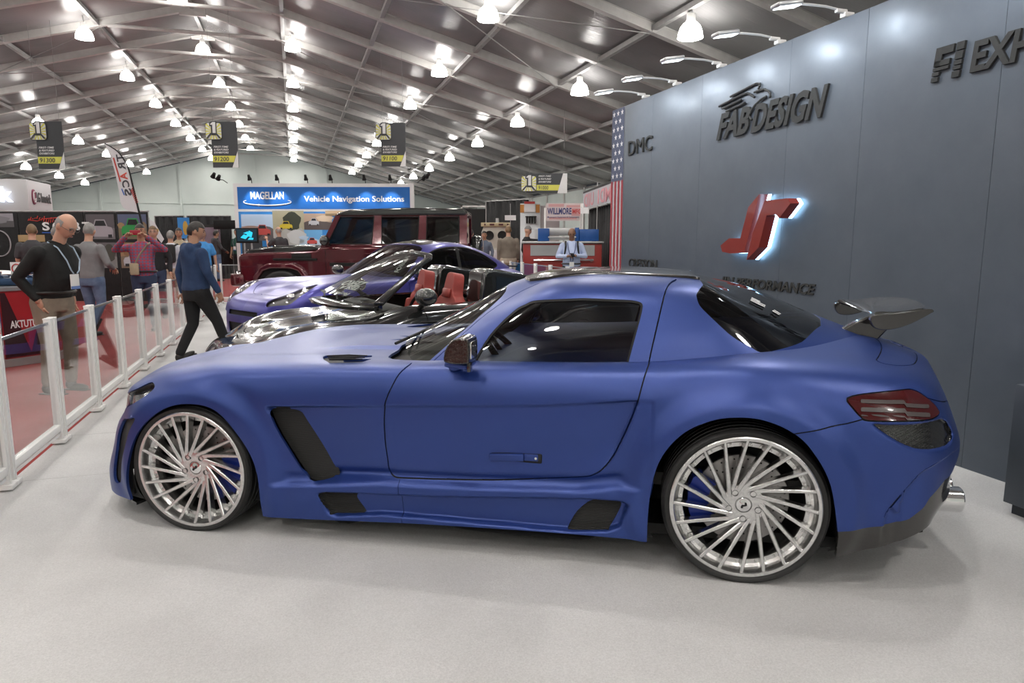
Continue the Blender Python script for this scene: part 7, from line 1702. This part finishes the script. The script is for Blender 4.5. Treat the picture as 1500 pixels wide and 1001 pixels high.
# red counter
t = thing('counter', 'red and dark angled counter with chrome edges and AKTUTUNG lettering at left', 'counter', (-5.55, 8.0, 0), T_RZ)
P = [(-2.2,0),(-.42,0),(0,.40),(0,1.1),(-2.2,1.1)]
mb = MB(); mb.prism(P, .10, .90); mb.build('body', mat('counter red', (.30,.012,.018), .35), t, False)
mb = MB(); mb.prism([(a*1.03+.02,b*1.03-.02) for a, b in P], .90, .94); mb.build('top', mat('counter top grey', (.25,.25,.26), .3, .3), t, False)
mb = MB(); mb.prism([(a*1.05+.04,b*1.05-.03) for a, b in P], .012, .10); mb.build('plinth', M_PURL, t, False)
mb = MB(); u = Vector((.42,.40,0)).normalized(); nn = Vector((u.y,-u.x,0)); T0 = Vector((-.42,0,0))+nn*.006
mb.quad(T0+u*.03+Vector((0,0,.12)), T0+u*.55+Vector((0,0,.12)), T0+u*.55+Vector((0,0,.88)), T0+u*.03+Vector((0,0,.88))); dp_ = mb.build('dark_panel', mat('counter dark panel', (.035,.008,.012), .3), t, False)
mb = MB(); T1 = T0+nn*.004; mb.add([T1+u*.08+Vector((0,0,.88)), T1+u*.52+Vector((0,0,.88)), T1+u*.30+Vector((0,0,.16))], [(0,2,1)]); mb.build('red_wedge', mat('counter red', (.30,.012,.018), .35), dp_, False)
mb = MB(); add_text(mb, 'AKTUTUNG', T0+nn*.008+u*.10+Vector((0,0,.46)), u, (0,0,1), .40, .09, .003, .02); mb.build('lettering', M_STICK, dp_, False)
mb = MB()
for p in ((-.42,0),(0,.40)): mb.tube([(p[0],p[1],.02),(p[0],p[1],.93)], .016, 8)
mb.build('chrome_edge', M_CHROME, t)
t = thing('machined_part', 'dark blue and chrome engine part lying on the red counter', 'engine part', tuple(Matrix.Translation((-5.55,8.0,.94))@Matrix.Rotation(T_RZ, 4, 'Z')@Vector((-.42,.50,0))), T_RZ)
mb = MB(); mb.box((0,0,.05), (.60,.25,.09), bev=.02); [mb.tube([(x,-.10,.10),(x,.10,.10)], .03, 8) for x in (-.22,-.08,.08,.22)]; mb.build('housing', mat('dark blue anodised', (.03,.06,.12), .3, .6), t)
mb = MB(); [mb.lathe([(0,.17),(.02,.17),(.025,.09),(0,.09)], 10, Matrix.Translation((x,.0,0))) for x in (-.25,-.12,.02,.14,.25)]; mb.tube([(-.3,.08,.12),(.3,.08,.12)], .015, 8); mb.build('chrome_pipe', M_CHROME, t)
t = thing('sign_card', 'small white card with red round logo standing on the engine part', 'card', tuple(Matrix.Translation((-5.55,8.0,1.03))@Matrix.Rotation(T_RZ, 4, 'Z')@Vector((-.40,.62,0))), .1); bx('card', M_STICK, (0,0,.10), (.14,.006,.18), t); MB().tube([(.05*cos(a), -.005, .11+.055*sin(a)) for a in np.linspace(0, 2*pi, 17)[:-1]], .008, 5, closed=True).build('logo_ring', C('small red2', (.45,.06,.05)), t)
# white classic coupe
def old_car():
    root = thing('classic_car', 'small white rounded classic car half seen at the left photo edge', 'car', (-9.55, 13.25, .0), RD(-8))
    kx = .78; S = Sheet(surf_grid(base_rails(kx, .86, .96), 140, 60)); AX = (-.93*kx, -3.85*kx)
    arches(S, AX, .33, .34)
    for mir in (False, True): S.part([0], 'body_shell', M_WHITE, root, .02, mir)
    car_liner(root, surf_grid(base_rails(kx, .86, .96), 80, 36), AX, .33, .34); wells(root, AX, .33, .36, .76)
    R = Sheet(surf_grid(roof_rails(kx, .84, .86, .0, .12), 100, 40)); wn = np.array([(-1.75,.92),(-2.1,1.2),(-2.5,1.24),(-2.9,1.15),(-3.0,.98)])
    R.slice(lambda V: np.maximum(sdf(wn, V[:,0], V[:,2]), .3-V[:,1]), 2)
    for mir in (False, True): R.part([0], 'roof_shell', M_WHITE, root, .01, mir); R.part([2], 'side_window', M_DKGLASS, root, 0, mir)
    for sg in (1,-1):
        for a in AX: wheel(root, (a,.80*sg,.32), .32, .21, .18, sg, 8, 0, mat('gold alloy', (.45,.36,.18), .35, .8), M_CALR, 0, True)
    return root
old_car()
# ---- black drape, poster and flag boards down the aisle
def drape(nm, lab, x0, y0, x1, y1, h, m=None):
    a = Vector((x0,y0,0)); b = Vector((x1,y1,0)); L = (b-a).length; t = thing(nm, lab, 'curtain', a, math.atan2(y1-y0, x1-x0)); n = int(L*14); V = []; F = []
    for i in range(n+1):
        x = L*i/n
        for z in (0.02, h): V.append((x, .05*sin(i*1.35)+.02*sin(i*.7), z))
    for i in range(n): F.append((2*i,2*i+2,2*i+3,2*i+1))
    o = mesh('drape', V, F, m or cloth('black drape', (.010,.010,.011), (.016,.016,.017)), t); sd = o.modifiers.new('s', 'SOLIDIFY'); sd.thickness = .008
    MB().tube([(0,0,h+.01),(L,0,h+.01)], .02, 8).build('rail', M_PURL, t)
    MB().tube([(0,.0,0),(0,0,h)], .02, 6).build('upright', M_PURL, t); MB().tube([(L,.0,0),(L,0,h)], .02, 6).build('upright', M_PURL, t); return t
drape('curtain', 'black pleated curtain wall behind the aisle visitors at left', -13.5, 26.2, -12.2, 25.8, 2.35); drape('curtain', 'black pleated curtain wall behind backpack person', -12.1, 25.8, -10.5, 25.9, 2.35)
t = thing('poster_board', 'upright poster with blue margin and yellow figure left of booth screen', 'poster', (-11.95, 25.2, 0)); bx('board', C('poster blue', (.04,.22,.55)), (0,0,1.9), (.42,.04,.75), t); mb = MB(); mb.ball((.07,-.024,1.9), (.10,.006,.26), 10); mb.build('figure_print', C('poster gold', (.50,.32,.06)), t); mb = MB(); flat(mb, -.21, .21, 1.55, 2.27, .03, .02); mb.build('backing', M_BLACK, t, False); MB().tube([(0,.04,0),(0,.04,1.6)], .025, 8).build('stand', M_PURL, t)
t = thing('poster_board', 'wide dusky poster panel right of the blue margin poster', 'poster', (-11.2, 25.4, 0)); bx('board', C('poster dusk', (.20,.15,.19)), (0,0,1.62), (.95,.04,.62), t); bx('header', C('poster black', (.02,.02,.02)), (0,-.0,1.98), (.9,.05,.10), t); mb = MB(); [mb.tube([(x,.03,0),(x,.03,1.6)], .02, 6) for x in (-.4,.4)]; mb.build('stand', M_PURL, t)
t = thing('display_monitor', 'black wall monitor on frame left of green polo man', 'screen', (-10.4, 25.2, 0)); bx('bezel', M_TRIM, (0,0,2.02), (.9,.08,.32), t, .01); mb = MB(); [mb.tube([(x,.03,0),(x,.03,1.9)], .025, 6) for x in (-.35,.35)]; mb.build('stand', M_PURL, t)
# ---- right side: drapes, white kiosk, banner, machines
drape('curtain', 'black pleated curtain between white machine and white kiosk', -.95, 25.4, .6, 23.9, 2.85); drape('curtain', 'black pleated curtain right of the red workbench', 2.35, 21.2, 2.62, 16.0, 2.38)
t = thing('partition_panels', 'black framed partition panels behind the white machine', 'partition', (-1.9, 25.5, 0)); bx('panel', M_BLACK, (.6,0,1.3), (1.0,.04,2.6), t); bx('panel', M_BLACK, (1.7,0,1.3), (1.0,.04,2.6), t); mb = MB(); [mb.box((x,0,1.36), (.06,.06,2.72)) for x in (.05,1.15,2.25)]; mb.box((1.15,0,2.69), (2.25,.06,.06)); mb.build('frame', M_FRAME, t)
t = thing('kiosk', 'tall white kiosk panel with orange patches and hanging black brackets', 'kiosk', (.25, 21.0, 0)); bx('panel', mat('kiosk white', (.62,.66,.68), .4), (.30,0,1.28), (.60,.10,2.56), t, .005); bx('side_panel', C('kiosk grey', (.50,.48,.48)), (.90,.04,1.25), (.58,.05,2.50), t)
[bx('orange_patch', C('kiosk orange', (.50,.22,.05)), (x,-.055,2.41), (.12,.01,.24), t) for x in (.055,.525)]; mb = MB(); flat(mb, .12, .44, 2.30, 2.62, -.075, .03); sp_ = mb.build('sign_plate', M_STICK, t, False); mb = MB(); flat(mb, .12, .44, 2.55, 2.62, -.093, .004); mb.build('red_title', C('title red', (.50,.05,.05)), sp_, False)
mb = MB(); [mb.box((x,-.10,2.08), (.05,.10,.22), bev=.01) for x in (.20,.28,.36,.44)]; mb.box((.32,-.10,2.17), (.34,.06,.03)); mb.build('bracket_rack', M_BLACK, t)
t = thing('name_plate', 'small white booth name plate on the black curtain left of kiosk', 'sign', (-.05, 21.3, 2.08)); bx('plate', M_STICK, (0,0,.07), (.34,.02,.15), t); MB().tube([(0,.02,-2.08),(0,.02,.5)], .012, 6).build('upright', M_PURL, t)
t = thing('trade_banner', 'white and pink banner reading WILLMORE MFG between white posts', 'banner', (.98, 20.2, 0), -.03); bx('banner', C('banner pale pink', (.58,.50,.50)), (.53,0,2.28), (1.06,.012,.50), t)
for k, (x, z, w, h) in enumerate(((.08,2.46,.45,.08),(.6,2.44,.4,.07),(.75,2.2,.28,.22),(.1,2.1,.8,.06))): mb = MB(); flat(mb, x, x+w, z-.03, z-.03+h, -.009, .004); mb.build('red_wash', C('wash red', (.55,.30,.30)), t, False)
mb = MB(); add_text(mb, 'WILLMORE', (.05,-.012,2.21), (1,0,0), (0,0,1), .70, .19, .004, .03); mb.build('banner_lettering', C('banner navy', (.04,.05,.16)), t, False); mb = MB(); add_text(mb, 'MFG', (.78,-.012,2.23), (1,0,0), (0,0,1), .24, .13, .004, .02); mb.build('banner_lettering', C('title red', (.50,.05,.05)), t, False)
mb = MB(); add_text(mb, 'Motorsport Equipment & Components', (.05,-.012,2.10), (1,0,0), (0,0,1), .92, .06, .004, .01); mb.build('banner_lettering', C('banner navy', (.04,.05,.16)), t, False)
mb = MB(); mb.box((1.05,0,1.26), (.09,.09,2.52), bev=.01); mb.box((-.02,0,1.2), (.05,.05,2.4), bev=.01); mb.build('post', M_WHITE, t)
t = thing('name_plate', 'small white booth name plate right of the trade banner', 'sign', (2.05, 19.6, 2.20), -.15); bx('plate', M_STICK, (0,0,.1), (.24,.02,.17), t); MB().tube([(-.1,.02,-2.2),(-.1,.02,.2)], .012, 6).build('upright', M_PURL, t)
t = thing('workbench', 'long red steel workbench with silver tread plate front and chrome rail', 'workbench', (.28, 17.2, 0), -.01)
bx('body', mat('workbench red', (.28,.022,.018), .35), (.98,.35,.70), (1.96,.70,1.38), t, .01); bx('top', mat('steel top', (.45,.45,.45), .35, .8), (.98,.33,1.42), (2.04,.78,.05), t, .006); bx('tread_plate', mat('tread plate', (.36,.36,.36), .4, .8), (.98,-.012,1.22), (1.60,.02,.26), t)
mb = MB(); mb.tube([(.25,-.06,.98),(1.75,-.06,.98)], .028, 10); mb.box((.30,-.03,.98), (.05,.08,.06)); mb.box((1.70,-.03,.98), (.05,.08,.06)); mb.build('rail', M_CHROME, t)
t = thing('sheet_machine', 'bright blue bench machine with brushed steel cover on the red workbench', 'machine', (.66, 17.55, 1.448), -.01); [bx('housing', mat('machine blue', (.008,.07,.27), .4), c, d, t, .01) for c, d in (((.14,0,.16), (.28,.36,.32)), ((.98,0,.17), (.10,.36,.34)), ((1.28,.02,.15), (.49,.36,.30)))]
mb = MB(); mb.box((.60,.02,.24), (.66,.30,.19), bev=.01); mb.box((.58,-.05,.06), (.72,.22,.06), bev=.01); mb.tube([(.25,-.20,.10),(.95,-.20,.10)], .02, 8); mb.build('steel_cover', mat('brushed steel', (.40,.40,.40), .4, .9), t)
t = thing('blast_machine', 'off-white machine cabinet with two round black ports and control panel', 'machine', (-.98, 22.6, 0)); bx('cabinet', mat('machine cream', (.46,.44,.38), .45), (.45,.3,.62), (1.10,.7,1.16), t, .02)
mb = MB(); mb.prism([(0,1.2),(.9,1.2),(.92,1.72),(.80,2.02),(.10,2.02),(-.02,1.72)], -.66, -.0, Matrix.Rotation(pi/2, 4, 'X')); hd_ = mb.build('hood', mat('machine cream', (.46,.44,.38), .45), t, False)
bx('control_panel', mat('panel ochre', (.40,.33,.20), .45), (.45,-.03,1.97), (.96,.08,.13), t, .01)
for x in (.24,.66): MB().lathe([(0,.02),(.13,.02),(.15,.03),(.15,-.01)], 24, Matrix.Translation((x,-.005,1.62))@Matrix.Rotation(pi/2, 4, 'X')).build('glove_port', M_BLACK, t)
for x, w in ((.10,.05),(.33,.15),(.62,.15),(.84,.05)): bx('gauge', mat('gauge dark', (.08,.02,.02), .4), (x,-.072,1.97), (w,.012,.06), t)
bx('door', mat('machine white', (.55,.56,.57), .4), (.45,-.055,.95), (.80,.02,.40), t, .01); bx('dark_opening', M_BLACK, (.62,-.056,.55), (.5,.015,.35), t)
MB().lathe([(0,.16),(.05,.16),(.06,.0),(0,0)], 12, Matrix.Translation((.5,.2,2.02))).build('vent_cap', M_PURL, t)
# upper mirrored mesh banner and bins
t = thing('mesh_banner', 'pale grey mesh banner with pink mirrored letters high above black curtain', 'banner', (2.15, 21.0, 2.42), -1.5)
bx('mesh', C('mesh grey', (.36,.36,.39)), (2.3,0,.20), (4.6,.01,.46), t); bx('top_hem', M_BLACK, (2.3,0,.46), (4.6,.014,.06), t)
for k, (tx, x, w) in enumerate((('D',.25,.55),('I',.95,.14),('U',1.22,.5),('I',2.3,.16),('D',2.62,.55),('M',3.28,.7),('A',4.05,.5))): mb = MB(); add_text(mb, tx, (x,-.01,.02), (1,0,0), (0,0,1), w, .36, .003, .02, 0, 1, True); mb.build('pink_lettering', C('mesh pink', (.52,.22,.25)), t, False)
for x in (.0,2.1,4.58): MB().tube([(x,.02,-2.42),(x,.02,.62)], .016, 6).build('upright', M_PURL, t)
t = thing('storage_bin', 'stacked white lidded plastic bin on grey bin by wall end', 'bin', (1.98, 14.9, 0)); bx('bin', mat('bin grey', (.20,.21,.22), .4), (.1,0,.36), (.55,.45,.72), t, .03); bx('bin_lid', mat('bin white', (.60,.60,.60), .4), (.1,0,.80), (.62,.52,.14), t, .03)
t = thing('pennant', 'tiny red and white pennant on pole above the mesh banner', 'flag', (3.05, 19.0, 0)); MB().tube([(0,0,0),(0,0,3.16)], .012, 6).build('pole', M_PURL, t); mb = MB(); mb.prism([(-.02,2.85),(.05,2.85),(.0,3.12)], -.003, .003, Matrix.Rotation(pi/2, 4, 'X')); mb.build('cloth', C('title red', (.50,.05,.05)), t, False)
cam = bpy.data.cameras.new('camera'); cam.lens = 24; cam.sensor_width = 36; cam.clip_end = 300; cam.clip_start = .05
camo = bpy.data.objects.new('camera', cam); COL.objects.link(camo)
camo.location = (0, 0, 1.5); camo.rotation_euler = (pi/2-math.atan(.15), 0, 0)
SC.camera = camo
SC.view_settings.view_transform = 'Standard'; SC.view_settings.look = 'None'
SC.view_settings.gamma = 1; SC.view_settings.use_curve_mapping = False
SC.view_settings.exposure = .06
